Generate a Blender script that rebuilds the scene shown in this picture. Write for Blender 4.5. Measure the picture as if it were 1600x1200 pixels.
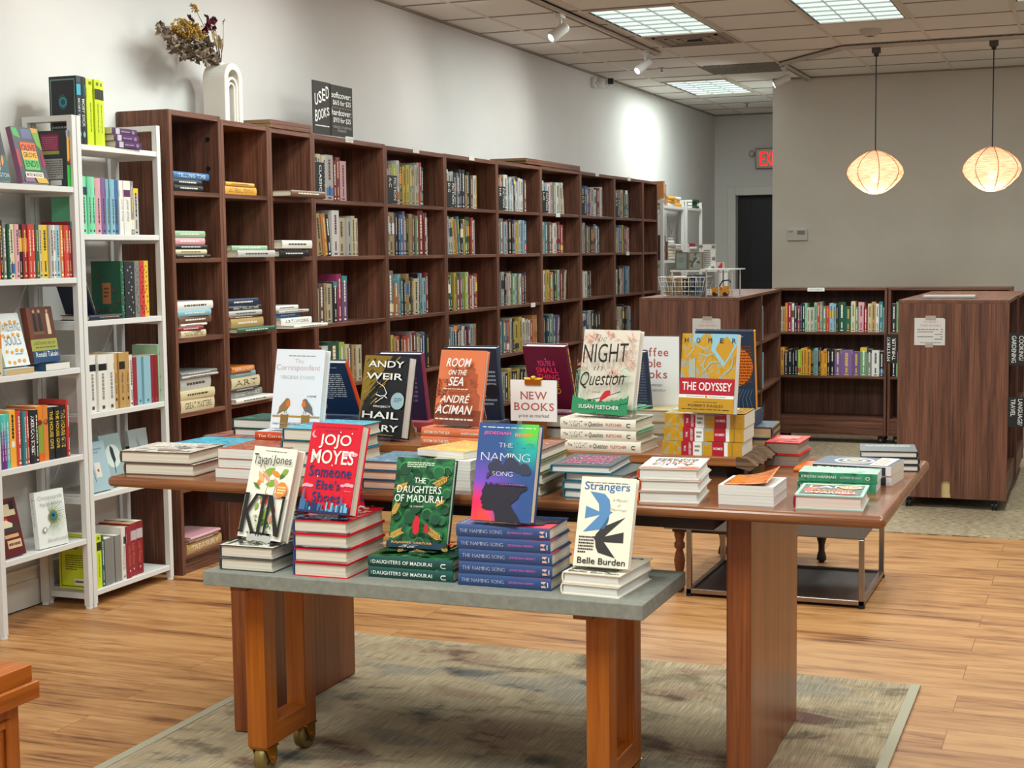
import bpy, math, random
import numpy as np
from mathutils import Matrix, Vector
rnd = random.Random(11)
S = bpy.context.scene
for o in list(bpy.data.objects): bpy.data.objects.remove(o)
C = S.collection
PI = math.pi

# ------------------------------------------------------------------ camera
H = 1.38                                   # eye height
F, PITCH, ROLL, YAW = 2313.57, -.0880049, -.0119389, .3747564
_cz, _sz = math.cos(YAW), math.sin(YAW)
FW = np.array([-_sz*math.cos(PITCH), _cz*math.cos(PITCH), math.sin(PITCH)])
_rt = np.array([_cz, _sz, 0.]); _up = np.cross(_rt, FW)
RT = math.cos(ROLL)*_rt + math.sin(ROLL)*_up
UP = -math.sin(ROLL)*_rt + math.cos(ROLL)*_up
cam = bpy.data.cameras.new('camera'); camo = bpy.data.objects.new('camera', cam); C.objects.link(camo)
cam.sensor_width = 36; cam.lens = F/1600*36; cam.clip_start = .05; cam.clip_end = 100
camo.matrix_world = Matrix(((RT[0], UP[0], -FW[0], 0), (RT[1], UP[1], -FW[1], 0), (RT[2], UP[2], -FW[2], H), (0, 0, 0, 1)))
S.camera = camo
def at(x, y, ax, val):
    """the point of the place seen at photo pixel (x, y) on the plane axis = val"""
    d = FW + RT*(x-800)/F - UP*(y-600)/F
    o = np.array([0, 0, H]); return o + d*(val-o[ax])/d[ax]
def proj(P):
    v = np.array(P) - np.array([0, 0, H]); z = v@FW
    return 800+F*(v@RT)/z, 600-F*(v@UP)/z

# ------------------------------------------------------------------ world, lights, exposure
S.view_settings.view_transform = 'Standard'; S.view_settings.look = 'None'
S.view_settings.gamma = 1; S.view_settings.use_curve_mapping = False
S.view_settings.exposure = -0.22
W = bpy.data.worlds.new('world'); S.world = W; W.use_nodes = True
W.node_tree.nodes['Background'].inputs[0].default_value = (.86, .93, 1, 1)
W.node_tree.nodes['Background'].inputs[1].default_value = .55
CEIL = 2.867
def area(name, loc, sx, sy, power, col, rot=(0, 0, 0)):
    l = bpy.data.lights.new(name, 'AREA'); l.shape = 'RECTANGLE'; l.size = sx; l.size_y = sy; l.energy = power; l.color = col
    o = bpy.data.objects.new(name, l); o.location = loc; o.rotation_euler = rot; C.objects.link(o); return o
COOL = (.90, 1.0, .97)
PANELS = [(-2.675, 9.42, 1), (-3.285, 13.35, 1), (-1.43, 9.35, 1), (-.19, 9.0, 1),
          (-2.675, 5.6, 0), (-1.43, 5.6, 0), (-.19, 5.6, 0), (-2.675, 1.9, 0), (-1.43, 1.9, 0), (-.19, 1.9, 0), (1.2, 3.8, 0), (-1.43, -.8, 0)]
for i, (x, y, vis) in enumerate(PANELS):
    area('troffer_light', (x, y, CEIL-.03), .54, 1.14, 36 if vis else 46, COOL)
WARM = (1.0, .80, .58)

# ------------------------------------------------------------------ materials
def lin(c):
    if isinstance(c, str): c = tuple(int(c[i:i+2], 16)/255 for i in (0, 2, 4))
    return tuple(v/12.92 if v <= .04045 else ((v+.055)/1.055)**2.4 for v in c)+(1,)
_M = {}
def mat(hexc, rough=.5, metal=0, spec=.4, name=None, **kw):
    k = (hexc, rough, metal, spec)
    if k in _M: return _M[k]
    m = bpy.data.materials.new(name or 'paint_'+hexc); m.use_nodes = True
    b = m.node_tree.nodes['Principled BSDF']
    b.inputs['Base Color'].default_value = lin(hexc); b.inputs['Roughness'].default_value = rough
    b.inputs['Metallic'].default_value = metal; b.inputs['Specular IOR Level'].default_value = spec
    _M[k] = m; return m
def nodes(name, rough=.5, spec=.4):
    m = bpy.data.materials.new(name); m.use_nodes = True; nt = m.node_tree
    b = nt.nodes['Principled BSDF']; b.inputs['Roughness'].default_value = rough; b.inputs['Specular IOR Level'].default_value = spec
    return m, nt, b
def N(nt, t, **kw):
    n = nt.nodes.new(t)
    for k, v in kw.items():
        if k in n.inputs: n.inputs[k].default_value = v
        else: setattr(n, k, v)
    return n
def ramp(nt, stops, interp='LINEAR'):
    r = nt.nodes.new('ShaderNodeValToRGB'); r.color_ramp.interpolation = interp
    e = r.color_ramp.elements
    while len(e) < len(stops): e.new(.5)
    for q, (p, c) in zip(e, stops): q.position = p; q.color = lin(c)
    return r
def wood(name, dark, mid, light, grain='z', scale=1.0, rough=.45, spec=.35, cathedral=.5):
    m, nt, b = nodes(name, rough, spec); L = nt.links
    tc = N(nt, 'ShaderNodeTexCoord'); mp = N(nt, 'ShaderNodeMapping')
    s = [14*scale]*3; s['xyz'.index(grain)] = .7*scale; mp.inputs['Scale'].default_value = s
    L.new(tc.outputs['Object'], mp.inputs[0])
    n1 = N(nt, 'ShaderNodeTexNoise', Scale=1.6, Detail=6.0, Roughness=.6, Distortion=.4); L.new(mp.outputs[0], n1.inputs['Vector'])
    mp2 = N(nt, 'ShaderNodeMapping'); s2 = [90*scale]*3; s2['xyz'.index(grain)] = 2.2*scale; mp2.inputs['Scale'].default_value = s2
    L.new(tc.outputs['Object'], mp2.inputs[0])
    n2 = N(nt, 'ShaderNodeTexNoise', Scale=1.5, Detail=4.0, Roughness=.7); L.new(mp2.outputs[0], n2.inputs['Vector'])
    mx = N(nt, 'ShaderNodeMath', operation='MULTIPLY_ADD'); L.new(n2.outputs['Fac'], mx.inputs[0]); mx.inputs[1].default_value = .55
    sb = N(nt, 'ShaderNodeMath', operation='MULTIPLY'); L.new(n1.outputs['Fac'], sb.inputs[0]); sb.inputs[1].default_value = .5
    L.new(sb.outputs[0], mx.inputs[2])
    r = ramp(nt, [(.36, dark), (.5, mid), (.66, light)]); L.new(mx.outputs[0], r.inputs[0]); L.new(r.outputs[0], b.inputs['Base Color'])
    return m
WAL = {g: wood('walnut_laminate_'+g, '38211a', '5f3c2d', '835441', g) for g in 'xyz'}
CHER = {g: wood('cherry_wood_'+g, '5c2a14', '7e401f', '96552c', g, .7, .3, .5) for g in 'xyz'}
TEAK = {g: wood('teak_wood_'+g, '7a3a10', 'a8591c', 'bf6f2a', g, .8, .38, .45) for g in 'xyz'}
ORNG = {g: wood('orange_wood_'+g, '70300a', '9c5010', 'b0621c', g, .6, .3, .5) for g in 'xyz'}
RISW = {g: wood('riser_wood_'+g, '5e3517', '8a5226', 'a5683a', g, .8, .35, .4) for g in 'xyz'}
BARK = wood('bark', '2e2018', '5a4232', '7d6450', 'x', .8, .9, .1)
def floor_mat():
    m, nt, b = nodes('vinyl_plank', .42, .35); L = nt.links
    tc = N(nt, 'ShaderNodeTexCoord'); br = N(nt, 'ShaderNodeTexBrick'); br.offset = .37; br.offset_frequency = 2
    br.inputs['Scale'].default_value = 1; br.inputs['Brick Width'].default_value = 1.22; br.inputs['Row Height'].default_value = .178
    br.inputs['Mortar Size'].default_value = .0012; br.inputs['Mortar Smooth'].default_value = .1
    br.inputs['Color1'].default_value = (0, 0, 0, 1); br.inputs['Color2'].default_value = (1, 1, 1, 1); br.inputs['Mortar'].default_value = (.5, .5, .5, 1)
    L.new(tc.outputs['Object'], br.inputs[0])
    mp = N(nt, 'ShaderNodeMapping'); mp.inputs['Scale'].default_value = (.9, 7, 1)
    cx = N(nt, 'ShaderNodeVectorMath', operation='SCALE'); L.new(br.outputs['Color'], cx.inputs[0]); cx.inputs['Scale'].default_value = 7.3
    ad = N(nt, 'ShaderNodeVectorMath', operation='ADD'); L.new(tc.outputs['Object'], ad.inputs[0]); L.new(cx.outputs[0], ad.inputs[1]); L.new(ad.outputs[0], mp.inputs[0])
    n1 = N(nt, 'ShaderNodeTexNoise', Scale=1.7, Detail=7.0, Roughness=.62, Distortion=.9); L.new(mp.outputs[0], n1.inputs['Vector'])
    mp2 = N(nt, 'ShaderNodeMapping'); mp2.inputs['Scale'].default_value = (2.5, 60, 1); L.new(ad.outputs[0], mp2.inputs[0])
    n2 = N(nt, 'ShaderNodeTexNoise', Scale=1.5, Detail=3.0); L.new(mp2.outputs[0], n2.inputs['Vector'])
    a = N(nt, 'ShaderNodeMath', operation='MULTIPLY'); L.new(n2.outputs['Fac'], a.inputs[0]); a.inputs[1].default_value = .32
    c = N(nt, 'ShaderNodeMath', operation='MULTIPLY_ADD'); L.new(n1.outputs['Fac'], c.inputs[0]); c.inputs[1].default_value = .8; L.new(a.outputs[0], c.inputs[2])
    d = N(nt, 'ShaderNodeMath', operation='MULTIPLY_ADD'); L.new(br.outputs['Color'], d.inputs[0]); d.inputs[1].default_value = .07; L.new(c.outputs[0], d.inputs[2])
    r = ramp(nt, [(.36, '4a2c1a'), (.43, '7a4c2e'), (.51, '9f6c3e'), (.68, 'bd8b58')])
    n5 = N(nt, 'ShaderNodeTexNoise', Scale=1.0, Detail=3.0, Roughness=.6, Distortion=1.2); mp5 = N(nt, 'ShaderNodeMapping'); mp5.inputs['Scale'].default_value = (2.2, 5.5, 1); L.new(ad.outputs[0], mp5.inputs[0]); L.new(mp5.outputs[0], n5.inputs['Vector'])
    d5 = N(nt, 'ShaderNodeMath', operation='MULTIPLY_ADD'); L.new(n5.outputs['Fac'], d5.inputs[0]); d5.inputs[1].default_value = .42; L.new(d.outputs[0], d5.inputs[2])
    d6 = N(nt, 'ShaderNodeMath', operation='SUBTRACT'); L.new(d5.outputs[0], d6.inputs[0]); d6.inputs[1].default_value = .215; L.new(d6.outputs[0], r.inputs[0])
    mx = N(nt, 'ShaderNodeMix', data_type='RGBA', blend_type='MULTIPLY'); L.new(br.outputs['Fac'], mx.inputs[0]); L.new(r.outputs[0], mx.inputs[6]); mx.inputs[7].default_value = (.45, .38, .3, 1)
    L.new(mx.outputs[2], b.inputs['Base Color']); return m
def rug_mat():
    m, nt, b = nodes('woven_rug', .95, .1); L = nt.links
    tc = N(nt, 'ShaderNodeTexCoord'); mp = N(nt, 'ShaderNodeMapping'); mp.inputs['Scale'].default_value = (3.2, 5.5, 1); L.new(tc.outputs['Object'], mp.inputs[0])
    # stepped motif: snap the coordinates to the weave
    sn = N(nt, 'ShaderNodeVectorMath', operation='SNAP'); L.new(mp.outputs[0], sn.inputs[0]); sn.inputs[1].default_value = (.03, .06, 1)
    n1 = N(nt, 'ShaderNodeTexNoise', Scale=1.0, Detail=4.0, Roughness=.62, Distortion=.5); L.new(sn.outputs[0], n1.inputs['Vector'])
    r = ramp(nt, [(.37, '45403a'), (.42, '80735f'), (.46, 'b09f83'), (.62, 'c4b294')]); L.new(n1.outputs['Fac'], r.inputs[0])
    mp2 = N(nt, 'ShaderNodeMapping'); mp2.inputs['Location'].default_value = (7, 3, 0); L.new(sn.outputs[0], mp2.inputs[0])
    n2 = N(nt, 'ShaderNodeTexNoise', Scale=.8, Detail=3.0, Roughness=.5); L.new(mp2.outputs[0], n2.inputs['Vector'])
    r2 = ramp(nt, [(.38, '966e60'), (.44, 'b8a588'), (.55, 'b8a588'), (.61, '74787c')]); L.new(n2.outputs['Fac'], r2.inputs[0])
    mx = N(nt, 'ShaderNodeMix', data_type='RGBA', blend_type='MIX'); mx.inputs[0].default_value = .42; L.new(r.outputs[0], mx.inputs[6]); L.new(r2.outputs[0], mx.inputs[7])
    mp3 = N(nt, 'ShaderNodeMapping'); mp3.inputs['Scale'].default_value = (260, 9, 1); L.new(tc.outputs['Object'], mp3.inputs[0])
    n3 = N(nt, 'ShaderNodeTexNoise', Scale=1.0, Detail=2.0); L.new(mp3.outputs[0], n3.inputs['Vector'])
    r3 = ramp(nt, [(.3, 'b5ada2'), (.7, 'ffffff')]); L.new(n3.outputs['Fac'], r3.inputs[0])
    m2 = N(nt, 'ShaderNodeMix', data_type='RGBA', blend_type='MULTIPLY'); m2.inputs[0].default_value = .8; L.new(mx.outputs[2], m2.inputs[6]); L.new(r3.outputs[0], m2.inputs[7])
    L.new(m2.outputs[2], b.inputs['Base Color'])
    bp = N(nt, 'ShaderNodeBump', Strength=.4, Distance=.004); L.new(n3.outputs['Fac'], bp.inputs['Height']); L.new(bp.outputs[0], b.inputs['Normal']); return m
def noisy(name, stops, scale=(20, 20, 20), detail=4, rough=.9, bump=0, spec=.2, nscale=1.0):
    m, nt, b = nodes(name, rough, spec); L = nt.links
    tc = N(nt, 'ShaderNodeTexCoord'); mp = N(nt, 'ShaderNodeMapping'); mp.inputs['Scale'].default_value = scale; L.new(tc.outputs['Object'], mp.inputs[0])
    n1 = N(nt, 'ShaderNodeTexNoise', Scale=nscale, Detail=float(detail), Roughness=.6); L.new(mp.outputs[0], n1.inputs['Vector'])
    r = ramp(nt, stops); L.new(n1.outputs['Fac'], r.inputs[0]); L.new(r.outputs[0], b.inputs['Base Color'])
    if bump:
        bp = N(nt, 'ShaderNodeBump', Strength=bump, Distance=.003); L.new(n1.outputs['Fac'], bp.inputs['Height']); L.new(bp.outputs[0], b.inputs['Normal'])
    return m
def stripes(name, c1, c2, axis='z', freq=900, rough=.85):
    """page edges: fine lines along the thickness of the block"""
    m, nt, b = nodes(name, rough, .15); L = nt.links
    tc = N(nt, 'ShaderNodeTexCoord'); mp = N(nt, 'ShaderNodeMapping'); s = [3, 3, 3]; s['xyz'.index(axis)] = freq; mp.inputs['Scale'].default_value = s
    L.new(tc.outputs['Object'], mp.inputs[0]); n1 = N(nt, 'ShaderNodeTexNoise', Scale=1.0, Detail=2.0); L.new(mp.outputs[0], n1.inputs['Vector'])
    r = ramp(nt, [(.3, c1), (.7, c2)]); L.new(n1.outputs['Fac'], r.inputs[0]); L.new(r.outputs[0], b.inputs['Base Color']); return m
def mottled(name, cols, scale=6, detail=2, dist=.5, rough=.4, const=False):
    """a printed picture seen as loose patches of its colours"""
    m, nt, b = nodes(name, rough, .4); L = nt.links
    tc = N(nt, 'ShaderNodeTexCoord'); n1 = N(nt, 'ShaderNodeTexNoise', Scale=float(scale), Detail=float(detail), Distortion=float(dist)); L.new(tc.outputs['Object'], n1.inputs['Vector'])
    k = len(cols); r = ramp(nt, [(.3+.4*i/(k-1), c) for i, c in enumerate(cols)], 'CONSTANT' if const else 'LINEAR'); L.new(n1.outputs['Fac'], r.inputs[0]); L.new(r.outputs[0], b.inputs['Base Color']); return m
def emis(name, hexc, strength):
    m = bpy.data.materials.new(name); m.use_nodes = True; nt = m.node_tree; b = nt.nodes['Principled BSDF']
    b.inputs['Base Color'].default_value = lin(hexc); b.inputs['Emission Color'].default_value = lin(hexc); b.inputs['Emission Strength'].default_value = strength; return m
def acrylic():
    m = bpy.data.materials.new('clear_acrylic'); m.use_nodes = True; nt = m.node_tree; nt.nodes.clear()
    o = N(nt, 'ShaderNodeOutputMaterial'); t = N(nt, 'ShaderNodeBsdfTransparent'); t.inputs[0].default_value = (.96, .97, .97, 1)
    g = N(nt, 'ShaderNodeBsdfGlossy'); g.inputs['Roughness'].default_value = .05
    f = N(nt, 'ShaderNodeFresnel'); f.inputs[0].default_value = 1.45; mx = N(nt, 'ShaderNodeMixShader')
    nt.links.new(f.outputs[0], mx.inputs[0]); nt.links.new(t.outputs[0], mx.inputs[1]); nt.links.new(g.outputs[0], mx.inputs[2]); nt.links.new(mx.outputs[0], o.inputs[0]); return m
ACRY = acrylic()
WALLM = noisy('wall_paint', [(.3, 'd2d0cc'), (.7, 'd6d4d0')], (3, 3, 3), 3, .75, .05)
WALLW = noisy('wall_paint_warm', [(.3, 'ccc8bc'), (.7, 'd2cec2')], (3, 3, 3), 3, .8, .05)
CEILM = noisy('ceiling_tile', [(.35, 'e0e0dc'), (.65, 'ebebe7')], (90, 90, 90), 5, .95, .3)
GRIDM = mat('d9d0c4', .5)
TRIMM = mat('d5d2cb', .45)
WHT = mat('d6d4d0', .35, name='white_metal')
BLK = mat('161616', .45); BLKSIGN = mat('17191a', .6)
CHALK = mat('e6e6e2', .8)
CHROME = mat('9a8f88', .22, .9)
BRASS = mat('b07a2a', .28, .95); GOLD = mat('c58a2c', .3, .9)
CONC = noisy('grey_concrete', [(.3, '7c7c73'), (.55, '87877d'), (.8, '919187')], (60, 60, 60), 5, .75, .12)
CARP = noisy('berber_carpet', [(.35, '6e5f4b'), (.5, 'a08f74'), (.65, 'c2b297')], (28, 120, 10), 4, .95, .4)
PAGE = stripes('page_edges', 'c9bda9', 'e6dccb')
PAGEW = stripes('page_edges_white', 'cfcac2', 'e8e4dc')
PAGEY = stripes('page_edges_aged', 'b09468', 'd2b98c')
BLIND = mat('2a2a2a', .6)
# ------------------------------------------------------------------ mesh building
I4 = Matrix.Identity(4)
def T(x, y, z): return Matrix.Translation((x, y, z))
def RZ(a): return Matrix.Rotation(a, 4, 'Z')
def RX(a): return Matrix.Rotation(a, 4, 'X')
def RY(a): return Matrix.Rotation(a, 4, 'Y')
class MB:
    def __init__(s, M=None): s.v = []; s.f = []; s.mi = []; s.ms = []; s.M = M or I4; s.sm = []
    def slot(s, m):
        if m not in s.ms: s.ms.append(m)
        return s.ms.index(m)
    def add(s, vs, fs, m, M=None, smooth=False):
        n = len(s.v); MM = s.M @ M if M else s.M
        s.v += [MM @ Vector(p) for p in vs]; k = s.slot(m)
        for f in fs: s.f.append([n+i for i in f]); s.mi.append(k); s.sm.append(smooth)
        return s
    def box(s, x0, x1, y0, y1, z0, z1, m, M=None):
        v = [(x, y, z) for z in (z0, z1) for y in (y0, y1) for x in (x0, x1)]
        return s.add(v, [(0, 2, 3, 1), (4, 5, 7, 6), (0, 1, 5, 4), (2, 6, 7, 3), (0, 4, 6, 2), (1, 3, 7, 5)], m, M)
    def prism(s, pts, z0, z1, m, M=None):           # polygon in xy, extruded along z
        n = len(pts); v = [(x, y, z0) for x, y in pts]+[(x, y, z1) for x, y in pts]
        a = sum(pts[i][0]*pts[(i+1) % n][1]-pts[(i+1) % n][0]*pts[i][1] for i in range(n))
        o = 1 if a > 0 else -1
        fs = [list(range(n))[::-o], [n+i for i in range(n)][::o]]
        for i in range(n): fs.append([i, (i+1) % n, n+(i+1) % n, n+i][::o])
        return s.add(v, fs, m, M)
    def lathe(s, prof, m, M=None, n=20, smooth=True):
        v = []; fs = []
        for r, z in prof: v += [(r*math.cos(2*PI*i/n), r*math.sin(2*PI*i/n), z) for i in range(n)]
        for j in range(len(prof)-1):
            for i in range(n): fs.append((j*n+i, j*n+(i+1) % n, (j+1)*n+(i+1) % n, (j+1)*n+i))
        s.add(v, fs, m, M, smooth)
        if prof[0][0] > 1e-5: s.add(v[:n], [list(range(n))[::-1]], m, M)
        if prof[-1][0] > 1e-5: s.add(v[-n:], [list(range(n))], m, M)
        return s
    def cyl(s, p, q, r, m, n=10, r2=None):
        p = Vector(p); q = Vector(q); d = q-p; R = d.to_track_quat('Z', 'Y').to_matrix().to_4x4()
        return s.lathe([(r, 0), (r if r2 is None else r2, d.length)], m, Matrix.Translation(p) @ R, n)
    def tube(s, pts, r, m, n=6):
        pts = [Vector(p) for p in pts]; v = []; fs = []
        for i, p in enumerate(pts):
            d = (pts[min(i+1, len(pts)-1)]-pts[max(i-1, 0)]).normalized()
            u = d.cross(Vector((.3, .2, 1))).normalized(); w = d.cross(u)
            rr = r[i] if isinstance(r, (list, tuple)) else r
            v += [p+rr*(math.cos(2*PI*k/n)*u+math.sin(2*PI*k/n)*w) for k in range(n)]
        for i in range(len(pts)-1):
            for k in range(n): fs.append((i*n+k, i*n+(k+1) % n, (i+1)*n+(k+1) % n, (i+1)*n+k))
        fs.append(list(range(n))[::-1]); fs.append([len(v)-n+i for i in range(n)])
        return s.add(v, fs, m, None, True)
    def build(s, name, parent=None, local=False, bevel=0, seg=2):
        me = bpy.data.meshes.new(name)
        vs = s.v
        if parent is not None and not local:
            q = parent; w_ = q.matrix_basis.copy()
            while q.parent: q = q.parent; w_ = q.matrix_basis @ w_
            inv = w_.inverted(); vs = [inv @ p for p in vs]
        org = Vector((0, 0, 0))
        if parent is None:                                  # own origin at the base of the thing
            xs = [p[0] for p in vs]; ys = [p[1] for p in vs]; zs = [p[2] for p in vs]
            org = Vector(((min(xs)+max(xs))/2, (min(ys)+max(ys))/2, min(zs))); vs = [p-org for p in vs]
        me.from_pydata([tuple(p) for p in vs], [], s.f)
        for m in s.ms: me.materials.append(m)
        me.polygons.foreach_set('material_index', s.mi); me.polygons.foreach_set('use_smooth', s.sm)
        me.update()
        o = bpy.data.objects.new(name, me); C.objects.link(o)
        if parent is None: o.location = org
        else: o.parent = parent
        if bevel:
            b = o.modifiers.new('bevel', 'BEVEL'); b.width = bevel; b.segments = seg; b.limit_method = 'ANGLE'; b.angle_limit = .9
        return o
LABELS = {}
def tag(o, label=None, cat=None, group=None, kind=None):
    if label: o['label'] = label; LABELS[label] = LABELS.get(label, 0)+1
    if cat: o['category'] = cat
    if group: o['group'] = group
    if kind: o['kind'] = kind
    return o
def thing(name, label, cat, loc=(0, 0, 0), group=None, M=None):
    o = bpy.data.objects.new(name, None); C.objects.link(o); o.empty_display_size = .05
    o.matrix_basis = M if M is not None else T(*loc)
    return tag(o, label, cat, group)
def struct(o, label=None): return tag(o, label, None, None, 'structure')

# ------------------------------------------------------------------ lettering
_G = {}
def glyphs(txt, style=''):
    """outline mesh of a line of text: (verts 2d, faces, width, y0, y1)"""
    k = (txt, style)
    if k in _G: return _G[k]
    if 's' in style:                                         # serif letters: each glyph gets feet on its stems
        vs, fs, x = [], [], 0; y0, y1 = 9, -9
        for ch in txt:
            if ch == ' ': x += .3; continue
            g = glyphs(ch, style.replace('s', '')); w = g[2]; n = len(vs)
            vs += [(a+x, b) for a, b in g[0]]; fs += [[n+i for i in f] for f in g[1]]
            for fx, lv in SERIF.get(ch, ()):
                yy = g[3] if lv == 0 else g[4]; d = .035; sw = .085
                cx = x+fx*w; a, b = (yy, yy+d) if lv == 0 else (yy-d, yy)
                n = len(vs); vs += [(cx-sw, a), (cx+sw, a), (cx+sw, b), (cx-sw, b)]; fs.append([n, n+1, n+2, n+3])
            y0 = min(y0, g[3]); y1 = max(y1, g[4]); x += w+.10
        r = (vs, fs, x-.10, y0, y1); _G[k] = r; return r
    cu = bpy.data.curves.new('t', 'FONT'); cu.body = txt; cu.resolution_u = 3
    cu.offset = .012 if 'b' in style else (-.02 if 'l' in style else 0)
    o = bpy.data.objects.new('t', cu); me = o.to_mesh()
    vs = [(v.co.x, v.co.y) for v in me.vertices]; fs = [list(p.vertices) for p in me.polygons]
    o.to_mesh_clear(); bpy.data.objects.remove(o); bpy.data.curves.remove(cu)
    if 'i' in style: vs = [(x+.25*y, y) for x, y in vs]
    xs = [v[0] for v in vs]; ys = [v[1] for v in vs]; x0 = min(xs)
    r = ([(x-x0, y) for x, y in vs], fs, max(xs)-x0, min(ys), max(ys)); _G[k] = r; return r
_B = [(.12, 0)]; _BT = [(.12, 0), (.12, 1)]
SERIF = {'A': [(.03, 0), (.97, 0)], 'B': _BT, 'C': [], 'D': _BT, 'E': _BT, 'F': _BT, 'H': _BT+[(.88, 0), (.88, 1)], 'I': [(.5, 0), (.5, 1)],
         'J': [(.85, 1)], 'K': _BT+[(.9, 0), (.9, 1)], 'L': _BT, 'M': [(.08, 0), (.92, 0), (.08, 1), (.92, 1)], 'N': [(.1, 0), (.1, 1), (.9, 1)], 'P': _BT,
         'R': _BT+[(.93, 0)], 'T': [(.5, 0)], 'U': [(.1, 1), (.9, 1)], 'V': [(.03, 1), (.97, 1)], 'W': [(.03, 1), (.97, 1)], 'X': [(.06, 0), (.94, 0), (.06, 1), (.94, 1)],
         'Y': [(.5, 0), (.05, 1), (.95, 1)], 'i': [(.5, 0)], 'l': [(.5, 0)], 'h': [(.15, 0), (.85, 0)], 'n': [(.15, 0), (.85, 0)], 'm': [(.08, 0), (.5, 0), (.92, 0)],
         'r': [(.25, 0)], 'f': [(.45, 0)], 'k': [(.15, 0), (.9, 0)], 'p': [(.15, 0)], 'd': [(.85, 0)], 'a': [(.9, 0)]}
class Art:
    """flat print on a face: u 0..1 left to right, t 0..1 top to bottom; pos(u, t, h) gives the 3d point"""
    def __init__(s, mb, pos, w, h): s.mb = mb; s.pos = pos; s.w = w; s.h = h; s.k = 0
    def lay(s): s.k += 1; return .0003+.00012*s.k
    def poly(s, pts, m):
        h = s.lay(); pts = [(min(1, max(0, u)), min(1, max(0, t))) for u, t in pts]; s.mb.add([s.pos(u, t, h) for u, t in pts], [list(range(len(pts)))[::-1]], m)
    def rect(s, u0, t0, u1, t1, m): s.poly([(u0, t0), (u1, t0), (u1, t1), (u0, t1)], m)
    def disc(s, u, t, r, m, ry=None, n=20, a0=0, a1=2*PI):
        ry = r*s.w/s.h if ry is None else ry
        s.poly([(u+r*math.cos(a0+(a1-a0)*i/n), t+ry*math.sin(a0+(a1-a0)*i/n)) for i in range(n if a1-a0 > 6.2 else n+1)], m)
    def line(s, pts, wd, m):
        """ribbon; wd in units of u, may be a list"""
        h = s.lay(); P = [(u*s.w, t*s.h) for u, t in pts]; L, R = [], []
        for i, (x, y) in enumerate(P):
            a = P[max(i-1, 0)]; b = P[min(i+1, len(P)-1)]; dx, dy = b[0]-a[0], b[1]-a[1]; q = math.hypot(dx, dy) or 1
            k = (wd[i] if isinstance(wd, (list, tuple)) else wd)*s.w/2
            L.append(((x-dy/q*k)/s.w, (y+dx/q*k)/s.h)); R.append(((x+dy/q*k)/s.w, (y-dx/q*k)/s.h))
        v = [s.pos(min(1, max(0, u)), min(1, max(0, t)), h) for u, t in L+R]; n = len(P)
        s.mb.add(v, [(i, i+1, n+i+1, n+i) for i in range(n-1)], m)
    def leaf(s, u, t, ang, ln, wd, m, n=6):
        c, d = math.cos(ang), math.sin(ang); P = []
        for i in range(n+1): q = i/n; P.append((q*ln, wd*math.sin(PI*q)))
        for i in range(n-1, 0, -1): q = i/n; P.append((q*ln, -wd*math.sin(PI*q)))
        a = s.w/s.h; s.poly([(u+(x*c-y*d), t+(x*d+y*c)*a) for x, y in P], m)
    def text(s, txt, u0, t0, u1, t1, m, style='', rot=0, skew=0):
        """fit text in the box; rot=90 reads downwards"""
        vs, fs, w, y0, y1 = glyphs(txt, style); h = s.lay(); out = []
        for x, y in vs:
            a = x/w; b = (y1-y)/(y1-y0)
            if rot == 90: u, t = u1-(u1-u0)*b, t0+(t1-t0)*a
            elif rot == -90: u, t = u0+(u1-u0)*b, t1-(t1-t0)*a
            else: u, t = u0+(u1-u0)*a, t0+(t1-t0)*b+skew*(a-.5)
            out.append(s.pos(u, t, h))
        s.mb.add(out, fs, m)
    def scrib(s, u0, t0, u1, t1, m, rows=1, fill=.8, seed=1):
        """illegible small print: rows of short dashes"""
        r = random.Random(seed); hh = (t1-t0)/rows
        for i in range(rows):
            u = u0; e = u1 if i < rows-1 else u0+(u1-u0)*fill; h = s.lay() if i == 0 else h
            while u < e:
                l = (u1-u0)*r.uniform(.06, .16); b = min(u+l, e); ta = t0+i*hh+hh*.22; tb = t0+i*hh+hh*.72
                s.mb.add([s.pos(a, c, h) for a, c in ((u, ta), (b, ta), (b, tb), (u, tb))], [(3, 2, 1, 0)], m); u = b+(u1-u0)*.025

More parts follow.
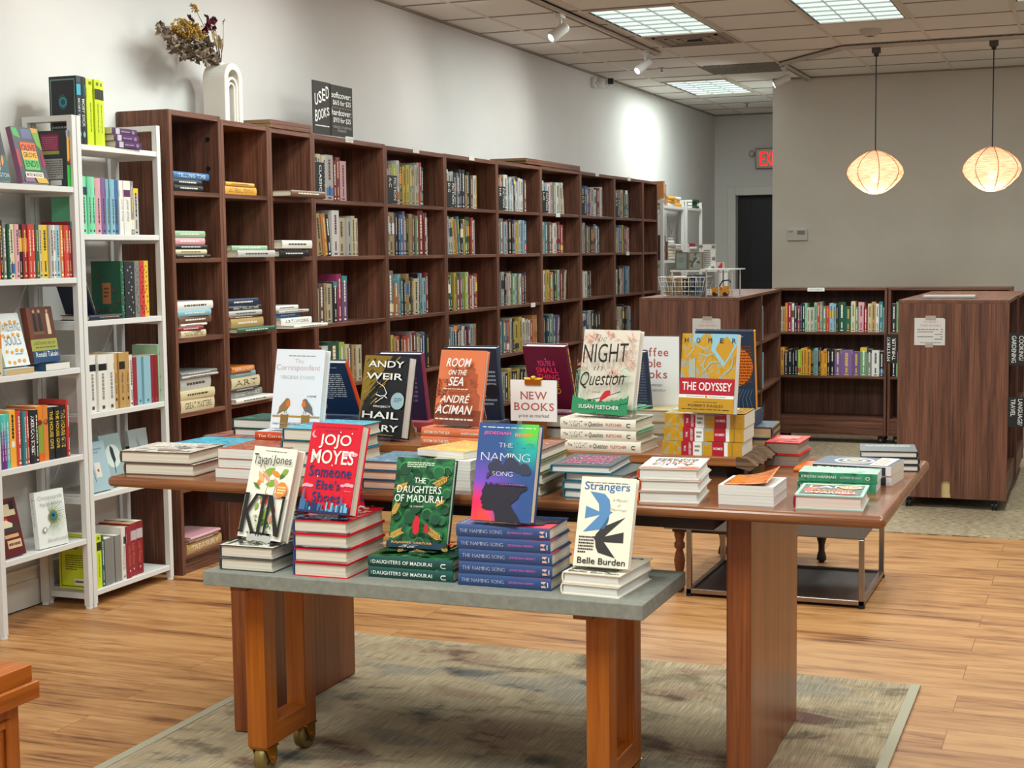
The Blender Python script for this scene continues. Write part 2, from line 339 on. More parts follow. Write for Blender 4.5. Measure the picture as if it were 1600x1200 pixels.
# ------------------------------------------------------------------ books
# canonical book: lies closed, front cover up (+z), spine at x=0, foot at y=0, head at y=Hh, thickness T
def book_geo(mb_cover, mb_page, Wd, Hh, Tk, cover, page, hard=True, spine=None, front=None, back=None, art_front=None, art_spine=None, art_back=None, nseg=6):
    b = .0035 if hard else 0.0004; ct = .0026 if hard else .0008; ov = .0035 if hard else 0
    spine = spine or cover; front = front or cover; back = back or cover
    bul = lambda z: -b*(1-(2*z/Tk-1)**2)
    out = [(Wd, 0), (0, 0)]+[(bul(Tk*i/nseg), Tk*i/nseg) for i in range(1, nseg)]+[(0, Tk), (Wd, Tk)]
    inn = [(Wd, ct), (ct, ct)]+[(ct+bul(Tk*i/nseg)*.6, ct+(Tk-2*ct)*i/nseg) for i in range(1, nseg)]+[(ct, Tk-ct), (Wd, Tk-ct)]
    n = len(out)
    v = [(x, 0, z) for x, z in out]+[(x, 0, z) for x, z in inn]+[(x, Hh, z) for x, z in out]+[(x, Hh, z) for x, z in inn]
    fb, fs_, ff, fe = [], [], [], []
    for i in range(n-1):
        q = (i, 2*n+i, 2*n+i+1, i+1)
        (fb if i == 0 else ff if i == n-2 else fs_).append(q)
        fe.append((n+i, n+i+1, 3*n+i+1, 3*n+i))
        fe.append((i, i+1, n+i+1, n+i)); fe.append((2*n+i, 3*n+i, 3*n+i+1, 2*n+i+1))
    fe.append((0, n, 3*n, 2*n)); fe.append((n-1, 3*n-1, 4*n-1, 2*n-1))
    fes = [q for k_, q in enumerate(fe) if 3 <= k_ < 3*(n-2)]; fe = [q for k_, q in enumerate(fe) if not 3 <= k_ < 3*(n-2)]; mb_cover.add(v, fes, spine)
    mb_cover.add(v, fb, back); mb_cover.add(v, fs_, spine); mb_cover.add(v, ff, front); mb_cover.add(v, fe, cover)
    y0, y1, x1 = ov, Hh-ov, Wd-ov-.0003; z0, z1 = ct, Tk-ct
    m = 6; P = [(ct, z0)]+[(x1-(.003 if hard else .0006)*math.sin(PI*i/m), z0+(z1-z0)*i/m) for i in range(m+1)]+[(ct, z1)]
    Mx = Matrix(((1, 0, 0, 0), (0, 0, -1, y1), (0, 1, 0, 0), (0, 0, 0, 1)))
    mb_page.prism(P, 0, y1-y0, page, Mx)
    if art_front: art_front(Art(mb_cover, lambda u, t, h: (u*Wd, (1-t)*Hh, Tk+h), Wd, Hh))
    if art_back: art_back(Art(mb_cover, lambda u, t, h: ((1-u)*Wd, (1-t)*Hh, -h), Wd, Hh))
    if art_spine: art_spine(Art(mb_cover, lambda u, t, h: (bul((1-t)*Tk)-h, (1-u)*Hh, (1-t)*Tk), Hh, Tk))
def book(M, label, Wd, Hh, Tk, cover, page=None, group=None, parts=True, name='book', **kw):
    page = page or PAGE
    if parts:
        r = thing(name, label, 'book', group=group, M=M)
        a = MB(); b = MB(); book_geo(a, b, Wd, Hh, Tk, cover, page, **kw)
        a.build('cover', r, True); b.build('page_block', r, True); return r
    a = MB(); book_geo(a, a, Wd, Hh, Tk, cover, page, nseg=4, **kw)
    me = bpy.data.meshes.new(name); me.from_pydata([tuple(p) for p in a.v], [], a.f)
    for m in a.ms: me.materials.append(m)
    me.polygons.foreach_set('material_index', a.mi); me.update()
    o = bpy.data.objects.new(name, me); C.objects.link(o); o.matrix_basis = M; return tag(o, label, 'book', group)
def frame(o, xd, yd, zd):
    M = Matrix.Identity(4)
    for i, d in enumerate((xd, yd, zd)):
        for j in range(3): M[j][i] = d[j]
    for j in range(3): M[j][3] = o[j]
    return M
def lay_local(face, Wd, Hh):
    if face == 'spine': return Matrix(((0, -1, 0, Hh), (1, 0, 0, 0), (0, 0, 1, 0), (0, 0, 0, 1)))
    if face == 'tail': return I4.copy()
    if face == 'fore': return Matrix(((0, 1, 0, 0), (-1, 0, 0, Wd), (0, 0, 1, 0), (0, 0, 0, 1)))
    return Matrix(((-1, 0, 0, Wd), (0, -1, 0, Hh), (0, 0, 1, 0), (0, 0, 0, 1)))
def stack(title, zb, fl, fr, top, n, face, depth, cover, page=None, jit=.004, offs=None, yaw=None, L=None, first_label=None, group=None, beside='', ztop=None, **kw):
    """n books lying flat: front-bottom edge from photo pixels fl to fr on the plane zb, top of its left end at pixel row top"""
    P0 = at(*fl, 2, zb); P1 = at(*fr, 2, zb)
    if yaw is None: yaw = math.atan2(P1[1]-P0[1], P1[0]-P0[0])
    if L is None: L = float(np.linalg.norm((P1-P0)[:2]))
    if ztop is None:
        lo, hi = zb, zb+.5
        for _ in range(30):
            mid = (lo+hi)/2
            if proj((P0[0], P0[1], mid))[1] > top: lo = mid
            else: hi = mid
        ztop = lo
    tk = (ztop-zb)/n
    Wd, Hh = (depth, L) if face in ('spine', 'fore') else (L, depth)
    print('STACK %-14s P %.3f %.3f yaw %.1f L %.3f tk %.4f' % (title[:14], P0[0], P0[1], math.degrees(yaw), L, tk))
    names = {1: ['only'], 2: ['top', 'bottom'], 3: ['top', 'middle', 'bottom'], 4: ['top', 'second', 'third', 'bottom'], 5: ['top', 'second', 'third', 'fourth', 'bottom']}[n]
    res = []
    for i in range(n):
        ox, oy = (offs[i] if offs else (rnd.uniform(-jit, jit), rnd.uniform(-jit, jit)*.6)) if (i or offs) else (0, 0)
        M = T(P0[0], P0[1], zb+i*tk) @ RZ(yaw+(rnd.uniform(-1, 1)*jit*3 if i and not offs else 0)) @ T(ox, oy, 0) @ lay_local(face, Wd, Hh)
        w = names[n-1-i]
        lab = (title+' '+beside).strip() if n == 1 else f'{w} copy in the stack of {title} {beside}'.strip()
        res.append(book(M, lab, Wd-.0005, Hh-.0005, tk-.0006, cover, page, group=(group or f'stack of {title}') if n > 1 else None, **kw))
    return res, ztop, P0, yaw, L
def fit_stand(zb, bl, br, tl, tr, w=None, h=None, wts=(1, 1, 1, 1), yaw0=0., lean0=.25, flip=1, free_z=False, y0=None, fixy=False):
    """solve a leaning rectangle from its corners in the photo"""
    bl = bl or tl
    P = at(*bl, 2, zb) if y0 is None else at(*bl, 1, y0)
    names = [(0., 0.), (1., 0.), (0., 1.), (1., 1.)]; px = [bl, br, tl, tr]
    x = np.array([P[0], P[1], yaw0, lean0, w or .16, h or .235, zb])
    use = [0]+([] if fixy else [1])+[2, 3]+([] if w else [4])+([] if h else [5])+([6] if free_z else [])
    def pts(x):
        c, s = math.cos(x[2]), math.sin(x[2]); out = []
        for u, v in names:
            a, b = u*x[4], v*x[5]*math.sin(x[3])*flip
            out.append((x[0]+c*a-s*b, x[1]+s*a+c*b, x[6]+v*x[5]*math.cos(x[3])))
        return out
    def res(x):
        r = []
        for p, q, k in zip(pts(x), px, wts):
            if q is None or k == 0: continue
            a = proj(p); r += [k*(a[0]-q[0]), k*(a[1]-q[1])]
        # weak priors
        r += [.4*(x[2]-yaw0)/.1, .4*(x[3]-lean0)/.06, .5*(x[4]-(w or .16))/.01, .5*(x[5]-(h or .235))/.012]
        return np.array(r)
    for it in range(30):
        r = res(x); J = []
        for i in use: y = x.copy(); y[i] += 1e-5; J.append((res(y)-r)/1e-5)
        J = np.array(J).T; d = np.linalg.solve(J.T@J+1e-3*np.eye(len(use)), -J.T@r)
        x[use] += np.clip(d, -.3, .3)
    print('STAND pos %.3f %.3f z %.3f yaw %.1f lean %.1f w %.3f h %.3f err %.1f' % (x[0], x[1], x[6], math.degrees(x[2]), math.degrees(x[3]), x[4], x[5], np.abs(res(x)[:-4]).max()))
    return x
def stand_matrix(x, Tk):
    # front cover plane at local z=Tk; its lower edge rests at (x0, y0, zb)
    return T(x[0], x[1], x[6]) @ RZ(x[2]) @ RX(PI/2-x[3]) @ T(0, 0, -Tk)
def easel(x, Tk, label, lip=.028):
    """clear acrylic easel behind and below a standing book"""
    e = thing('book_easel', label, 'book stand', M=T(x[0], x[1], x[6]-.0016) @ RZ(x[2]), group='clear acrylic easels holding display books')
    w = x[4]; cx = w/2; hw = min(.045, w*.3); l = x[3]; mb = MB(); s, c = math.sin(l), math.cos(l)
    dy, dz = Tk*c, -Tk*s
    def slab(P, Q, t=.0015):
        (y0, z0), (y1, z1) = P, Q; d = math.hypot(y1-y0, z1-z0); ny, nz = -(z1-z0)/d*t, (y1-y0)/d*t
        v = [(cx+sx*hw, a, b) for sx in (-1, 1) for a, b in ((y0, z0), (y1, z1), (y1-ny, z1-nz), (y0-ny, z0-nz))]
        mb.add(v, [(0, 3, 2, 1), (4, 5, 6, 7), (0, 1, 5, 4), (1, 2, 6, 5), (2, 3, 7, 6), (3, 0, 4, 7)], ACRY)
    slab((-.0035, 0), (-.0035+lip*s, lip*c)); slab((-.004, 0), (Tk+.016, 0))
    slab((Tk+.012+.0, .002), (Tk+.012+.16*s, .16*c)); slab((Tk+.012+.13*s, .13*c), (Tk+.09, .0015))
    mb.build('stand', e, True); return e
# ------------------------------------------------------------------ room shell
XW, XB = -3.93, -3.66
YF, YR, XC = 16.19, 13.02, -2.645       # far wall, nearer back wall on the right, its corner
XR, Y0 = 4.2, -3.0
struct(MB().box(XW-.1, XR, Y0, YF+1.5, -.1, 0, floor_mat()).build('floor'))
struct(MB().box(-2.35, XR, 7.31, YR, .0, .006, CARP).build('carpet'), 'beige berber carpet under the rolling bookcases at the back')
m = MB().box(XW-.1, XR, Y0, YF+1.5, CEIL, CEIL+.1, CEILM).build('ceiling'); struct(m)
g = MB()
gx = [-3.60, -2.985, -2.37, -1.755, -1.13, -.505, .11, .73, 1.35, 1.97, 2.6]
for x in gx: g.box(x-.012, x+.012, Y0, YF, CEIL-.004, CEIL, GRIDM)
y = 10.03-.61*20
while y < YF:
    g.box(XW, XR, y-.011, y+.011, CEIL-.0035, CEIL+.001, mat('8f857a', .6)); y += .61  # cross and edge strips darker: thin shadows of the grid put into colour
g.box(XW, XW+.022, Y0, YF, CEIL-.012, CEIL, mat('8f857a', .6)); g.box(XC, XR, YR-.02, YR, CEIL-.012, CEIL, mat('8f857a', .6)); g.box(XW, XC, YF-.02, YF, CEIL-.012, CEIL, mat('8f857a', .6))
struct(g.build('trim_1'), 'ceiling grid of thin metal bars with painted shadow lines')
struct(MB().box(XW-.12, XW, Y0, YF+.1, 0, CEIL, WALLM).build('wall_left'))
DX0, DX1, DZ = -3.692, -2.79, 1.985
w = MB(); w.box(XW, DX0, YF, YF+.12, 0, CEIL, WALLM); w.box(DX0, DX1, YF, YF+.12, DZ, CEIL, WALLM); w.box(DX1, XC+.1, YF, YF+.12, 0, CEIL, WALLM)
struct(w.build('wall_back'))
w = MB(); w.box(XC, XR, YR, YR+.12, 0, CEIL, WALLW); w.box(XC, XC+.12, YR+.12, YF, 0, CEIL, WALLM)
struct(w.build('wall_right'))
t = MB(); t.box(DX0-.09, DX0, YF-.02, YF, 0, DZ+.09, TRIMM); t.box(DX0, DX1+.09, YF-.02, YF, DZ, DZ+.09, TRIMM); t.box(DX1, DX1+.09, YF-.02, YF, 0, DZ, TRIMM)
struct(t.build('trim_2', bevel=.004), 'white casing around the dark doorway')
d = MB(); DK = mat('1b1b20', .5); d.box(DX0+.16, DX1, YF+.10, YF+.14, 0, DZ, DK); d.box(DX0, DX0+.155, YF+.10, YF+.14, 0, DZ, mat('17171b', .5))
d.cyl((DX1-.1, YF+.10, .95), (DX1-.1, YF+.04, .95), .02, mat('77736c', .3, .9)); struct(d.build('door_1'))
b = MB(); b.box(XW, XW+.018, Y0, YF-.02, 0, .11, TRIMM); b.box(XW, XW+.012, Y0, YF-.02, .11, .15, TRIMM); b.box(XW, XW+.02, Y0, YF-.02, .15, .162, TRIMM); b.box(XW+.018, XW+.0195, Y0, YF-.02, 0, .004, BLK)
struct(b.build('baseboard_left', bevel=.003))
struct(MB().box(XC, XR, YR-.015, YR, 0, .12, TRIMM).build('baseboard_right', bevel=.003))
# patterned rug under the tables
def zf(x, y): return tuple(at(x, y, 2, 0)[:2])
rg = MB(); RX0, RX1, RY1, RY0 = -2.49, -.483, 4.72, 2.55
rg.box(RX0, RX1, RY0, RY1, 0, .008, rug_mat())
r = rg.build('area_rug'); tag(r, 'faded grey and beige woven rug under the two tables', 'rug')
fr = MB(); FRM = mat('8d846f', .95)
for i in range(160):
    x = RX0+.006+i*(RX1-RX0-.012)/159; fr.box(x-.0025, x+.0025, RY1-.002, RY1+.012+.004*rnd.random(), 0, .004, FRM)
fr.build('fringe', r)
for xx in (RX1-.03, RX0): bd = MB(); bd.box(xx, xx+.03, RY0, RY1, .008, .0095, mat('a8a08a', .95)); bd.build('border', r)

# ------------------------------------------------------------------ tall walnut bookcases along the left wall
ZL = [1.985, 1.655, 1.367, 1.022, .697, .37, .075]        # shelf centre heights, top to bottom
UY = [5.372, 5.775, 6.193, 6.612, 7.432, 8.243, 9.080, 9.912, 10.782, 11.644, 12.466, 12.925]
UN = ['first', 'second', 'third', 'classics', 'A to C', 'D to G', 'H to K', 'L to O', 'P to R', 'S to Z', 'second to last', 'last']
ULAB = ['narrow walnut bookcase at the left end of the wall row, beside the white shelving', 'narrow walnut bookcase holding stacks of art books, second from the left end',
        'narrow walnut bookcase with two spare boards on top', 'wide walnut bookcase holding the books marked CLASSICS', 'wide walnut bookcase holding the fiction A to C books',
        'wide walnut bookcase holding the fiction D to G books', 'wide walnut bookcase holding the fiction H to K books', 'wide walnut bookcase holding the fiction L to O books',
        'wide walnut bookcase holding the fiction P to R books', 'wide walnut bookcase holding the fiction S to Z books', 'narrow empty walnut bookcase at the far end of the wall row']
TH = .018
def bookcase(y0, y1, lab, jz=0):
    r = thing('tall_bookcase', lab, 'bookcase', (XB-.13, (y0+y1)/2, 0), 'walnut bookcases along the left wall')
    y0 += .001; y1 -= .001; xb = -3.925
    zt = 1.994+jz
    a = MB(); a.box(xb, XB, y0, y0+.022, 0, zt, WAL['z'])
    if y0 < 5.5:
        for zz, yy in ((1.80, 0), (1.70, 0)): pass
    a.build('side_panel', r, bevel=.0012, seg=1)
    a = MB(); a.box(xb, XB, y1-.022, y1, 0, zt, WAL['z'])
    for x_, z_ in ((-3.715, 1.905), (-3.715, 1.775)):
        if y0 < 5.5: a.cyl((x_, y1-.0222, z_), (x_, y1-.024, z_), .011, BLK, 14)
    a.build('side_panel', r, bevel=.0012, seg=1)
    a = MB(); a.box(xb, xb+.006, y0+.022, y1-.022, .05, zt, WAL['z']); a.build('back_panel', r)
    a = MB(); a.box(xb+.006, XB-.001, y0+.022, y1-.022, zt-.024, zt, WAL['y']); a.build('top_panel', r, bevel=.0012, seg=1)
    for z in ZL[1:]:
        a = MB(); a.box(xb+.006, XB-.002, y0+.022, y1-.022, z-TH/2-.002, z+TH/2, WAL['y']); a.build('shelf', r, bevel=.0012, seg=1)
    a = MB(); a.box(XB-.03, XB-.012, y0+.022, y1-.022, 0, .064, WAL['y']); a.build('plinth', r)
    return r
JZ = [.012, .0, -.004, -.006, -.012, -.010, -.006, .0, .004, .006, .006]
for i in range(11): bookcase(UY[i], UY[i+1], ULAB[i], JZ[i])
# spare boards on the tops
def board(y0, y1, z, lab, x1=XB+.004, t=.018, grp=None):
    a = MB(); a.box(-3.92, x1, y0, y1, z, z+t, WAL['y']); a.box(-3.92, x1-.001, y0-.0006, y0, z+.001, z+t-.001, BARKC); return tag(a.build('spare_shelf_board', bevel=.001, seg=1), lab, 'board', grp)
BARKC = noisy('chipboard', [(.3, '6b5538'), (.7, 'a58a62')], (300, 300, 300), 2, .9)
board(6.20, 6.60, 1.991, 'loose walnut board on the narrow bookcase beside the sign, lower of two', grp='spare boards on the bookcase beside the sign')
board(6.20, 6.60, 2.010, 'loose walnut board on the narrow bookcase beside the sign, upper of two', grp='spare boards on the bookcase beside the sign')
board(9.62, 10.76, 1.996, 'long loose walnut board on the bookcases right of centre, lower of two', grp='spare boards on the far bookcases')
board(9.60, 10.76, 2.015, 'long loose walnut board on the bookcases right of centre, upper of two', grp='spare boards on the far bookcases')
# little paper shelf tags
def shelf_tag(px, py, z, txt, lab, w=.085, h=.030, plane=('x', XB)):
    if plane[0] == 'x':
        p = at(px, py, 0, plane[1]+.001); a = MB(); y = p[1]
        a.box(XB+.0, XB+.002, y-w/2, y+w/2, z-h/2, z+h/2, mat('d8d6d0', .6)); A = Art(a, lambda u, t, hh: (XB+.002+hh, y-w/2+u*w, z+h/2-t*h), w, h)
    else:
        p = at(px, py, 1, plane[1]); a = MB(); x = p[0]
        a.box(x-w/2, x+w/2, plane[1]-.002, plane[1], z-h/2, z+h/2, mat('d8d6d0', .6)); A = Art(a, lambda u, t, hh: (x-w/2+u*w, plane[1]-.002-hh, z+h/2-t*h), w, h)
    if txt: A.text(txt, .12, .28, .88, .75, mat('8a8a86', .7))
    return tag(a.build('shelf_tag'), lab, 'tag', 'white paper tags on the bookcases')
for px, py, z, tx, lab in ((546, 221, 1.985, 'CLASSICS', 'small white paper tag on top edge of the CLASSICS bookcase'), (650, 237, 1.978, '', 'small white tag above the fiction A to C books'),
        (737, 249, 1.98, '', 'small white tag above the fiction D to G books'), (933, 270, 1.99, '', 'small white tag above the fiction P to R books'), (983, 281, 1.99, '', 'small white tag above the fiction S to Z books'),
        (872, 337, 1.655, '', 'small white tag under the L to O sign books'), (981, 397, 1.367, '', 'small white tag two shelves under the S to Z tag'), (1001-168, 478, 1.018, '', 'small white tag on the fourth shelf of the H to K bookcase')):
    shelf_tag(px, py, z, tx, lab)

# ------------------------------------------------------------------ rolling low bookcases
def castor(parent, x, y, z1=.065):
    a = MB(); a.box(x-.02, x+.02, y-.02, y+.02, z1-.005, z1, BLK); a.box(x-.014, x+.014, y-.022, y+.012, .03, z1-.005, BLK)
    k = a.build('castor', parent, True)
    for s in (-1, 1):
        a = MB(); a.cyl((x+s*.005, y-.008, .0305), (x+s*.013, y-.008, .0305), .024, BLK, 14); a.cyl((x+s*.0125, y-.008, .0305), (x+s*.0145, y-.008, .0305), .008, CHROME, 10); a.build('wheel', k, True)
    return k
def roller(M, length, width, lab, levels, faces, z0=.065, z1=1.11, end='z', notch=False, cx=()):
    """local x across (0..width), y along (0..length); faces: which long sides are open ('+x', '-x')"""
    r = thing('rolling_bookcase', lab, 'bookcase', M=M); W_, L_ = width, length
    inv = M
    def bb(name, *box, g='z', bev=.0012):
        a = MB(); a.box(*box, WAL[g]); return a.build(name, r, True, bevel=bev, seg=1)
    if notch:
        a = MB(); nx = W_*.455; hw = .024; nz = .10; m = 8; P = [(0, z0), (nx-hw, z0), (nx-hw, z0+nz-hw)]
        P += [(nx-hw*math.cos(PI*i/m), z0+nz-hw+hw*math.sin(PI*i/m)) for i in range(1, m)]+[(nx+hw, z0+nz-hw), (nx+hw, z0), (W_, z0), (W_, z1-.018), (0, z1-.018)]
        Mx = Matrix(((1, 0, 0, 0), (0, 0, 1, 0), (0, 1, 0, 0), (0, 0, 0, 1)))
        v = [(x, 0, z) for x, z in P]+[(x, .018, z) for x, z in P]; n = len(P)
        a.add(v, [list(range(n)), [2*n-1-i for i in range(n)]]+[(i, n+i, n+(i+1) % n, (i+1) % n) for i in range(n)], WAL['z']); a.build('end_panel', r, True)
        a = MB(); a.box(nx-.05, nx+.05, .019, .023, z0, z0+.13, mat('c9ab78', .6)); a.build('notch_backing', r, True)
    else: bb('end_panel', 0, W_, 0, .018, z0, z1-.018)
    bb('end_panel', 0, W_, L_-.018, L_, z0, z1-.018)
    a = MB(); a.box(0, W_, 0, L_, z1-.018, z1, WAL['y']); a.build('top_panel', r, True, bevel=.0012, seg=1)
    if len(faces) == 2: bb('divider', W_/2-.006, W_/2+.006, .018, L_-.018, z0+.02, z1-.018)
    elif faces[0] == '+x': bb('back_panel', 0, .008, .018, L_-.018, z0+.02, z1-.018)
    else: bb('back_panel', W_-.008, W_, .018, L_-.018, z0+.02, z1-.018)
    for f in faces:
        a0, a1 = (W_/2+.006, W_-.002) if f == '+x' else (.002, W_/2-.006)
        if len(faces) == 1: a0, a1 = (.008, W_-.002) if f == '+x' else (.002, W_-.008)
        for z in levels: bb('shelf', a0, a1, .018, L_-.018, z-.018, z, g='y')
        p0, p1 = (W_-.02, W_-.004) if f == '+x' else (.004, .02)
        bb('plinth', p0, p1, .018, L_-.018, z0, levels[-1]-.018, g='y')
    for x, y in cx or ((.06, .05), (W_-.06, .05), (.06, L_-.05), (W_-.06, L_-.05)): castor(r, x, y)
    return r
LV = [.797, .485, .185]
AX0, AX1, AY = -.961, -.403, 8.03
MA = T(AX0, AY, 0)
roller(MA, .83, AX1-AX0, 'walnut rolling bookcase with the price sheet taped to its end, at the right', LV, ('+x', '-x'), notch=True)
roller(T(AX0+.005, AY+.84, 0), .83, AX1-AX0+.005, 'walnut rolling bookcase right behind the one with the notched end', LV, ('+x', '-x'))
BM = T(-2.502, 8.43, 0) @ RZ(math.radians(4)); BL = .96
roller(BM, BL, .59, 'walnut rolling bookcase with wire basket on top, in the middle of the room', LV, ('+x', '-x'))
BM2 = BM @ T(.0, BL+.005, 0)
roller(BM2, BL, .59, 'walnut rolling bookcase just beyond the one carrying the wire basket', LV, ('+x', '-x'))
# shelves across the back, open towards us
CY = 10.6
def back_unit(x0, x1, lab):
    M = T(x1, CY, 0) @ RZ(PI/2)           # local y runs to -x, local x runs to +y
    return roller(M, x1-x0, .30, lab, LV, ('-x',))
back_unit(-2.14, -1.345, 'walnut rolling bookcase with two rows of used books facing us at the back')
back_unit(-1.338, -.52, 'walnut rolling bookcase at the back, mostly hidden behind the notched one')
shelf_tag(1275, 450, 1.098, 'MYSTERY', 'small white tag on the top edge of the back rolling bookcase', .12, .026, ('y', CY-.001))
# ------------------------------------------------------------------ white metal shelving at the left wall
def white_unit(y0, y1, levels, lab, ht=1.93, xf=-3.665, xb=-3.90, posts=(1, 1)):
    r = thing('white_metal_shelving', lab, 'shelving', ((xf+xb)/2, (y0+y1)/2, 0), 'white metal shelving units')
    for k, y in enumerate((y0, y1)):
        a = MB(); pw = .024
        a.box(xf-pw, xf, y-.012, y+.012, .012, ht, WHT); a.box(xb, xb+pw, y-.012, y+.012, .012, ht, WHT); a.box(xb+pw, xf-pw, y-.012, y+.012, ht-.022, ht, WHT)
        for z in levels: a.box(xb+pw, xf-pw, y-.009, y+.009, z-.035, z-.012, WHT)
        for x in (xf-pw/2, xb+pw/2):
            a.lathe([(.0142, 0), (.0142, .006), (.012, .012)], WHT, T(x, y, 0), 14)
            for z in levels: a.cyl((x, y-.0122, z-.02), (x, y-.0135, z-.02), .004, BLIND, 8)
        a.build('side_frame', r)
    for z in levels:
        a = MB(); a.box(xb+.002, xf-.001, y0+.013, y1-.013, z-.022, z, WHT); a.build('shelf', r, bevel=.0015, seg=1)
    a = MB(); zz = sorted(levels)
    a.cyl((xb+.01, y0+.02, zz[1]), (xb+.01, y1-.02, zz[3]), .0035, WHT, 6); a.cyl((xb+.01, y1-.02, zz[1]), (xb+.01, y0+.02, zz[3]), .0035, WHT, 6); a.build('cross_brace', r)
    return r
WL1 = [1.655, 1.307, .958, .618, .283]; WL2 = [1.822, 1.474, 1.135, .771, .445, .065]
white_unit(4.252, 4.747, WL1, 'white metal shelving unit at the left edge of the picture')
white_unit(4.776, 5.300, WL2, 'white metal shelving unit touching the walnut bookcases')
def far_unit(y0, y1, lab, xf=-3.66, xb=-3.9, ht=1.86):
    r = thing('wire_back_shelving', lab, 'shelving', ((xf+xb)/2, (y0+y1)/2, 0), 'white shelving units past the walnut row')
    for y in (y0, y1):
        a = MB(); a.box(xf-.03, xf, y-.015, y+.015, 0, ht, WHT); a.box(xb, xb+.03, y-.015, y+.015, 0, ht, WHT); a.box(xb, xf, y-.012, y+.012, ht-.04, ht-.01, WHT); a.build('side_frame', r)
    for z in (1.80, 1.30, .80, .35): a = MB(); a.box(xb, xf-.002, y0+.016, y1-.016, z-.025, z, WHT); a.build('shelf', r)
    a = MB()
    for k in range(3):
        z0, z1 = ((1.30, 1.8), (.8, 1.3), (.35, .8))[k]
        a.cyl((xb+.01, y0, z0), (xb+.01, y1, z1), .006, WHT, 5); a.cyl((xb+.01, y1, z0), (xb+.01, y0, z1), .006, WHT, 5)
    a.build('cross_brace', r); return r
far_unit(13.13, 13.86, 'white shelving unit just past the last walnut bookcase'); far_unit(13.97, 14.55, 'white shelving unit nearest the dark doorway')
# ------------------------------------------------------------------ long wooden table
WZ = .76; WX0, WX1, WY0, WY1 = -2.612, -.439, 3.47, 4.46
tb = thing('long_wooden_table', 'long reddish wooden table covered with new books', 'table', ((WX0+WX1)/2, (WY0+WY1)/2, 0))
a = MB(); a.box(WX0, WX1, WY0, WY1, WZ-.03, WZ, wood('table_top_wood', '5e331c', '7c4829', '946038', 'x', .8, .22, .5)); a.build('tabletop', tb, bevel=.013, seg=4)
a = MB(); a.box(WX0+.30, -.86, WY0+.06, WY1-.06, WZ-.065, WZ-.031, mat('2e1a12', .6)); a.build('apron', tb)
def slab_leg(x0, x1, nm):
    a = MB()
    a.box(x0, x1, 3.60, 3.955, 0.0085, WZ-.032, CHER['z']); a.box(x0+.012, x1-.004, 3.967, 4.25, 0.0085, WZ-.032, CHER['z']); a.box(x0+.02, x1-.014, 3.955, 3.967, 0.0085, WZ-.032, mat('3a160a', .7))
    return a.build('leg', tb, bevel=.010, seg=3)
slab_leg(-.845, -.782, 'r'); slab_leg(-2.295, -2.232, 'l')
# live-edge riser board on the table
RZT = .82
rs = thing('display_riser', 'low wooden riser board with a rough bark end, on the long table', 'riser', (-1.4, 4.1, WZ))
a = MB(); a.box(-2.0, -.895, 3.935, 4.22, RZT-.026, RZT, RISW['x']); a.build('board', rs, bevel=.003)
a = MB(); m = 14; P = []
for i in range(m+1): P.append((-.895+.0+.03*math.sin(i*1.9)*.15, 3.935+.285*i/m))
vv = []; ff = []
for i in range(m+1):
    yy = 3.935+.285*i/m; wob = .0025*math.sin(i*2.3)+.002*math.sin(i*5.1)
    vv += [(-.896, yy, RZT), (-.868+wob, yy, RZT-.002), (-.838+wob, yy, RZT-.022-wob), (-.858+wob, yy, RZT-.036), (-.896, yy, RZT-.027)]
for i in range(m):
    for k in range(5): ff.append((i*5+k, (i+1)*5+k, (i+1)*5+(k+1) % 5, i*5+(k+1) % 5))
ff.append([0, 1, 2, 3, 4]); ff.append([m*5+4-k for k in range(5)])
a.add(vv, ff, BARK); a.build('bark_edge', rs)
for x in (-1.93, -.96): a = MB(); a.box(x-.03, x+.03, 3.97, 4.19, WZ, RZT-.026, mat('2a1a12', .6)); a.build('foot', rs)
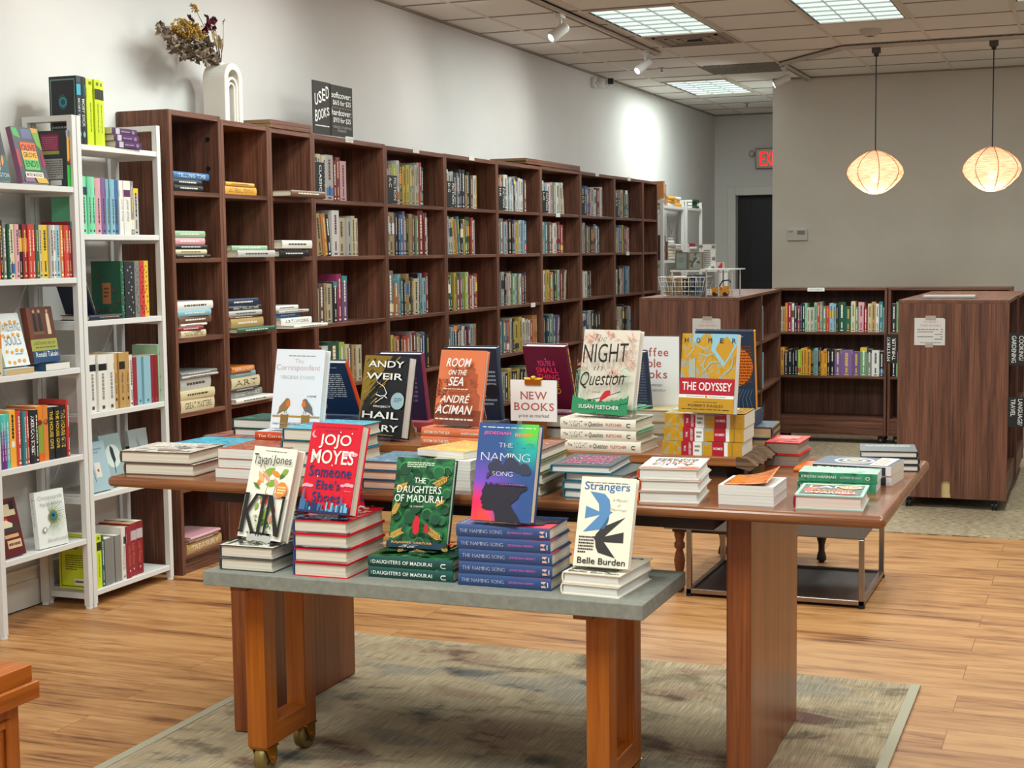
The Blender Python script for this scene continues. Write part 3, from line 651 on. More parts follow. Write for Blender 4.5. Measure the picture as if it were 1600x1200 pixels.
# ------------------------------------------------------------------ grey topped table on castors
GZ = .57; GX0, GX1, GY0, GY1 = -2.135, -.951, 3.222, 3.606
gt = thing('grey_topped_table', 'small table with a grey stone-look top, wooden frame legs and brass castors', 'table', ((GX0+GX1)/2, (GY0+GY1)/2, 0))
a = MB(); a.box(GX0, GX1, GY0, GY1, GZ-.037, GZ, CONC); a.build('tabletop', gt, bevel=.002)
def frame_leg(xl, xr):
    y0, y1 = 3.305, 3.575; zb, zt = .082, GZ-.038; th = .062
    a = MB(); a.box(xl, xr, y0, y0+th, zb, zt, ORNG['z']); a.box(xl, xr, y1-th, y1, zb, zt, ORNG['z']); a.box(xl+.0005, xr-.0005, y0+.0005, y1-.0005, zb+.0005, zb+.06, ORNG['y'])
    a.build('leg', gt, bevel=.003)
    a = MB(); a.box(xl-.022, xl+.026, y0-.03, y1+.02, zt-.022, zt, CHER['y']); a.build('cross_bar', gt, bevel=.002)
    for yy in (y0+.03, y1-.03):
        a = MB(); cx = (xl+xr)/2+.004; cz = .0492
        a.box(cx-.028, cx+.028, yy-.028, yy+.028, .078, .082, BRASS)
        for s in (-1, 1):
            x0 = cx+s*.020; v = [(x0, yy-.028, .080), (x0, yy+.028, .080), (x0, yy+.014, .034), (x0, yy-.004, .034)]
            v2 = [(x0+s*.003, *p[1:]) for p in v]; a.add(v+v2, [(0, 1, 2, 3), (7, 6, 5, 4), (0, 4, 5, 1), (1, 5, 6, 2), (2, 6, 7, 3), (3, 7, 4, 0)], BRASS)
        k_ = a.build('castor', gt); a = MB()
        a.lathe([(.010, -.016), (.033, -.016), (.040, -.013), (.040, .013), (.033, .016), (.010, .016)], mat('8f7a4a', .4, .6), T(cx, yy+.005, cz) @ RY(PI/2), 24)
        for k in range(5):
            q = 2*PI*k/5; a.cyl((cx+.0162, yy+.005+.020*math.cos(q), cz+.020*math.sin(q)), (cx+.0172, yy+.005+.020*math.cos(q), cz+.020*math.sin(q)), .0055, mat('3a3020', .6), 8)
        a.cyl((cx-.026, yy+.005, cz), (cx+.026, yy+.005, cz), .006, GOLD, 10); a.cyl((cx+.0, yy+.030, .028), (cx+.0, yy+.052, .022), .005, GOLD, 8)
        a.build('wheel', k_)
frame_leg(-2.066, -2.008); frame_leg(-1.118, -1.060)
# ------------------------------------------------------------------ coffee table with steel frame, turned stool under it
cf = thing('coffee_table', 'grey topped coffee table on a square steel frame behind the long table', 'table', (-1.16, 6.0, 0))
a = MB(); a.box(-1.596, -.80, 5.70, 6.30, .268, .345, mat('6d6763', .6)); a.build('tabletop', cf, bevel=.006)
ST = .020
a = MB()
for x in (-1.50, -.80-ST): 
    for y in (5.70, 6.28): a.box(x, x+ST, y, y+ST, .012, .268, CHROME)
a.box(-1.50, -.80, 5.70, 5.70+ST, .012, .030, CHROME); a.box(-1.50, -.80, 6.28, 6.28+ST, .012, .030, CHROME)
a.box(-1.50, -1.50+ST, 5.70, 6.30, .012, .030, CHROME); a.box(-.80-ST, -.80, 5.70, 6.30, .012, .030, CHROME)
a.build('frame', cf, bevel=.001, seg=1)
a = MB(); a.box(-1.48, -.82, 5.72, 6.28, .013, .020, mat('3b2f2b', .4)); a.build('shadow_sheet', cf)  # dark sheet added as the shadow on the floor inside the frame
for x, y in ((-1.49, 5.71), (-.81, 5.71), (-1.49, 6.29), (-.81, 6.29)): a = MB(); a.lathe([(.014, 0), (.014, .012)], BLK, T(x, y, 0), 12); a.build('foot', cf)
stl = thing('low_stool', 'low stool with turned wooden legs tucked under the grey coffee table', 'stool', (-1.5, 6.2, 0))
prof = [(.012, 0), (.020, .008), (.018, .025), (.013, .035), (.021, .05), (.021, .06), (.013, .07), (.019, .10), (.023, .13), (.018, .16), (.013, .175), (.022, .185), (.022, .20), (.015, .21), (.022, .235), (.022, .25)]
prof2 = [(.008, 0), (.022, .012), (.020, .03), (.014, .05), (.014, .08), (.022, .11), (.031, .16), (.032, .20), (.026, .235), (.026, .25)]
a = MB(); a.lathe(prof, mat('6e3a1e', .35), T(-1.545, 5.765, 0), 16); a.build('leg', stl)
a = MB(); a.lathe(prof2, mat('2b2019', .4), T(-1.545, 6.52, 0), 16); a.build('leg', stl)
a = MB(); a.lathe(prof2, mat('2b2019', .4), T(-1.10, 6.52, 0), 16); a.build('leg', stl)
a = MB(); a.lathe(prof, mat('6e3a1e', .35), T(-1.10, 5.80, 0), 16); a.build('leg', stl)
a = MB(); a.box(-1.57, -1.07, 5.745, 6.55, .25, .266, mat('3a241a', .4)); a.build('seat', stl)
# ------------------------------------------------------------------ cabinet at the lower left corner
cb = thing('orange_wood_cabinet', 'orange stained wooden cabinet corner at the lower left', 'cabinet', (-2.75, 2.4, 0))
P = at(62, 1062, 2, .50); cxr, cyb = P[0], P[1]
a = MB(); a.box(cxr-.5, cxr-.012, cyb-.7, cyb-.008, .50, .535, ORNG['y']); a.build('top_panel', cb, bevel=.002)
a = MB(); a.box(cxr-.51, cxr, cyb-.71, cyb, .462, .4995, ORNG['y']); a.build('top_moulding', cb, bevel=.003)
a = MB(); a.box(cxr-.5, cxr-.034, cyb-.7, cyb-.03, 0, .4615, ORNG['z']); a.build('body', cb)
for k, (ins, z1) in enumerate(((.0, .43), (.03, .39), (.055, .36))):
    a = MB(); y0, y1 = cyb-.64+ins, cyb-.06-ins; x = cxr-.034; w = .016; zb = .05+ins; d = .006-.0015*k
    a.box(x, x+d, y0, y0+w, zb, z1, ORNG['z']); a.box(x, x+d, y1-w, y1, zb, z1, ORNG['z']); a.box(x, x+d, y0+w, y1-w, z1-w, z1, ORNG['y']); a.box(x, x+d, y0+w, y1-w, zb, zb+w, ORNG['y']); a.build('panel_moulding', cb, bevel=.001, seg=1)
# ------------------------------------------------------------------ cover colours and prints
def c_(h, r=.38): return mat(h, r)
WH = c_('f0eee8'); INK = c_('1c1a1a'); RED = c_('c81f2c'); CREAM = c_('e9e0cb')
# --- KIN
KINB = c_('ece8d8')
def art_kin(A):
    A.scrib(.28, .035, .78, .055, c_('77705f'), 1, 1, 3)
    G1, G2, P1, O1, P2 = c_('86a83c'), c_('4f7a30'), c_('e3a08c'), c_('e58a2e'), c_('d9553c')
    r = random.Random(5)
    A.line([(.62, .62), (.45, .5), (.5, .36), (.36, .25), (.3, .2)], .012, c_('8a7a3a')); A.line([(.4, .9), (.5, .7), (.62, .6), (.66, .4)], .012, c_('7d8a3a'))
    for u, t, an, ln, w, m in ((.3, .33, -.5, .32, .07, G1), (.42, .41, -.2, .28, .06, G1), (.2, .45, -.9, .2, .045, O1), (.3, .26, .7, .3, .04, P1), (.5, .26, .3, .26, .045, O1), (.22, .27, .9, .24, .05, c_('e8b070')),
            (.6, .33, .9, .22, .04, P1), (.72, .34, -.9, .2, .045, G2), (.75, .28, -.5, .16, .05, G1), (.35, .56, .2, .2, .06, G1), (.5, .5, 1.4, .2, .035, P2), (.55, .52, .8, .2, .04, P2), (.48, .54, 2.2, .16, .035, c_('d65a6a')),
            (.4, .78, -.4, .26, .07, G1), (.46, .8, .3, .25, .06, G2), (.56, .72, -1., .18, .05, G1), (.7, .62, 1.2, .18, .035, P2), (.75, .7, 1.9, .2, .04, c_('db7a5c')), (.3, .7, -1.2, .14, .04, G1), (.15, .4, .5, .2, .03, G2), (.65, .5, .2, .2, .05, P1)):
        A.leaf(u, t, an, ln, w, m)
    for _ in range(26): A.leaf(r.uniform(.2, .8), r.uniform(.72, .95), r.uniform(0, 6), .07, .016, r.choice((G1, G2, c_('a9b98a'))), 4)
    A.text('Tayari', .08, .085, .50, .235, INK, ''); A.text('Jones', .53, .085, .95, .205, INK, '')
    A.disc(.84, .45, .125, O1); A.scrib(.75, .41, .93, .5, c_('f6e3b0'), 3, .8, 4)
    A.text('K', .05, .52, .42, .955, INK, 's'); A.rect(.07, .53, .145, .95, INK); A.rect(.455, .53, .53, .95, INK); A.rect(.40, .52, .585, .545, INK); A.rect(.40, .93, .585, .955, INK); A.text('N', .60, .52, .97, .955, INK, 's'); A.poly([(.64, .53), (.70, .53), (.93, .95), (.86, .95)], INK)
# --- Someone Else's Shoes
JR = c_('d3122a'); JB = c_('2e4a7c')
def art_jojo(A):
    NV = c_('26376a'); PK = c_('e7a3b4'); W2 = c_('f3e6d8')
    A.text('The Giver of Stars', .28, .075, .62, .105, NV, 'i'); A.scrib(.08, .04, .9, .06, c_('8c1024'), 1, 1, 8)
    A.disc(.09, .13, .06, PK); A.disc(.12, .12, .055, JR)
    for u, t, s in ((.84, .33, 1), (.88, .67, .8), (.08, .7, .8)):
        for dx, dy, r_ in ((0, 0, .08*s), (.08, .005, .07*s), (-.09, .012, .06*s)): A.disc(u+dx, t+dy, r_, PK, ry=r_*.32)
    A.text('JOJO', .2, .125, .83, .285, W2, 'b'); A.text('MOYES', .09, .30, .93, .455, W2, 'b')
    A.text('Someone', .09, .475, .92, .60, NV, 'bs'); A.text("Else's", .27, .635, .74, .735, NV, 'bs'); A.text('Shoes', .22, .765, .78, .875, NV, 'bs')
    A.scrib(.84, .735, .97, .745, PK, 1, 1, 6)
    r = random.Random(9); T1, T2, T3 = c_('23305c'), c_('3f6b94'), c_('6fb3c4')
    for i in range(30): u = i/30; h_ = r.uniform(.04, .13); A.rect(u, 1-h_, u+r.uniform(.03, .06), 1, r.choice((T1, T1, T2, T2, T3)))
    A.poly([(.03, .9), (.07, .72), (.11, .9)], T2); A.rect(.02, .86, .14, 1, T2); A.poly([(.8, .9), (.83, .78), (.86, .9)], T2)
    A.rect(0, .975, 1, 1, T1)
    for u, t in ((.3, .23), (.62, .1), (.85, .11), (.55, .47), (.3, .6)): A.disc(u, t, .012, W2)
# --- Daughters of Madurai
DGR = mottled('jungle_print', ['123a26', '1c5a35', '2c7a40', '17482d'], 42, 1, .3)
DSP = c_('1e4c44')
def art_daug(A):
    YL = c_('e0a648'); G1, G2, G3 = c_('2f7d42'), c_('1f5f38'), c_('3b9150')
    r = random.Random(3)
    for _ in range(46):
        u, t = r.uniform(.05, .95), r.uniform(.12, .95); s = r.uniform(.06, .11); A.disc(u, t, s, r.choice((G1, G2, G3)), n=12); A.disc(u, t+.012, s*.92, r.choice((G2, c_('194a2e'))), n=12)
    A.rect(0, .93, 1, 1, c_('1b3a4a'))
    for u, t, an, s in ((.04, .36, -.3, 1), (.96, .2, 2.5, 1.2), (.06, .66, -1.2, 1), (.95, .47, 2.7, .7), (.05, .9, -.5, 1.1), (.97, .9, 3.7, 1.2)):
        c, d = math.cos(an), math.sin(an)
        A.line([(u, t), (u+.22*s*c, t+.22*s*d*.66)], .008, YL)
        for k in range(1, 8):
            q = k/8*.22*s
            for sg in (-1, 1): A.leaf(u+q*c, t+q*d*.66, an+sg*.75, .075*s, .008, YL, 4)
    A.text('THE', .40, .235, .60, .295, WH, 's'); A.text('DAUGHTERS', .12, .325, .88, .405, WH, 's'); A.text('OF MADURAI', .09, .425, .91, .505, WH, 's')
    A.text('a novel', .38, .535, .60, .56, c_('d9d4b8'), ''); A.scrib(.25, .06, .72, .125, c_('cfd8c0'), 3, .7, 2)
    A.poly([(.47, .84), (.45, .74), (.49, .66), (.53, .64), (.57, .7), (.57, .82), (.53, .86)], RED); A.disc(.53, .645, .022, c_('3a1c14')); A.poly([(.65, .82), (.66, .74), (.7, .72), (.74, .8), (.73, .83)], c_('b3202a')); A.disc(.70, .715, .02, c_('2a1812'))
    A.text('RAJASREE VARIYAR', .12, .935, .82, .965, c_('dba05a'), 'b')
def spine_daug(A):
    A.text('THE', .035, .38, .05, .66, WH, '', -90); A.text('DAUGHTERS OF MADURAI', .06, .34, .76, .68, WH, 'bs'); A.rect(.805, 0, .815, 1, c_('b59a6a')); A.rect(.815, 0, 1, 1, c_('1c6664'))
    A.text('U', .86, .35, .92, .8, WH, 'b', 90)
# --- Naming Song
def naming_mat(zn='y'):
    m, nt, b = nodes('night_sky_print', .35, .4); L = nt.links
    tc = N(nt, 'ShaderNodeTexCoord'); sp = N(nt, 'ShaderNodeSeparateXYZ'); L.new(tc.outputs['Object'], sp.inputs[0])
    def blob(x, y, rad, col, prev):
        cmb = N(nt, 'ShaderNodeCombineXYZ'); L.new(sp.outputs[0], cmb.inputs[0]); L.new(sp.outputs[1], cmb.inputs[1])
        d = N(nt, 'ShaderNodeVectorMath', operation='DISTANCE'); L.new(cmb.outputs[0], d.inputs[0]); d.inputs[1].default_value = (x, y, 0)
        r = N(nt, 'ShaderNodeMapRange', clamp=True); r.interpolation_type = 'SMOOTHSTEP'; L.new(d.outputs['Value'], r.inputs[0]); r.inputs[1].default_value = rad; r.inputs[2].default_value = rad*.2; r.inputs[3].default_value = 0; r.inputs[4].default_value = 1
        mx = N(nt, 'ShaderNodeMix', data_type='RGBA'); L.new(r.outputs[0], mx.inputs[0]); mx.inputs[7].default_value = lin(col)
        if prev is None: mx.inputs[6].default_value = lin('35538a')
        else: L.new(prev, mx.inputs[6])
        return mx.outputs[2]
    p = blob(.145, .195, .085, '24a6a0', None); p = blob(.145, .225, .05, '5cc83c', p); p = blob(.02, .06, .12, '7a4ec0', p); p = blob(.0, .03, .075, 'ee2a5a', p); p = blob(.03, -.005, .055, 'ff4a3c', p)
    L.new(p, b.inputs['Base Color']); return m
NMF = naming_mat(); NMB = c_('2f4a78', .35); NMS = c_('364e7e', .35)
def art_naming(A):
    DK = c_('2c2a35'); PK = c_('ee5aa0'); W2 = c_('dfe0e2')
    A.scrib(.06, .035, .95, .05, W2, 1, 1, 1)
    A.text('JEDEDIAH', .09, .085, .55, .125, PK, 'b'); A.text('BERRY', .62, .095, .92, .13, c_('f08a5a'), 'b')
    A.text('THE', .36, .20, .60, .245, W2, 'ls'); A.text('NAMING', .08, .305, .90, .385, W2, 'ls')
    SM = c_('3a3b50')
    for u, t, r_ in ((.28, .45, .07), (.35, .42, .08), (.3, .5, .06), (.42, .46, .06), (.5, .45, .06), (.58, .41, .1), (.66, .43, .08), (.72, .46, .06), (.82, .46, .09), (.88, .48, .06), (.24, .53, .03), (.22, .56, .02)): A.disc(u, t, r_, SM)
    A.text('SONG', .30, .495, .64, .54, W2, 'ls')
    A.poly([(.2, .635), (.9, .635), (.9, .665), (.8, .7), (.76, .76), (.65, .82), (.68, .86), (.78, .94), (.84, 1), (.42, 1), (.4, .93), (.36, .885), (.3, .89), (.22, .885), (.17, .87), (.19, .84), (.155, .825), (.17, .80), (.13, .785), (.165, .735), (.15, .70), (.18, .66)], DK)
    r = random.Random(2)
    for i in range(22): u = .2+.68*i/22; A.rect(u, .635-r.uniform(.005, .03), u+.022, .637, r.choice((DK, DK, c_('5a3560'))))
    for i in range(12): A.rect(.47+.035*i, .618, .485+.035*i, .626, PK)
    for _ in range(12):
        u, t = r.uniform(.3, .95), r.uniform(.15, .30); A.poly([(u-.02, t-.008), (u, t), (u+.022, t-.012), (u+.003, t+.008)], c_('1e3552'))
def spine_naming(A):
    A.text('THE NAMING SONG', .04, .36, .50, .64, c_('c9cedb'), 'ls'); A.text('JEDEDIAH BERRY', .55, .40, .83, .62, c_('c06ab8'), 'b'); A.poly([(.9, .25), (.955, .25), (.93, .45), (.955, .75), (.9, .75)], c_('e9b6a8')); A.rect(.965, .3, .975, .7, c_('d8d8e0'))
# --- Strangers
STB = c_('ebe1cc')
def art_str(A):
    BL = c_('5686b4'); DK = c_('322f2c')
    A.scrib(.15, .055, .88, .075, c_('6a6458'), 1, 1, 5); A.text('Strangers', .07, .055, .90, .175, c_('41699c'), 'b')
    A.poly([(.18, .165), (.45, .185), (.55, .25), (.58, .335), (.575, .375), (.63, .385), (.575, .41), (.56, .5), (.5, .575), (.12, .62), (.4, .42), (.13, .47), (.13, .33), (.38, .385), (.36, .3)], BL)
    A.poly([(.87, .435), (.46, .56), (.36, .64), (.35, .665), (.31, .66), (.36, .71), (.38, .78), (.43, .84), (.75, .89), (.52, .72), (.87, .72), (.86, .6), (.52, .66)], DK)
    A.poly([(.55, .44), (.57, .45), (.56, .5), (.5, .575), (.42, .58), (.46, .545)], c_('3d6288'))
    for i, (tx, u0, u1) in enumerate((('A Memoir', .61, .88), ('of', .7, .76), ('Marriage', .59, .88))): A.text(tx, u0, .235+i*.055, u1, .268+i*.055, DK, 'il')
    A.scrib(.06, .66, .34, .86, DK, 6, .5, 7); A.text('Belle Burden', .07, .9, .94, .97, DK, 'b')
# --- The Correspondent
COB = c_('dfe3ea')
def art_cor(A):
    A.scrib(.26, .075, .82, .092, c_('6c6a68'), 1, 1, 5); GR = c_('b3716a')
    A.text('The', .40, .125, .58, .175, c_('c98a84'), 'l'); A.text('Correspondent', .03, .195, .93, .285, GR, 'l'); A.text('VIRGINIA EVANS', .13, .335, .83, .375, c_('a2a4aa'), 'ls')
    A.text('a novel', .71, .565, .90, .60, c_('4a4a4c'), 'i')
    WD = c_('b08a3e'); A.rect(.03, .835, 1, .858, WD); A.rect(.2, .815, .36, 1, c_('8a6a34')); A.rect(.63, .815, .8, 1, c_('94733a')); A.disc(.28, .815, .08, c_('d8d4cc'), ry=.012); A.disc(.715, .815, .085, c_('d8d4cc'), ry=.012)
    for u, s, bc in ((.28, 1, c_('8a6f40')), (.72, -1, c_('6c6660'))):
        A.poly([(u-.02*s, .65), (u+.05*s, .635), (u+.08*s, .66), (u+.09*s, .71), (u+.03*s, .775), (u-.05*s, .785), (u-.16*s, .83), (u-.13*s, .78), (u-.12*s, .73), (u-.06*s, .68)], bc)
        A.disc(u+.035*s, .66, .055, bc); A.disc(u+.055*s, .695, .045, c_('d9702a')); A.disc(u+.06*s, .665, .03, c_('d9702a'))
        for d in (0, .04): A.line([(u+d*s-.01, .78), (u+d*s, .81)], .008, INK)
    A.scrib(.05, .93, .95, .95, c_('8f9095'), 1, 1, 6)
# --- Project Hail Mary
PHB = c_('1c1c1e', .3)
def art_phm(A):
    G1, G2 = c_('a8862a'), c_('6b5318'); r = random.Random(4)
    A.poly([(0, 0), (.62, 0), (.44, .2), (.2, .42), (.0, .72)], c_('8a6c20')); A.poly([(0, .7), (0, .98), (.06, .6), (.16, .42)], c_('7a611e'))
    for _ in range(60):
        u = r.uniform(0, .72); t = r.uniform(0, .8)
        if u*1.2+t*.75 > .82: continue
        l = r.uniform(.05, .16); A.line([(u, t+l*.6), (u+l, t)], [.004, r.uniform(.015, .035), .004][:2]+[], r.choice((G1, G2, INK, c_('c39f3a'), INK)))
    A.text('ANDY', .12, .065, .92, .145, WH, 'b'); A.text('WEIR', .10, .215, .92, .295, WH, 'b')
    A.line([(.3, .22), (.36, .33), (.52, .38), (.58, .44), (.6, .47)], [.004, .006, .012, .014, .01], WH); A.line([(.6, .45), (.56, .5), (.62, .52)], .018, WH); A.line([(.36, .48), (.46, .5), (.56, .49), (.5, .53)], .018, WH); A.line([(.5, .52), (.42, .56), (.36, .58)], .012, WH)
    A.disc(.86, .55, .15, c_('9fb9bf')); A.scrib(.78, .51, .95, .57, c_('46646c'), 3, .7, 2)
    A.text('PROJECT', .34, .615, .72, .645, WH, 'b'); A.text('HAIL', .10, .69, .92, .775, WH, 'b'); A.text('MARY', .12, .85, .94, .93, WH, 'b')
    A.scrib(.42, .965, .85, .98, c_('a88f4a'), 1, 1, 3)
# --- Room on the Sea
RSB = c_('e0784a')
def art_room(A):
    BR, B2 = c_('8a3f26'), c_('b35834'); r = random.Random(7)
    A.rect(0, .80, 1, 1, BR)
    A.poly([(.27, .32), (.30, .26), (.36, .24), (.38, .14), (.41, .24), (.6, .27), (.62, .22), (.7, .2), (.72, .14), (.75, .22), (.8, .25), (.8, .3), (.86, .32), (.87, .56), (.95, .6), (.96, .8), (.25, .82)], B2)
    for _ in range(70): u, t = r.uniform(.02, .3), r.uniform(.4, .8); A.leaf(u, t, r.uniform(0, 6), .06, .012, BR, 4)
    for _ in range(60): u, t = r.uniform(.28, .9), r.uniform(.35, .9); A.rect(u, t, u+.03, t+.012, r.choice((BR, c_('9c4a2c'))))
    A.text('ROOM', .21, .12, .75, .235, WH, 'bi'); A.text('ON THE', .28, .275, .68, .345, WH, 'bi'); A.text('SEA', .30, .37, .63, .49, WH, 'bi')
    A.scrib(.2, .52, .74, .545, c_('f0d8c8'), 1, 1, 2); A.text('ANDRÉ', .16, .59, .80, .715, WH, 'bi'); A.text('ACIMAN', .08, .745, .88, .865, WH, 'bi'); A.scrib(.1, .915, .93, .955, c_('f0d8c8'), 1, 1, 3)
def spine_room(A): A.rect(.44, .1, .62, .9, c_('9a4a2e')); A.text('ROOM ON THE SEA', .05, .34, .46, .68, WH, 'b'); A.text('ANDRÉ ACIMAN', .64, .36, .93, .66, WH, 'b')
# --- Night in Question
NIB = c_('eadfce')
def art_niq(A):
    PK = c_('dc9080'); GN = c_('2f8f5c'); LG = c_('86bd9c'); r = random.Random(6)
    for (u, t) in ((.08, .3), (.2, .1), (.5, .06), (.86, .12), (.94, .4), (.82, .36), (.62, .5), (.1, .12), (.92, .24), (.04, .45), (.74, .56)):
        for _ in range(9):
            an = r.uniform(-2.6, -.5); l = r.uniform(.05, .15); u1, t1 = u+r.uniform(-.08, .08), t+r.uniform(-.02, .08); c, d = math.cos(an)*l, math.sin(an)*l*.7
            A.line([(u1, t1), (u1+c*.6, t1+d*.5), (u1+c, t1+d)], .007, PK); A.line([(u1+c*.5, t1+d*.45), (u1+c*.9+.03, t1+d*.6)], .006, PK)
    for u0, u1 in ((.02, .24), (.8, .99)):
        for k in range(8): u = u0+(u1-u0)*k/8; A.line([(u, .52-.04*math.sin(k*.5)), (u, .9)], .006, LG)
        A.line([(u0, .5), ((u0+u1)/2, .455), (u1, .5)], .012, LG); A.line([(u0, .55), (u1, .55)], .008, LG)
    pts = [(0, 1), (0, .80)]+[(i/16, .80+.045*math.sin(i*1.7)*.6+(.10*math.sin(PI*i/16))) for i in range(1, 16)]+[(1, .76), (1, 1)]
    A.poly(pts, GN)
    for i in range(26): A.disc(i/25, .83+.06*math.sin(PI*i/25)+r.uniform(-.02, .01), .04, GN, n=8)
    A.text('The', .30, .075, .52, .155, INK, 'il'); A.text('NIGHT', .13, .18, .92, .40, INK, '', skew=-.03); A.text('in', .34, .425, .50, .50, INK, 'il'); A.text('Question', .12, .50, .90, .70, INK, 'i', skew=-.04); A.line([(.5, .58), (.94, .555)], .012, INK)
    A.text('a novel', .36, .735, .50, .76, INK, 'i'); A.line([(.3, .85), (.6, .80), (.86, .73)], .012, INK)
    A.poly([(.52, .80), (.56, .755), (.6, .73), (.67, .72), (.69, .745), (.68, .78), (.62, .81), (.56, .84), (.5, .86)], RED)
    A.text('SUSAN FLETCHER', .14, .90, .86, .945, WH, 'b')
def spine_niq(A): A.text('The', .04, .34, .10, .62, INK, 'i'); A.text('NIGHT', .125, .24, .30, .76, INK, 'l'); A.text('in', .33, .38, .36, .66, INK, 'i'); A.text('Question', .38, .28, .57, .78, INK, 'i'); A.text('FLETCHER', .61, .38, .82, .64, c_('c9705e'), 'b'); A.text('U', .88, .35, .93, .72, INK, 'b', 90)
# --- The Odyssey
ODB = mottled('ochre_print', ['b98a1c', 'c8961f', '9aa19a', 'b8881c'], 38, 3, 1.2, .35, True); ODY = c_('c2901e'); OPK = c_('b0182e')
def art_ody(A):
    SK = c_('8fbfd0'); GY = c_('a9ad9c')
    A.poly([(.2, 0), (.4, 0), (.3, .1), (.2, .12)], SK); A.poly([(.52, 0), (1, 0), (1, .14), (.78, .42), (.54, .2), (.56, .1)], SK); A.poly([(.68, .1), (.82, .03), (.96, .14), (.8, .36), (.62, .2)], ODY)
    for P in ([(.1, .3), (.22, .2), (.2, .1)], [(.22, .12), (.42, .2), (.55, .15)], [(.3, .25), (.48, .28), (.62, .24)], [(.05, .42), (.15, .3), (.2, .5)], [(.4, .5), (.55, .36), (.75, .35)], [(.48, .26), (.4, .4), (.5, .52)], [(.8, .52), (.92, .42), (.95, .3)]): A.line(P, [.02, .035, .012], GY)
    A.poly([(.15, .34), (.26, .3), (.28, .56), (.16, .56)], GY)
    for i, ch in enumerate('HOMER'): A.text(ch, .05+i*.217, .055, .115+i*.217, .115, INK, 's')
    A.rect(0, .565, 1, .775, OPK); A.text('THE ODYSSEY', .05, .615, .955, .72, WH, 'b'); A.rect(0, .775, 1, .815, WH); A.rect(0, .815, 1, 1, ODY); A.disc(.5, .795, .02, c_('c56a2a')); A.scrib(.14, .788, .46, .803, c_('8a8780'), 1, 1, 3); A.scrib(.54, .788, .86, .803, c_('8a8780'), 1, 1, 4)
    A.scrib(.28, .86, .7, .873, INK, 1, 1, 3); A.text('ROBERT FAGLES', .18, .895, .82, .925, INK, 's'); A.scrib(.06, .95, .94, .965, INK, 1, 1, 3)
def spine_ody(A):
    A.rect(.24, 0, .39, 1, OPK); A.text('THE', .275, .32, .30, .72, WH, 'b', -90); A.text('ODYSSEY', .335, .06, .365, .96, WH, 'b', -90); A.rect(.39, 0, .50, 1, WH); A.scrib(.41, .2, .48, .8, c_('8a8780'), 2, .8, 2)
    A.rect(.63, 0, .78, 1, OPK); A.text('HOMER', .645, .38, .765, .56, WH, 'bs'); A.rect(.78, 0, .825, 1, WH); A.rect(.825, 0, 1, 1, ODY); A.rect(.87, 0, .873, 1, INK); A.rect(.885, 0, .888, 1, INK); A.disc(.945, .5, .016, c_('d98a5a'), ry=.1)
def simple(cols, title=None, tcol=None, box=(.1, .15, .9, .4), n=14, seed=1, rows=5):
    """a printed cover of loose colour patches with a block of lettering"""
    def f(A):
        r = random.Random(seed)
        for _ in range(n): A.disc(r.random()*.8+.1, r.random()*.8+.1, r.uniform(.05, .09), c_(r.choice(cols)), n=10)
        if title:
            u0, t0, u1, t1 = box; k = len(title)
            for i, tx in enumerate(title): A.text(tx, u0, t0+(t1-t0)*i/k, u1, t0+(t1-t0)*(i+.78)/k, tcol, 'b')
        elif tcol: A.scrib(*box, tcol, rows, .7, seed)
    return f
# ------------------------------------------------------------------ stacks and display books on the grey table
def display(title, lab, zb, tk, px, cover, art, page=PAGEW, w=None, h=None, hard=True, wts=(1, 1, 1, 1), spine=None, yaw0=0., lean0=.27, eas=True, free=False, y0=None, **kw):
    x = fit_stand(zb+.003+tk*math.sin(.27), *px, w=w, h=h, wts=wts, yaw0=yaw0, lean0=lean0, free_z=free, y0=y0)
    if not free: x[6] = zb+.003+tk*math.sin(x[3])
    book(stand_matrix(x, tk), lab, x[4], x[5], tk, cover, page, hard=hard, art_front=art, spine=spine, **kw)
    if eas:
        e = x.copy(); e[6] = x[6]-tk*math.sin(x[3]); easel(e, tk, 'clear acrylic easel holding up '+title)
    return x
def away(lab, zb, tk, px, cover, spine, art=None, w=None, h=None, wts=(0, 1, 1, 1), yaw0=0., lean0=.25, free=True, page=PAGEW, y0=4.32, art_spine=None, **kw):
    x = fit_stand(zb, *px, w=w, h=h, wts=wts, yaw0=yaw0, lean0=lean0, flip=-1, free_z=free, y0=y0, fixy=True)
    c, s = math.cos(x[2]), math.sin(x[2]); o = (x[0]+x[4]*c, x[1]+x[4]*s, x[6]); l = x[3]
    u = Vector((c, s, 0)); v = Vector((s*math.sin(l), -c*math.sin(l), math.cos(l))); M = frame(o, -u, v, (-u).cross(v))
    book(M, lab, x[4], x[5], tk, cover, page, spine=spine, art_back=art, art_spine=art_spine, **kw); return x
_, z, *_ = stack('KIN', GZ, (344.6, 889.6), (427.5, 895.7), 850.6, 2, 'tail', .215, c_('3a3c3e'), front=KINB, art_front=art_kin, beside='on the grey table')
display('the KIN book', 'cream hardcover KIN with flowers standing at the left end of the grey table', z, .030, ((371.4, 837), (437, 848), (398, 697), (466.5, 703)), KINB, art_kin, page=PAGE)
_, z, *_ = stack("Someone Else's Shoes", GZ, (459, 899), (543, 905), 811, 4, 'tail', .225, JR, spine=JB, art_front=art_jojo, beside='on the grey table')
display('the red display book', "red hardcover Someone Else's Shoes standing on its stack", z, .034, ((466.5, 799.5), (545.7, 806.8), (489.3, 659.8), (567.3, 664.8)), JR, art_jojo, page=PAGE)
_, z, *_ = stack('The Daughters of Madurai', GZ, (576, 900.8), (708.3, 910.8), 867, 2, 'spine', .15, DSP, front=DGR, art_front=art_daug, art_spine=spine_daug, beside='on the grey table')
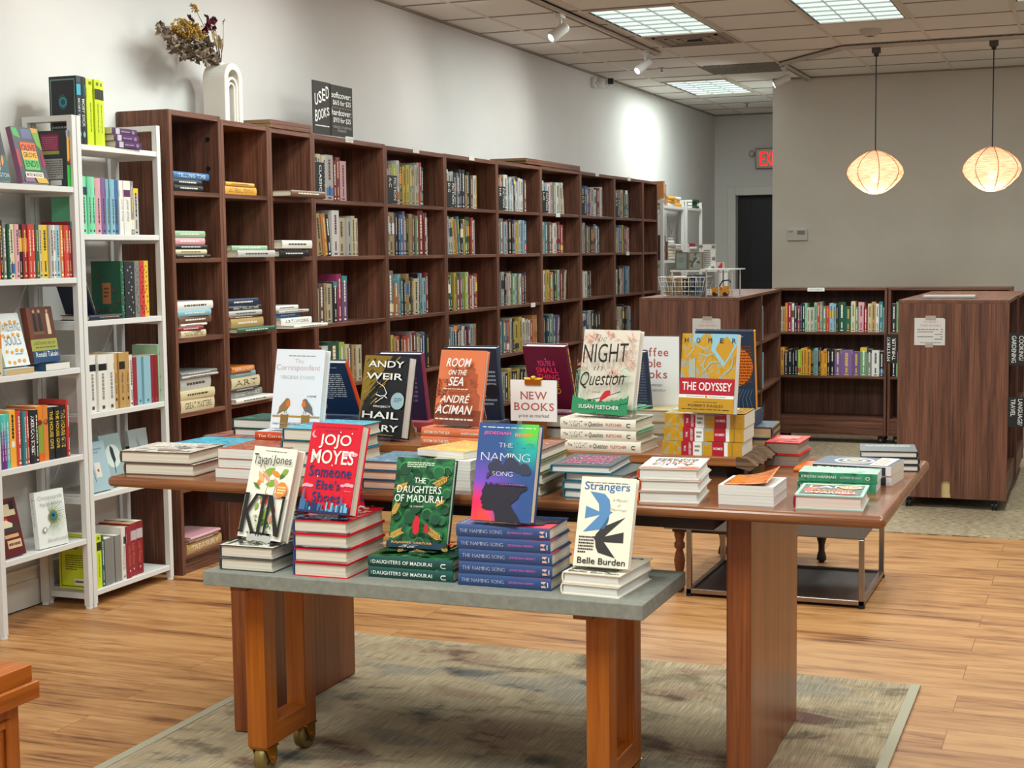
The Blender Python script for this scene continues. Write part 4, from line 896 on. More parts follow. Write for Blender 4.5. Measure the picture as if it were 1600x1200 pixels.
display('the green jungle book', 'green jungle hardcover The Daughters of Madurai standing on its two copies', z, .024, ((605.7, 856), (696, 860.4), (621.6, 713.8), (710.9, 719)), c_('123a2a'), art_daug, front=DGR, page=PAGEW)
_, z, *_ = stack('The Naming Song', GZ, (716, 913.5), (861, 924), 818, 5, 'spine', .155, NMS, front=NMF, art_front=art_naming, art_spine=spine_naming, beside='on the grey table')
display('the blue silhouette book', 'blue and purple hardcover The Naming Song standing on five copies', z, .030, ((735, 811), (828.7, 818), (750, 659.5), (842.5, 663.7)), NMB, art_naming, front=NMF, page=PAGE)
_, z, *_ = stack('Strangers', GZ, (877.5, 927.5), (967.5, 936), 892.5, 2, 'tail', .225, STB, art_front=art_str, beside='on the grey table', page=PAGEW)
display('the cream bird book', 'cream hardcover Strangers with two birds at the right end of the grey table', z, .020, ((895, 883.7), (981, 890.7), (910, 745), (995, 748.7)), STB, art_str)
# ------------------------------------------------------------------ stacks on the long table, front row
stack('brown patterned hardcovers', WZ, (195, 740.6), (304, 745), 704, 2, 'tail', .20, c_('5a4638'), front=mottled('brown_print', ['6d5546', 'd8d0c6', 'b9a79b', 'e4e0d8'], 30, 2, 1), page=PAGE, offs=[(0, 0), (-.012, .0)], beside='at the left table end', art_front=simple(['c9c2c0', 'a08878'], None, c_('f0ede6'), (.2, .1, .8, .5)))
_r = mottled('red_leaf_print', ['b5553a', '8d3a2a', 'c87a5c', '7a4a3a'], 40, 2, .8)
stack('paperbacks with red leafy covers', WZ, (337.6, 746), (432, 751), 700, 3, 'tail', .20, c_('b5553a'), front=_r, page=PAGEW, hard=False, offs=[(-.002, 0), (.006, .004), (.008, 0)], beside='beside the KIN book')
_bl = mottled('sky_print', ['2f93b4', '4fb4cc', '3a7f9c', '6cc6d6'], 14, 2, 1)
stack('bright blue covered paperbacks', WZ, (262, 716), (362, 722), 693, 2, 'tail', .20, c_('3a8fae'), front=_bl, page=PAGE, hard=False, beside='behind the brown ones')
_, z, *_ = stack('dark green topped hardcovers', WZ, (366, 697), (446, 701), 654, 3, 'tail', .18, c_('24463f'), front=mottled('green_print', ['23403c', '2f5f52', '1f3634'], 14), page=PAGEW, beside='at the back left', art_front=simple(['2f8c6c'], None, None, n=3))
stack('book with a red and blue pictured cover', WZ, (318, 699), (396, 704), 680, 1, 'tail', .15, c_('6a4a42'), front=mottled('mixed_print', ['5a6a80', 'c56a4a', '7a4a40', '3f4a66'], 22, 2, 1), page=PAGE, beside='lying behind the bright blue cover')
Pc = at(401, 686, 1, 3.77); zc0 = WZ; pc = proj((Pc[0], 3.77, zc0)); pc1 = proj((Pc[0]+.205, 3.765, zc0))
_, z, *_ = stack('The Correspondent', WZ, pc, pc1, 673.5, 4, 'spine', .145, c_('c9481f'), front=COB, art_front=art_cor, art_spine=lambda A: A.text('The Correspondent', .06, .3, .75, .72, WH, 's'), page=PAGEW, L=.205, beside='with orange spines')
display('the white bird book', 'white hardcover The Correspondent with two robins standing behind the red book', z, .030, ((422, 667), (497, 672), (433, 543.8), (508.8, 546)), COB, art_cor, eas=True, wts=(1, .4, 1, 1))
stack('turquoise covered hardcovers', WZ, (443, 744), (535, 749), 668, 4, 'tail', .235, c_('2c6d7c'), front=_bl, page=PAGE, offs=[(0, 0), (.0, .004), (-.004, 0), (.004, -.004)], beside='behind the red display book')
stack('blue patterned hardcovers', WZ, (566, 763), (640, 767), 719, 3, 'tail', .20, c_('2b5a74'), front=mottled('blue_print', ['365a7c', '5c7f94', '2c4a66', '8aa0a6'], 26, 2, 1), page=stripes('page_edges_peach', 'd0a58a', 'e8c8b0'), beside='beside the green jungle book')
_, z, *_ = stack('thick plain white paperbacks', WZ, (672, 764), (736, 767.5), 718, 3, 'tail', .19, c_('d8d4cc'), page=PAGEW, hard=False, beside='under the yellow patterned paperback')
stack('thick paperback with a yellow patterned cover', z, (652.5, 711), (724.5, 718), 700, 1, 'tail', .20, c_('e0b24a'), front=mottled('yellow_print', ['e6bb4e', 'e0a94a', 'c98a3a', 'e8c66a'], 36, 2, 1), page=PAGEW, hard=False, beside='on a pile of white paperbacks')
# on the riser
_, z, *_ = stack('Room on the Sea', RZT, (658, 694.5), (758, 699.5), 667, 2, 'spine', .14, RSB, front=mottled('orange_print', ['e07a4a', 'd9703f', '9a4a2e'], 20, 2, 1), art_spine=spine_room, beside='on the riser board', L=.205)
display('the orange tower book', 'orange book Room on the Sea standing on two orange copies', z, .018, ((677, 661.8), (748, 666), (689.6, 546), (761.6, 548)), RSB, art_room, h=None)
xw = fit_stand(RZT+.012, (556, 680), (627.7, 686), (572.6, 554), (639, 558))
book(stand_matrix(xw, .040), 'black and gold hardcover by Andy Weir standing on the riser board', xw[4], xw[5], .040, PHB, PAGEW, art_front=art_phm)
e_ = xw.copy(); e_[6] = RZT+.002; easel(e_, .040, 'clear acrylic easel holding up the black and gold book')
_, z, *_ = stack('The Night in Question', RZT, (878, 702.5), (996, 708), 652, 3, 'spine', .155, NIB, front=NIB, art_front=art_niq, art_spine=spine_niq, beside='on the riser board', offs=[(.010, 0), (-.004, .002), (-.004, 0)])
display('the branch and gate book', 'pale hardcover The Night in Question with red bird standing on its stack', z, .022, ((900, 644), (987, 651), (914, 513), (1001, 516.5)), NIB, art_niq)
_, z, *_ = stack('The Odyssey', RZT, (1037, 709.5), (1161.5, 714), 645, 3, 'spine', .15, ODB, front=ODB, art_front=art_ody, art_spine=spine_ody, hard=False, beside='on the riser board', offs=[(-.004, 0), (0, .003), (.002, .004)])
display('the ochre Homer book', 'ochre paperback The Odyssey by Homer standing on three copies', z, .026, ((1059, 640.8), (1147, 645.7), (1068, 518), (1151, 521)), ODB, art_ody, hard=False)
# right half of the long table, front rows
_, zg, *_ = stack('turquoise edged hardcovers', WZ, (881, 777), (974, 783), 737, 3, 'tail', .20, c_('2a6f80'), front=c_('4a4f50'), page=PAGEW, beside='behind the cream bird book')
stack('dark grey book with pink lettering', zg, (861, 737.5), (955, 741), 725, 1, 'tail', .215, c_('2a6f80'), front=c_('42474a'), page=PAGEW, beside='on the turquoise edged hardcovers', art_front=lambda A: [A.text(t, .12, .16+i*.19, .88, .31+i*.19, c_('e0609a'), 'b') for i, t in enumerate(('THE WORLD', 'WENT', 'ON WITHOUT', 'FOR YOU'))])
stack('white and orange hardcovers', WZ, (998, 784.5), (1092.5, 787.5), 730.5, 3, 'tail', .205, c_('d8d0c4'), spine=c_('c9532a'), front=c_('ded9d3'), page=PAGEW, beside='right of the cream bird book', art_front=lambda A: [A.disc(.5, .42, .42, c_('e8e6e2')), A.disc(.2, .9, .18, c_('b5603a'), ry=.06), A.disc(.8, .85, .2, c_('c98a6a'), ry=.06), A.rect(0, .93, 1, 1, c_('d9673a'))]+[A.text(t, .15, .15+i*.15, .85, .27+i*.15, INK if i != 2 else c_('c9532a'), 'b') for i, t in enumerate(('SEEKING', 'PERFECT', 'CLIENT', 'CITY'))] and None)
_, zq, Pq, yq, Lq = stack('thick white paged paperbacks', WZ, (1122.5, 787.5), (1209.5, 792), 757, 2, 'tail', .165, c_('d9d5cf'), page=PAGEW, hard=False, beside='under a curled orange cover')
# curled orange cover of the top paperback
a = MB(T(Pq[0], Pq[1], zq) @ RZ(yq)); nn = 14; OC = mottled('orange_cover', ['c9601a', 'd9802a', 'a8401a'], 30, 2, 1, .25); vv = []
for j in range(nn+1):
    v_ = j/nn
    for i in range(nn+1):
        u_ = i/nn; lift = .002+.034*(max(0, u_-.15)**1.6)*(.25+.75*v_**1.2); vv.append((.012+u_*(Lq-.02)-.01*u_*u_, .004+v_*.158, lift))
a.add(vv, [(j*(nn+1)+i, j*(nn+1)+i+1, (j+1)*(nn+1)+i+1, (j+1)*(nn+1)+i) for j in range(nn) for i in range(nn)], OC, None, True)
tops = [o for o in C.objects if o.get('label', '').startswith('top copy in the stack of thick white paged paperbacks under')]
cu = a.build('curled_cover', tops[0]); sm = cu.modifiers.new('s', 'SOLIDIFY'); sm.thickness = .0008
stack('red hardcovers', WZ, (1196, 728), (1229, 729.5), 690, 2, 'tail', .17, c_('c22a26'), front=c_('d8382e'), page=stripes('page_edges_grey', '8a7c6e', 'a89a8a'), beside='at the back behind the bark edge', L=.10, art_front=simple(['b0201c'], None, c_('f0c8c0'), (.2, .2, .8, .6)))
_tr = c_('26303e')
_, zt_, *_ = stack('Truth of the Divine', WZ, (1270, 752), (1389, 759), 722, 2, 'spine', .15, c_('e4d8d4'), spine=_tr, front=c_('41526a'), page=PAGE, hard=False, beside='behind the green stack', L=.21,
      art_spine=lambda A: [A.rect(0, 0, 1, .14, c_('e4d8d4')), A.text('TRUTH', .06, .3, .26, .82, c_('eeeae2'), 'b'), A.text('OF THE', .275, .4, .31, .72, c_('eeeae2'), 'b'), A.text('DIVINE', .32, .3, .52, .82, c_('eeeae2'), 'b'), A.disc(.58, .55, .03, c_('c9b8a0'), ry=.3), A.text('LINDSAY', .64, .38, .84, .66, c_('c99a80'), 'b'), A.rect(.93, 0, 1, 1, c_('e4d8d4'))] and None,
      art_front=lambda A: [A.disc(.5, .45, .36, c_('e4d9cc')), A.disc(.5, .45, .30, c_('33465e')), A.disc(.5, .45, .22, c_('d9cdb8')), A.disc(.5, .45, .15, c_('33465e')), A.disc(.5, .45, .08, c_('e6b088')), A.rect(0, .72, 1, .95, c_('dfd2c8')), A.scrib(.1, .75, .9, .9, c_('d98a70'), 3, .8, 3)] and None)
_kh = mottled('green_book_print', ['1f6b4e', '2f8560', '3f9570', '1c5a44'], 24, 2, 1)
stack('Summer Island', WZ, (1245.5, 765.5), (1371, 771), 736, 2, 'spine', .105, _kh, front=mottled('pale_green_print', ['8fb79c', 'a8c8b0', '5f9a78'], 20, 2, 1), page=PAGEW, hard=False, beside='with green spines by Kristin Hannah', L=.20,
      art_spine=lambda A: [A.text('KRISTIN HANNAH', .04, .32, .48, .62, c_('e8e4c8'), 'b'), A.text('SUMMER ISLAND', .53, .38, .80, .58, c_('dcd8bc'), 's'), A.disc(.88, .5, .03, c_('d9cf90'), ry=.2), A.disc(.88, .5, .018, _kh, ry=.12), A.rect(.80, .12, .805, .9, c_('6fae88'))] and None)
stack('LAND', WZ, (1241, 795), (1349, 799.5), 772.5, 1, 'tail', .185, c_('a8c4b8'), spine=c_('9c1c34'), back=c_('b81c30'), front=c_('4a5650'), page=stripes('page_edges_pink', 'd8c0b4', 'e8d6ca'), beside='hardcover with pink page edges near the right front corner',
      art_front=lambda A: [A.rect(0, 0, 1, .08, c_('9cc4ae')), A.rect(0, .93, 1, 1, c_('9cc4ae')), A.rect(0, 0, .05, 1, c_('9cc4ae')), A.rect(.95, 0, 1, 1, c_('9cc4ae')), A.disc(.35, .55, .28, c_('c24a2e'), ry=.28), A.disc(.75, .3, .16, c_('d98a3a')), A.disc(.72, .75, .16, c_('c8402e')), A.disc(.42, .5, .16, c_('3e4a4c')), A.line([(.1, .2), (.4, .12), (.6, .2), (.9, .12)], .03, c_('e8c44a')), A.text('LAND', .14, .2, .92, .40, WH, 's'), A.text('MAGGIE', .2, .52, .8, .64, c_('e0a85a'), 'b'), A.text("O'FARRELL", .12, .7, .9, .84, c_('e8e0d0'), 'b')] and None)
stack('dark backed hardcovers', WZ, (1346, 735.5), (1425, 737), 704, 3, 'head', .16, c_('23262a'), front=c_('565d5e'), page=PAGEW, beside='at the right rear corner', art_front=simple(['6d7474'], None, c_('d8d8d4'), (.1, .6, .9, .8), n=4), L=.155)
stack('thin book with an orange cover', WZ, (1240, 737), (1262, 738), 734, 1, 'spine', .15, c_('d9701f'), page=PAGEW, beside='half hidden behind the green spined stack', L=.12, ztop=WZ+.012)
# pile right of the blue silhouette book, seen from its fore edges
_ol = c_('5c6a3a')
P_ = at(846, 776, 2, WZ)
for i, (cv, fr_, tk, dx, lab) in enumerate(((_ol, _ol, .030, 0, 'olive green hardcover at the bottom of the pile behind the blue silhouette book'), (_ol, _ol, .030, .006, 'olive green hardcover second from the bottom behind the blue silhouette book'),
        (_ol, c_('7d9a5a'), .030, .0, 'pale green topped hardcover in the pile behind the blue silhouette book'), (c_('6a4030'), c_('7a4a38'), .028, -.004, 'brown hardcover with orange lettering on the pile behind the blue silhouette book'))):
    zz = WZ+sum((.030, .030, .030, .028)[:i])
    book(T(P_[0]-.155+dx, P_[1]-.0, zz) @ RZ(.02), lab, .155, .225, tk-.0006, cv, PAGEY if False else PAGE, group='pile behind the blue silhouette book', front=fr_, art_front=(simple([], ['SEVEN', 'FLEW'], c_('d9784a'), (.1, .1, .95, .5), n=0) if i == 3 else None))
# ------------------------------------------------------------------ far side of the table: books that face away
FY = 4.33
def pile(fl, fr, zb, zt, n, face, depth, title, cover, **kw): return stack(title, zb, fl, fr, 0, n, face, depth, cover, ztop=zt, **kw)
def rear_pile(xc, y, zt, n, title, cover, w=.16, d=.19, page=PAGEW, face='head', **kw):
    tk = (zt-WZ)/n
    for i in range(n):
        nm = {1: ['only'], 2: ['upper', 'lower'], 3: ['top', 'middle', 'bottom'], 4: ['top', 'second', 'third', 'bottom']}[n][n-1-i]
        M = T(xc-w/2+rnd.uniform(-.004, .004), y-d/2+rnd.uniform(-.003, .003), WZ+i*tk) @ RZ(rnd.uniform(-.03, .03)) @ lay_local(face, w if face in ('head', 'tail') else d, d if face in ('head', 'tail') else w)
        book(M, f'{nm} copy in the rear pile of {title}', w if face in ('head', 'tail') else d, d if face in ('head', 'tail') else w, tk-.0006, cover, page, group=f'rear pile of {title}', **kw)
NVY = c_('1d3558'); MAR = c_('5e1230')
def art_rear_navy(A): A.scrib(.1, .08, .8, .1, c_('c9d0d8'), 1, 1, 2); A.scrib(.08, .2, .85, .7, c_('b5c0cc'), 13, .6, 3); A.disc(.25, .82, .12, c_('c0703a'))
xa = away('dark blue book with orange spine turned away behind the white bird book', .80, .022, (None, (564, 648), (461, 566), (539, 568)), NVY, c_('cf4a1c'), art_rear_navy, y0=4.38, wts=(0, 1, .3, 1))
rear_pile(xa[0]+.08, FY+.03, xa[6]-.004, 3, 'dark blue books under the turned-away one', NVY)
xa = away('dark purple book with a maroon spine turned away behind the black and gold book', .86, .030, (None, (668, 657), (588, 553), (657, 553.7)), c_('2a2140'), c_('8a2a48'), lambda A: A.scrib(.12, .2, .85, .8, c_('6a5f80'), 9, .7, 4))
rear_pile(at(632, 665, 1, FY)[0], FY+.02, xa[6]-.008, 2, 'red covered books beside the black and gold book', c_('9c1f2c'), w=.17, page=PAGE)
xa = away('dark navy book turned away behind the orange tower book', .86, .030, (None, (784, 657), (693, 543), (775, 545)), c_('20283a'), c_('2f4256'), lambda A: [A.scrib(.7, .3, .95, .8, c_('8a96a8'), 9, .7, 4), A.disc(.86, .6, .14, c_('161a26'))] and None)
rear_pile(at(738, 665, 1, FY)[0], FY+.02, xa[6]-.008, 3, 'dark navy books behind the orange tower book', c_('20283a'))
def art_small(A):
    for i, (t, w_, c) in enumerate((("YOU'RE A", .42, 'e0407a'), ('SMALL', .52, 'e8305c'), ('THING', .52, 'e8305c'), ('AND THE', .46, 'c99a2a'), ('WORLD', .5, 'c99a2a'))): A.text(t, .5-w_/2, .22+i*.11, .5+w_/2, .31+i*.11, c_(c), 'b')
    A.leaf(.5, .21, -1.57, .04, .02, c_('e0702a'))
xa = away('maroon book with pink lettering turned away behind the NEW BOOKS sign', .86, .026, (None, (898, 640), (816, 541), (882, 542)), MAR, MAR, art_small, art_spine=lambda A: A.scrib(.05, .25, .9, .75, c_('d99a2a'), 1, 1, 5))
rear_pile(at(858, 665, 1, FY)[0], FY+.02, xa[6]-.008, 3, 'maroon books behind the NEW BOOKS sign', MAR, w=.17)
xa = away('dark denim blue book turned away behind the branch and gate book', .86, .022, (None, (1017, 643), (935, 549), (1008.5, 551)), c_('2c3a52'), c_('26344a'), lambda A: A.scrib(.5, .15, .95, .9, c_('5f7086'), 16, .7, 9))
rear_pile(at(976, 665, 1, FY)[0], FY+.02, xa[6]-.008, 3, 'denim blue books behind the branch and gate book', c_('2c3a52'))
def art_rear_orange(A):
    A.disc(.60, .45, .37, c_('d9701c'), ry=.27); A.scrib(.55, .18, .95, .7, c_('7a3c14'), 14, .7, 3); A.scrib(.6, .06, .82, .08, c_('9aa6b4'), 1, 1, 3)
    for i in range(6): A.line([(.55+.08*i, 1), (.6+.06*i, .85), (.7+.05*i, .74)], .008, c_('5f7f98'))
xa = away('dark navy picture book with an orange circle standing behind the ochre Homer book', .84, .018, (None, (1181, 640), (1086, 516), (1178, 518)), c_('24354e'), c_('d9942a'), art_rear_orange, y0=4.30)
rear_pile(at(1128, 660, 1, FY)[0], FY+.01, xa[6]-.006, 3, 'navy picture books behind the ochre Homer book', c_('24354e'), w=.20, d=.17)
# three navy and gold copies at the right rear
P_ = at(1203, 701, 1, 4.28); 
for i in range(3):
    book(T(P_[0]-.145+(.006 if i == 2 else 0)*0, 4.245, WZ+.0+i*.0345) @ RZ(.06) @ lay_local('head', .15, .20), ('top', 'middle', 'bottom')[2-i]+' copy of the navy books with gold patterned spines beside the bark edge', .15, .165, .034, c_('22344c'), stripes('page_edges_gold%d' % i, 'b5924e', 'd8b878') if i == 0 else PAGEY, group='navy books with gold patterned spines',
         art_spine=lambda A: [A.rect(0, .0, 1, .08, c_('c9963a')), A.scrib(.1, .3, .95, .7, c_('c9963a'), 1, 1, 3), A.scrib(.1, .3, .95, .7, c_('8a7a4a'), 2, 1, 4)] and None)
rear_pile(at(1036, 650, 1, 4.36)[0], 4.36, .905, 4, 'mixed cream books behind the Coffee Table Books gap', c_('d2c08e'), w=.15, d=.14, page=PAGE)
# NEW BOOKS sign
sg = thing('price_sign', 'small NEW BOOKS sign clipped on a brass stand in the middle of the long table', 'sign', (at(834, 680, 1, 4.19)[0], 4.19, RZT))
def quadM(bl, br, tl, y): a_, b_, d_ = at(*bl, 1, y), at(*br, 1, y), at(*tl, 1, y); return a_, b_[0]-a_[0], d_[2]-a_[2]
p, w_, h_ = quadM((798.7, 657), (870.7, 657), (797.6, 593), 4.19)
a = MB(); a.box(p[0], p[0]+w_, 4.187, 4.19, p[2], p[2]+h_, c_('f2f0ee', .6)); A = Art(a, lambda u, t, hh: (p[0]+u*w_, 4.187-hh, p[2]+(1-t)*h_), w_, h_); RS = c_('bb5b57', .6)
A.text('NEW', .22, .28, .79, .47, RS, 'bs'); A.text('BOOKS', .08, .55, .94, .74, RS, 'bs'); A.text('price as marked', .18, .82, .83, .93, c_('55524f', .6)); a.build('card', sg)
cx = p[0]+w_/2
a = MB(); a.box(cx-.026, cx+.026, 4.180, 4.196, p[2]+h_-.014, p[2]+h_+.004, GOLD); a.cyl((cx-.03, 4.188, p[2]+h_+.004), (cx+.03, 4.188, p[2]+h_+.004), .004, GOLD, 10); a.lathe([(.011, 0), (.010, .006), (.004, .009), (0, .010)], GOLD, T(cx, 4.188, p[2]+h_+.004), 12); a.build('clip', sg, bevel=.001)
a = MB(); a.box(cx-.04, cx+.04, 4.190, 4.194, RZT+.004, p[2]+h_, mat('8c6230', .35, .7)); a.box(cx-.045, cx+.045, 4.165, 4.215, RZT, RZT+.004, mat('8c6230', .35, .7)); a.build('stand', sg)
# Coffee Table Books sign
yy = 4.43; xr = at(1061, 526, 1, yy)[0]; zt = at(1061, 526, 1, yy)[2]; sw_ = .19; x0 = xr-sw_; z0 = zt-.28
sg = thing('price_sign', 'letter size Coffee Table Books sign in a clear holder behind the branch and gate book', 'sign', (xr-sw_/2, yy, WZ))
sh_ = zt-z0
a = MB(); a.box(x0, xr, yy, yy+.001, z0, zt, c_('f2f0ee', .6)); A = Art(a, lambda u, t, hh: (x0+u*sw_, yy-hh, z0+(1-t)*sh_), sw_, sh_)
for i, (t, u0, u1) in enumerate((('Coffee', .24, .82), ('Table', .24, .70), ('Books', .24, .80))): A.text(t, u0, .125+i*.123, u1, .22+i*.123, c_('b85a52', .6), 'bs')
A.text('PRICED AS MARKED', .10, .53, .72, .553, c_('6b6764', .6)); A.text('HANDLE THEM GENTLY', .1, .588, .78, .61, c_('8a8683', .6)); a.build('card', sg)
a = MB(); a.box(x0-.003, xr+.003, yy+.003, yy+.0045, z0-.001, zt+.004, ACRY); a.box(x0-.003, xr+.003, yy-.03, yy+.03, z0-.003, z0-.001, ACRY); a.build('holder', sg)
rear_pile(xr-.09, 4.40, z0-.004, 2, 'dark books carrying the Coffee Table Books sign', c_('3a3a34'), w=.17, d=.12)
# ------------------------------------------------------------------ palette for shelf books
PAL = {'k': ('26272a', 'black'), 'n': ('26344e', 'navy'), 'b': ('3d6c9c', 'blue'), 't': ('3a7f86', 'teal'), 'c': ('86aebb', 'pale blue'), 'g': ('6f9a6c', 'green'), 'G': ('2a5a44', 'dark green'),
       'l': ('a9c23a', 'lime green'), 'y': ('d9b53a', 'yellow'), 'o': ('cf7a35', 'orange'), 'r': ('c23a32', 'red'), 'R': ('8a2430', 'dark red'), 'p': ('d39aa2', 'pink'), 'P': ('7a5a8c', 'purple'),
       'm': ('a8285c', 'magenta'), 'w': ('dedad2', 'white'), 'e': ('cfc09a', 'cream'), 'a': ('7f7d78', 'grey'), 's': ('b5b2ac', 'light grey'), 'z': ('6d4e3a', 'brown'), 'd': ('b8935c', 'tan'),
       'v': ('8fb08c', 'sage green'), 'A': ('e6a33a', 'amber'), 'M': ('74c79a', 'mint'), 'q': ('4fb8ae', 'turquoise'), 'L': ('c2d22c', 'bright lime'), 'x': ('3fae6a', 'bright green')}
NTH = ['first', 'second', 'third', 'fourth', 'fifth', 'sixth', 'seventh', 'eighth', 'ninth', 'tenth', 'eleventh', 'twelfth', 'thirteenth', 'fourteenth', 'fifteenth', 'sixteenth', 'seventeenth', 'eighteenth', 'nineteenth', 'twentieth', '21st', '22nd', '23rd', '24th', '25th', '26th', '27th', '28th', '29th', '30th']+['%dth' % i for i in range(31, 40)]
def spine_print(base, r, title=None, tc=None, foot=None):
    light = base in 'wesyAdcvpML'
    tc = tc or c_(r.choice(['2b2a2c', '5a2a24', '2a3f5c', '3f3a34'] if light else ['e6e0d2', 'd9b65a', 'e8e4dc', 'cfd6da', 'e6cfae']), .5)
    bandc = c_(PAL[r.choice('wekrbgyontz')][0], .45); kind = r.randrange(5)
    def f(A):
        if kind == 0: A.rect(0, 0, .14, 1, bandc)
        elif kind == 1: A.rect(.72, 0, .9, 1, bandc)
        elif kind == 2: A.rect(.25, 0, .5, 1, bandc)
        if title: A.text(title, .12, .24, .80, .78, tc, 'b')
        else:
            A.scrib(.1, .25, .1+r.uniform(.35, .55), .75, tc, 1, 1, r.randrange(99)); A.scrib(.68, .32, .88, .68, tc, 1, 1, r.randrange(99))
        A.rect(.93, .3, .965, .7, foot or tc)
    return f
QUEUE = []                     # (size in the photo, builder, label)
def row(where, spec, o, d_in, width, hrange=(.19, .24), depth=.15, parts=False, gap=.0006, seed=0, fixw=None, titles=None, sides=None, tail='', always=False, leanl=None):
    """a run of upright books, left to right, spines towards us. spec letters give the spine colours; '/' before one makes it lean left, digit after a letter scales its thickness"""
    r = random.Random(seed or hash(where) % 999 if False else sum(map(ord, where))+seed)
    toks = []; i = 0
    while i < len(spec):
        ln = 0
        if spec[i] == '/': ln = .13; i += 1
        if spec[i] == '\\': ln = -.13; i += 1
        ch = spec[i]; i += 1; sc = 1.; hh = None
        if i < len(spec) and spec[i].isdigit(): sc = {'0': .55, '1': .75, '2': 1.5, '3': 2.0, '4': 2.6}.get(spec[i], 1); i += 1
        if i < len(spec) and spec[i] in '^_': hh = {'^': 1.1, '_': .86}[spec[i]]; i += 1
        toks.append((ch, sc*(1 if fixw else r.uniform(.7, 1.35)), ln, hh or 1))
    tot = sum(t[1] for t in toks)+sum(.35*abs(t[2])/.13 for t in toks[:1]); k = (fixw or width/tot)
    s = 0; d = Vector(d_in); up = Vector((0, 0, 1)); rt = d.cross(up); o = Vector(o); cnt = {}
    tots = {}
    for t in toks: tots[t[0]] = tots.get(t[0], 0)+1
    for j, (ch, sc, ln, hs) in enumerate(toks):
        tk = sc*k-gap; hh = r.uniform(*hrange)*hs; dp = depth*r.uniform(.9, 1.05)
        if titles and j < len(titles) and titles[j] and titles[j][1]: hh = titles[j][1]
        ins = r.uniform(0, .012)
        M = frame(o+rt*s+d*ins, d, up, rt)
        if ln: M = frame(o+rt*(s+.0)+d*ins, d, up*math.cos(ln)-rt*math.sin(ln), rt*math.cos(ln)+up*math.sin(ln)); 
        if ln > 0: M = T(*(rt*(hh*math.sin(ln)*.9 if j == 0 else 0))) @ M
        name, hx = PAL[ch][1], PAL[ch][0]
        cnt[ch] = cnt.get(ch, 0)+1
        pos = f'{NTH[j]} from left' if j else 'leftmost'
        tl = titles[j] if titles and j < len(titles) else None
        lab = f'{name} book, {pos}, {where}' if not (tl and tl[0]) else f'{name} {tl[0]} book, {pos}, {where}'
        jit = r.uniform(-.03, .03); c0 = [int(hx[q:q+2], 16)/255 for q in (0, 2, 4)]; mn = sum(c0)/3; ds, dk = (0, 1) if always or 'rolling' in where else (.22, .86); cc = tuple(min(1, max(0, ((v*(1-ds)+mn*ds)+jit)*dk)) for v in c0); hx2 = '%02x%02x%02x' % tuple(int(v*255) for v in cc)  # wall bookcase spines muted and darkened, shade of the cells put into their colour
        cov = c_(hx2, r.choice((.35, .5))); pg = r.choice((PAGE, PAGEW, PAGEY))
        sp = (tl[2] if tl and len(tl) > 2 and tl[2] else spine_print(ch, r, tl[0] if tl else None, tl[3] if tl and len(tl) > 3 else None))
        sd = (sides or {}).get(j)
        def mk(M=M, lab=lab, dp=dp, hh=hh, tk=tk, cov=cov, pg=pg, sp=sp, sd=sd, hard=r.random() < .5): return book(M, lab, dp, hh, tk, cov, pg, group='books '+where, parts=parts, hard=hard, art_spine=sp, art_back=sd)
        q = proj(M @ Vector((0, hh/2, tk/2))); dist = (M.translation-Vector((0, 0, H))).length
        if always: mk()
        else: QUEUE.append(((hh*tk)/dist**2, mk, lab))
        if ln and j+1 < len(toks) and not toks[j+1][2]: s += tk/math.cos(ln)+.0+(hh*math.sin(ln)*.0)
        else: s += tk/math.cos(ln)+gap
    return s
# ------------------------------------------------------------------ books on the wall bookcases
def cell(u, rw): return UY[u]+.023, UY[u+1]-.023, ZL[rw+1]+TH/2+.0005
BAY = {3: 'CLASSICS', 4: 'fiction A to C', 5: 'fiction D to G', 6: 'fiction H to K', 7: 'fiction L to O', 8: 'fiction P to R', 9: 'fiction S to Z'}
ROWN = ['top', 'second', 'third', 'fourth', 'fifth', 'bottom']
CELLS = {
 3: [('kGees4RRp2', .50, .235), ('/a/d/o/kw3^e2see', .66, .22), ('ezd0ekm^P^', .46, .235), ('kRwG4^l2^ezde', .66, .22), ('zke2adR', .6, .22)],
 4: [('PPoal2wkyygsesrG', .69, .25), ('s0ad4nnbPGkd2zgR3^Rw0', .74, .25), ('Ra3^o2cGkdkze3kcc2R^', .74, .24), ('scydrkrraR2gr0zbk', .74, .23), ('yksedRtyk', .6, .22)],
 5: [('mwsskaknk2dkzwy0', .66, .24), ('/d/s/s/s/y/o/tky1GGrs', .64, .24), ('/d/G3/kyz3mgglw1r2wRr', .68, .24), ('dtckRswkRcsd', .62, .23), ('kkswkkzeo', .6, .22)],
 6: [('asozw2cww0kwww2z', .72, .24), ('ssa2cpr0kkPyeccb', .74, .24), ('a4skpez1gsgwRn', .7, .24), ('sctb0rsky2y2seswroo', .98, .235), ('kkskykzykkeg', .8, .22)],
 7: [('rwcwpsgw2/e2/w', .66, .24), ('e2stzrw2rRr', .60, .24), ('akwyyoskgwR\\z\\e', .66, .235), ('Rbbktkvb\\P\\o', .5, .23), ('kbcet', .4, .22)],
 8: [('akbPPs2w1R3w', .72, .235), ('g3sszdkR1kwb', .62, .235), ('d0rpw2kz0', .34, .22), ('r/t/w/b/skkk', .62, .22)],
 9: [('akcdekt2b', .60, .235), ('sresbk0yzRp', .60, .235), ('rewkepz1btc', .60, .235), ('rkees2kkcb', .66, .235)],
}
for u, rws in CELLS.items():
    for k, (spec, frac, hm) in enumerate(rws):
        y0, y1, z = cell(u, k)
        row(f'{ROWN[k]} shelf, {BAY[u]} bookcase', spec, (XB-.022, y0+.003, z), (-1, 0, 0), (y1-y0)*frac, (hm*.86, hm), .15, seed=u*7+k)
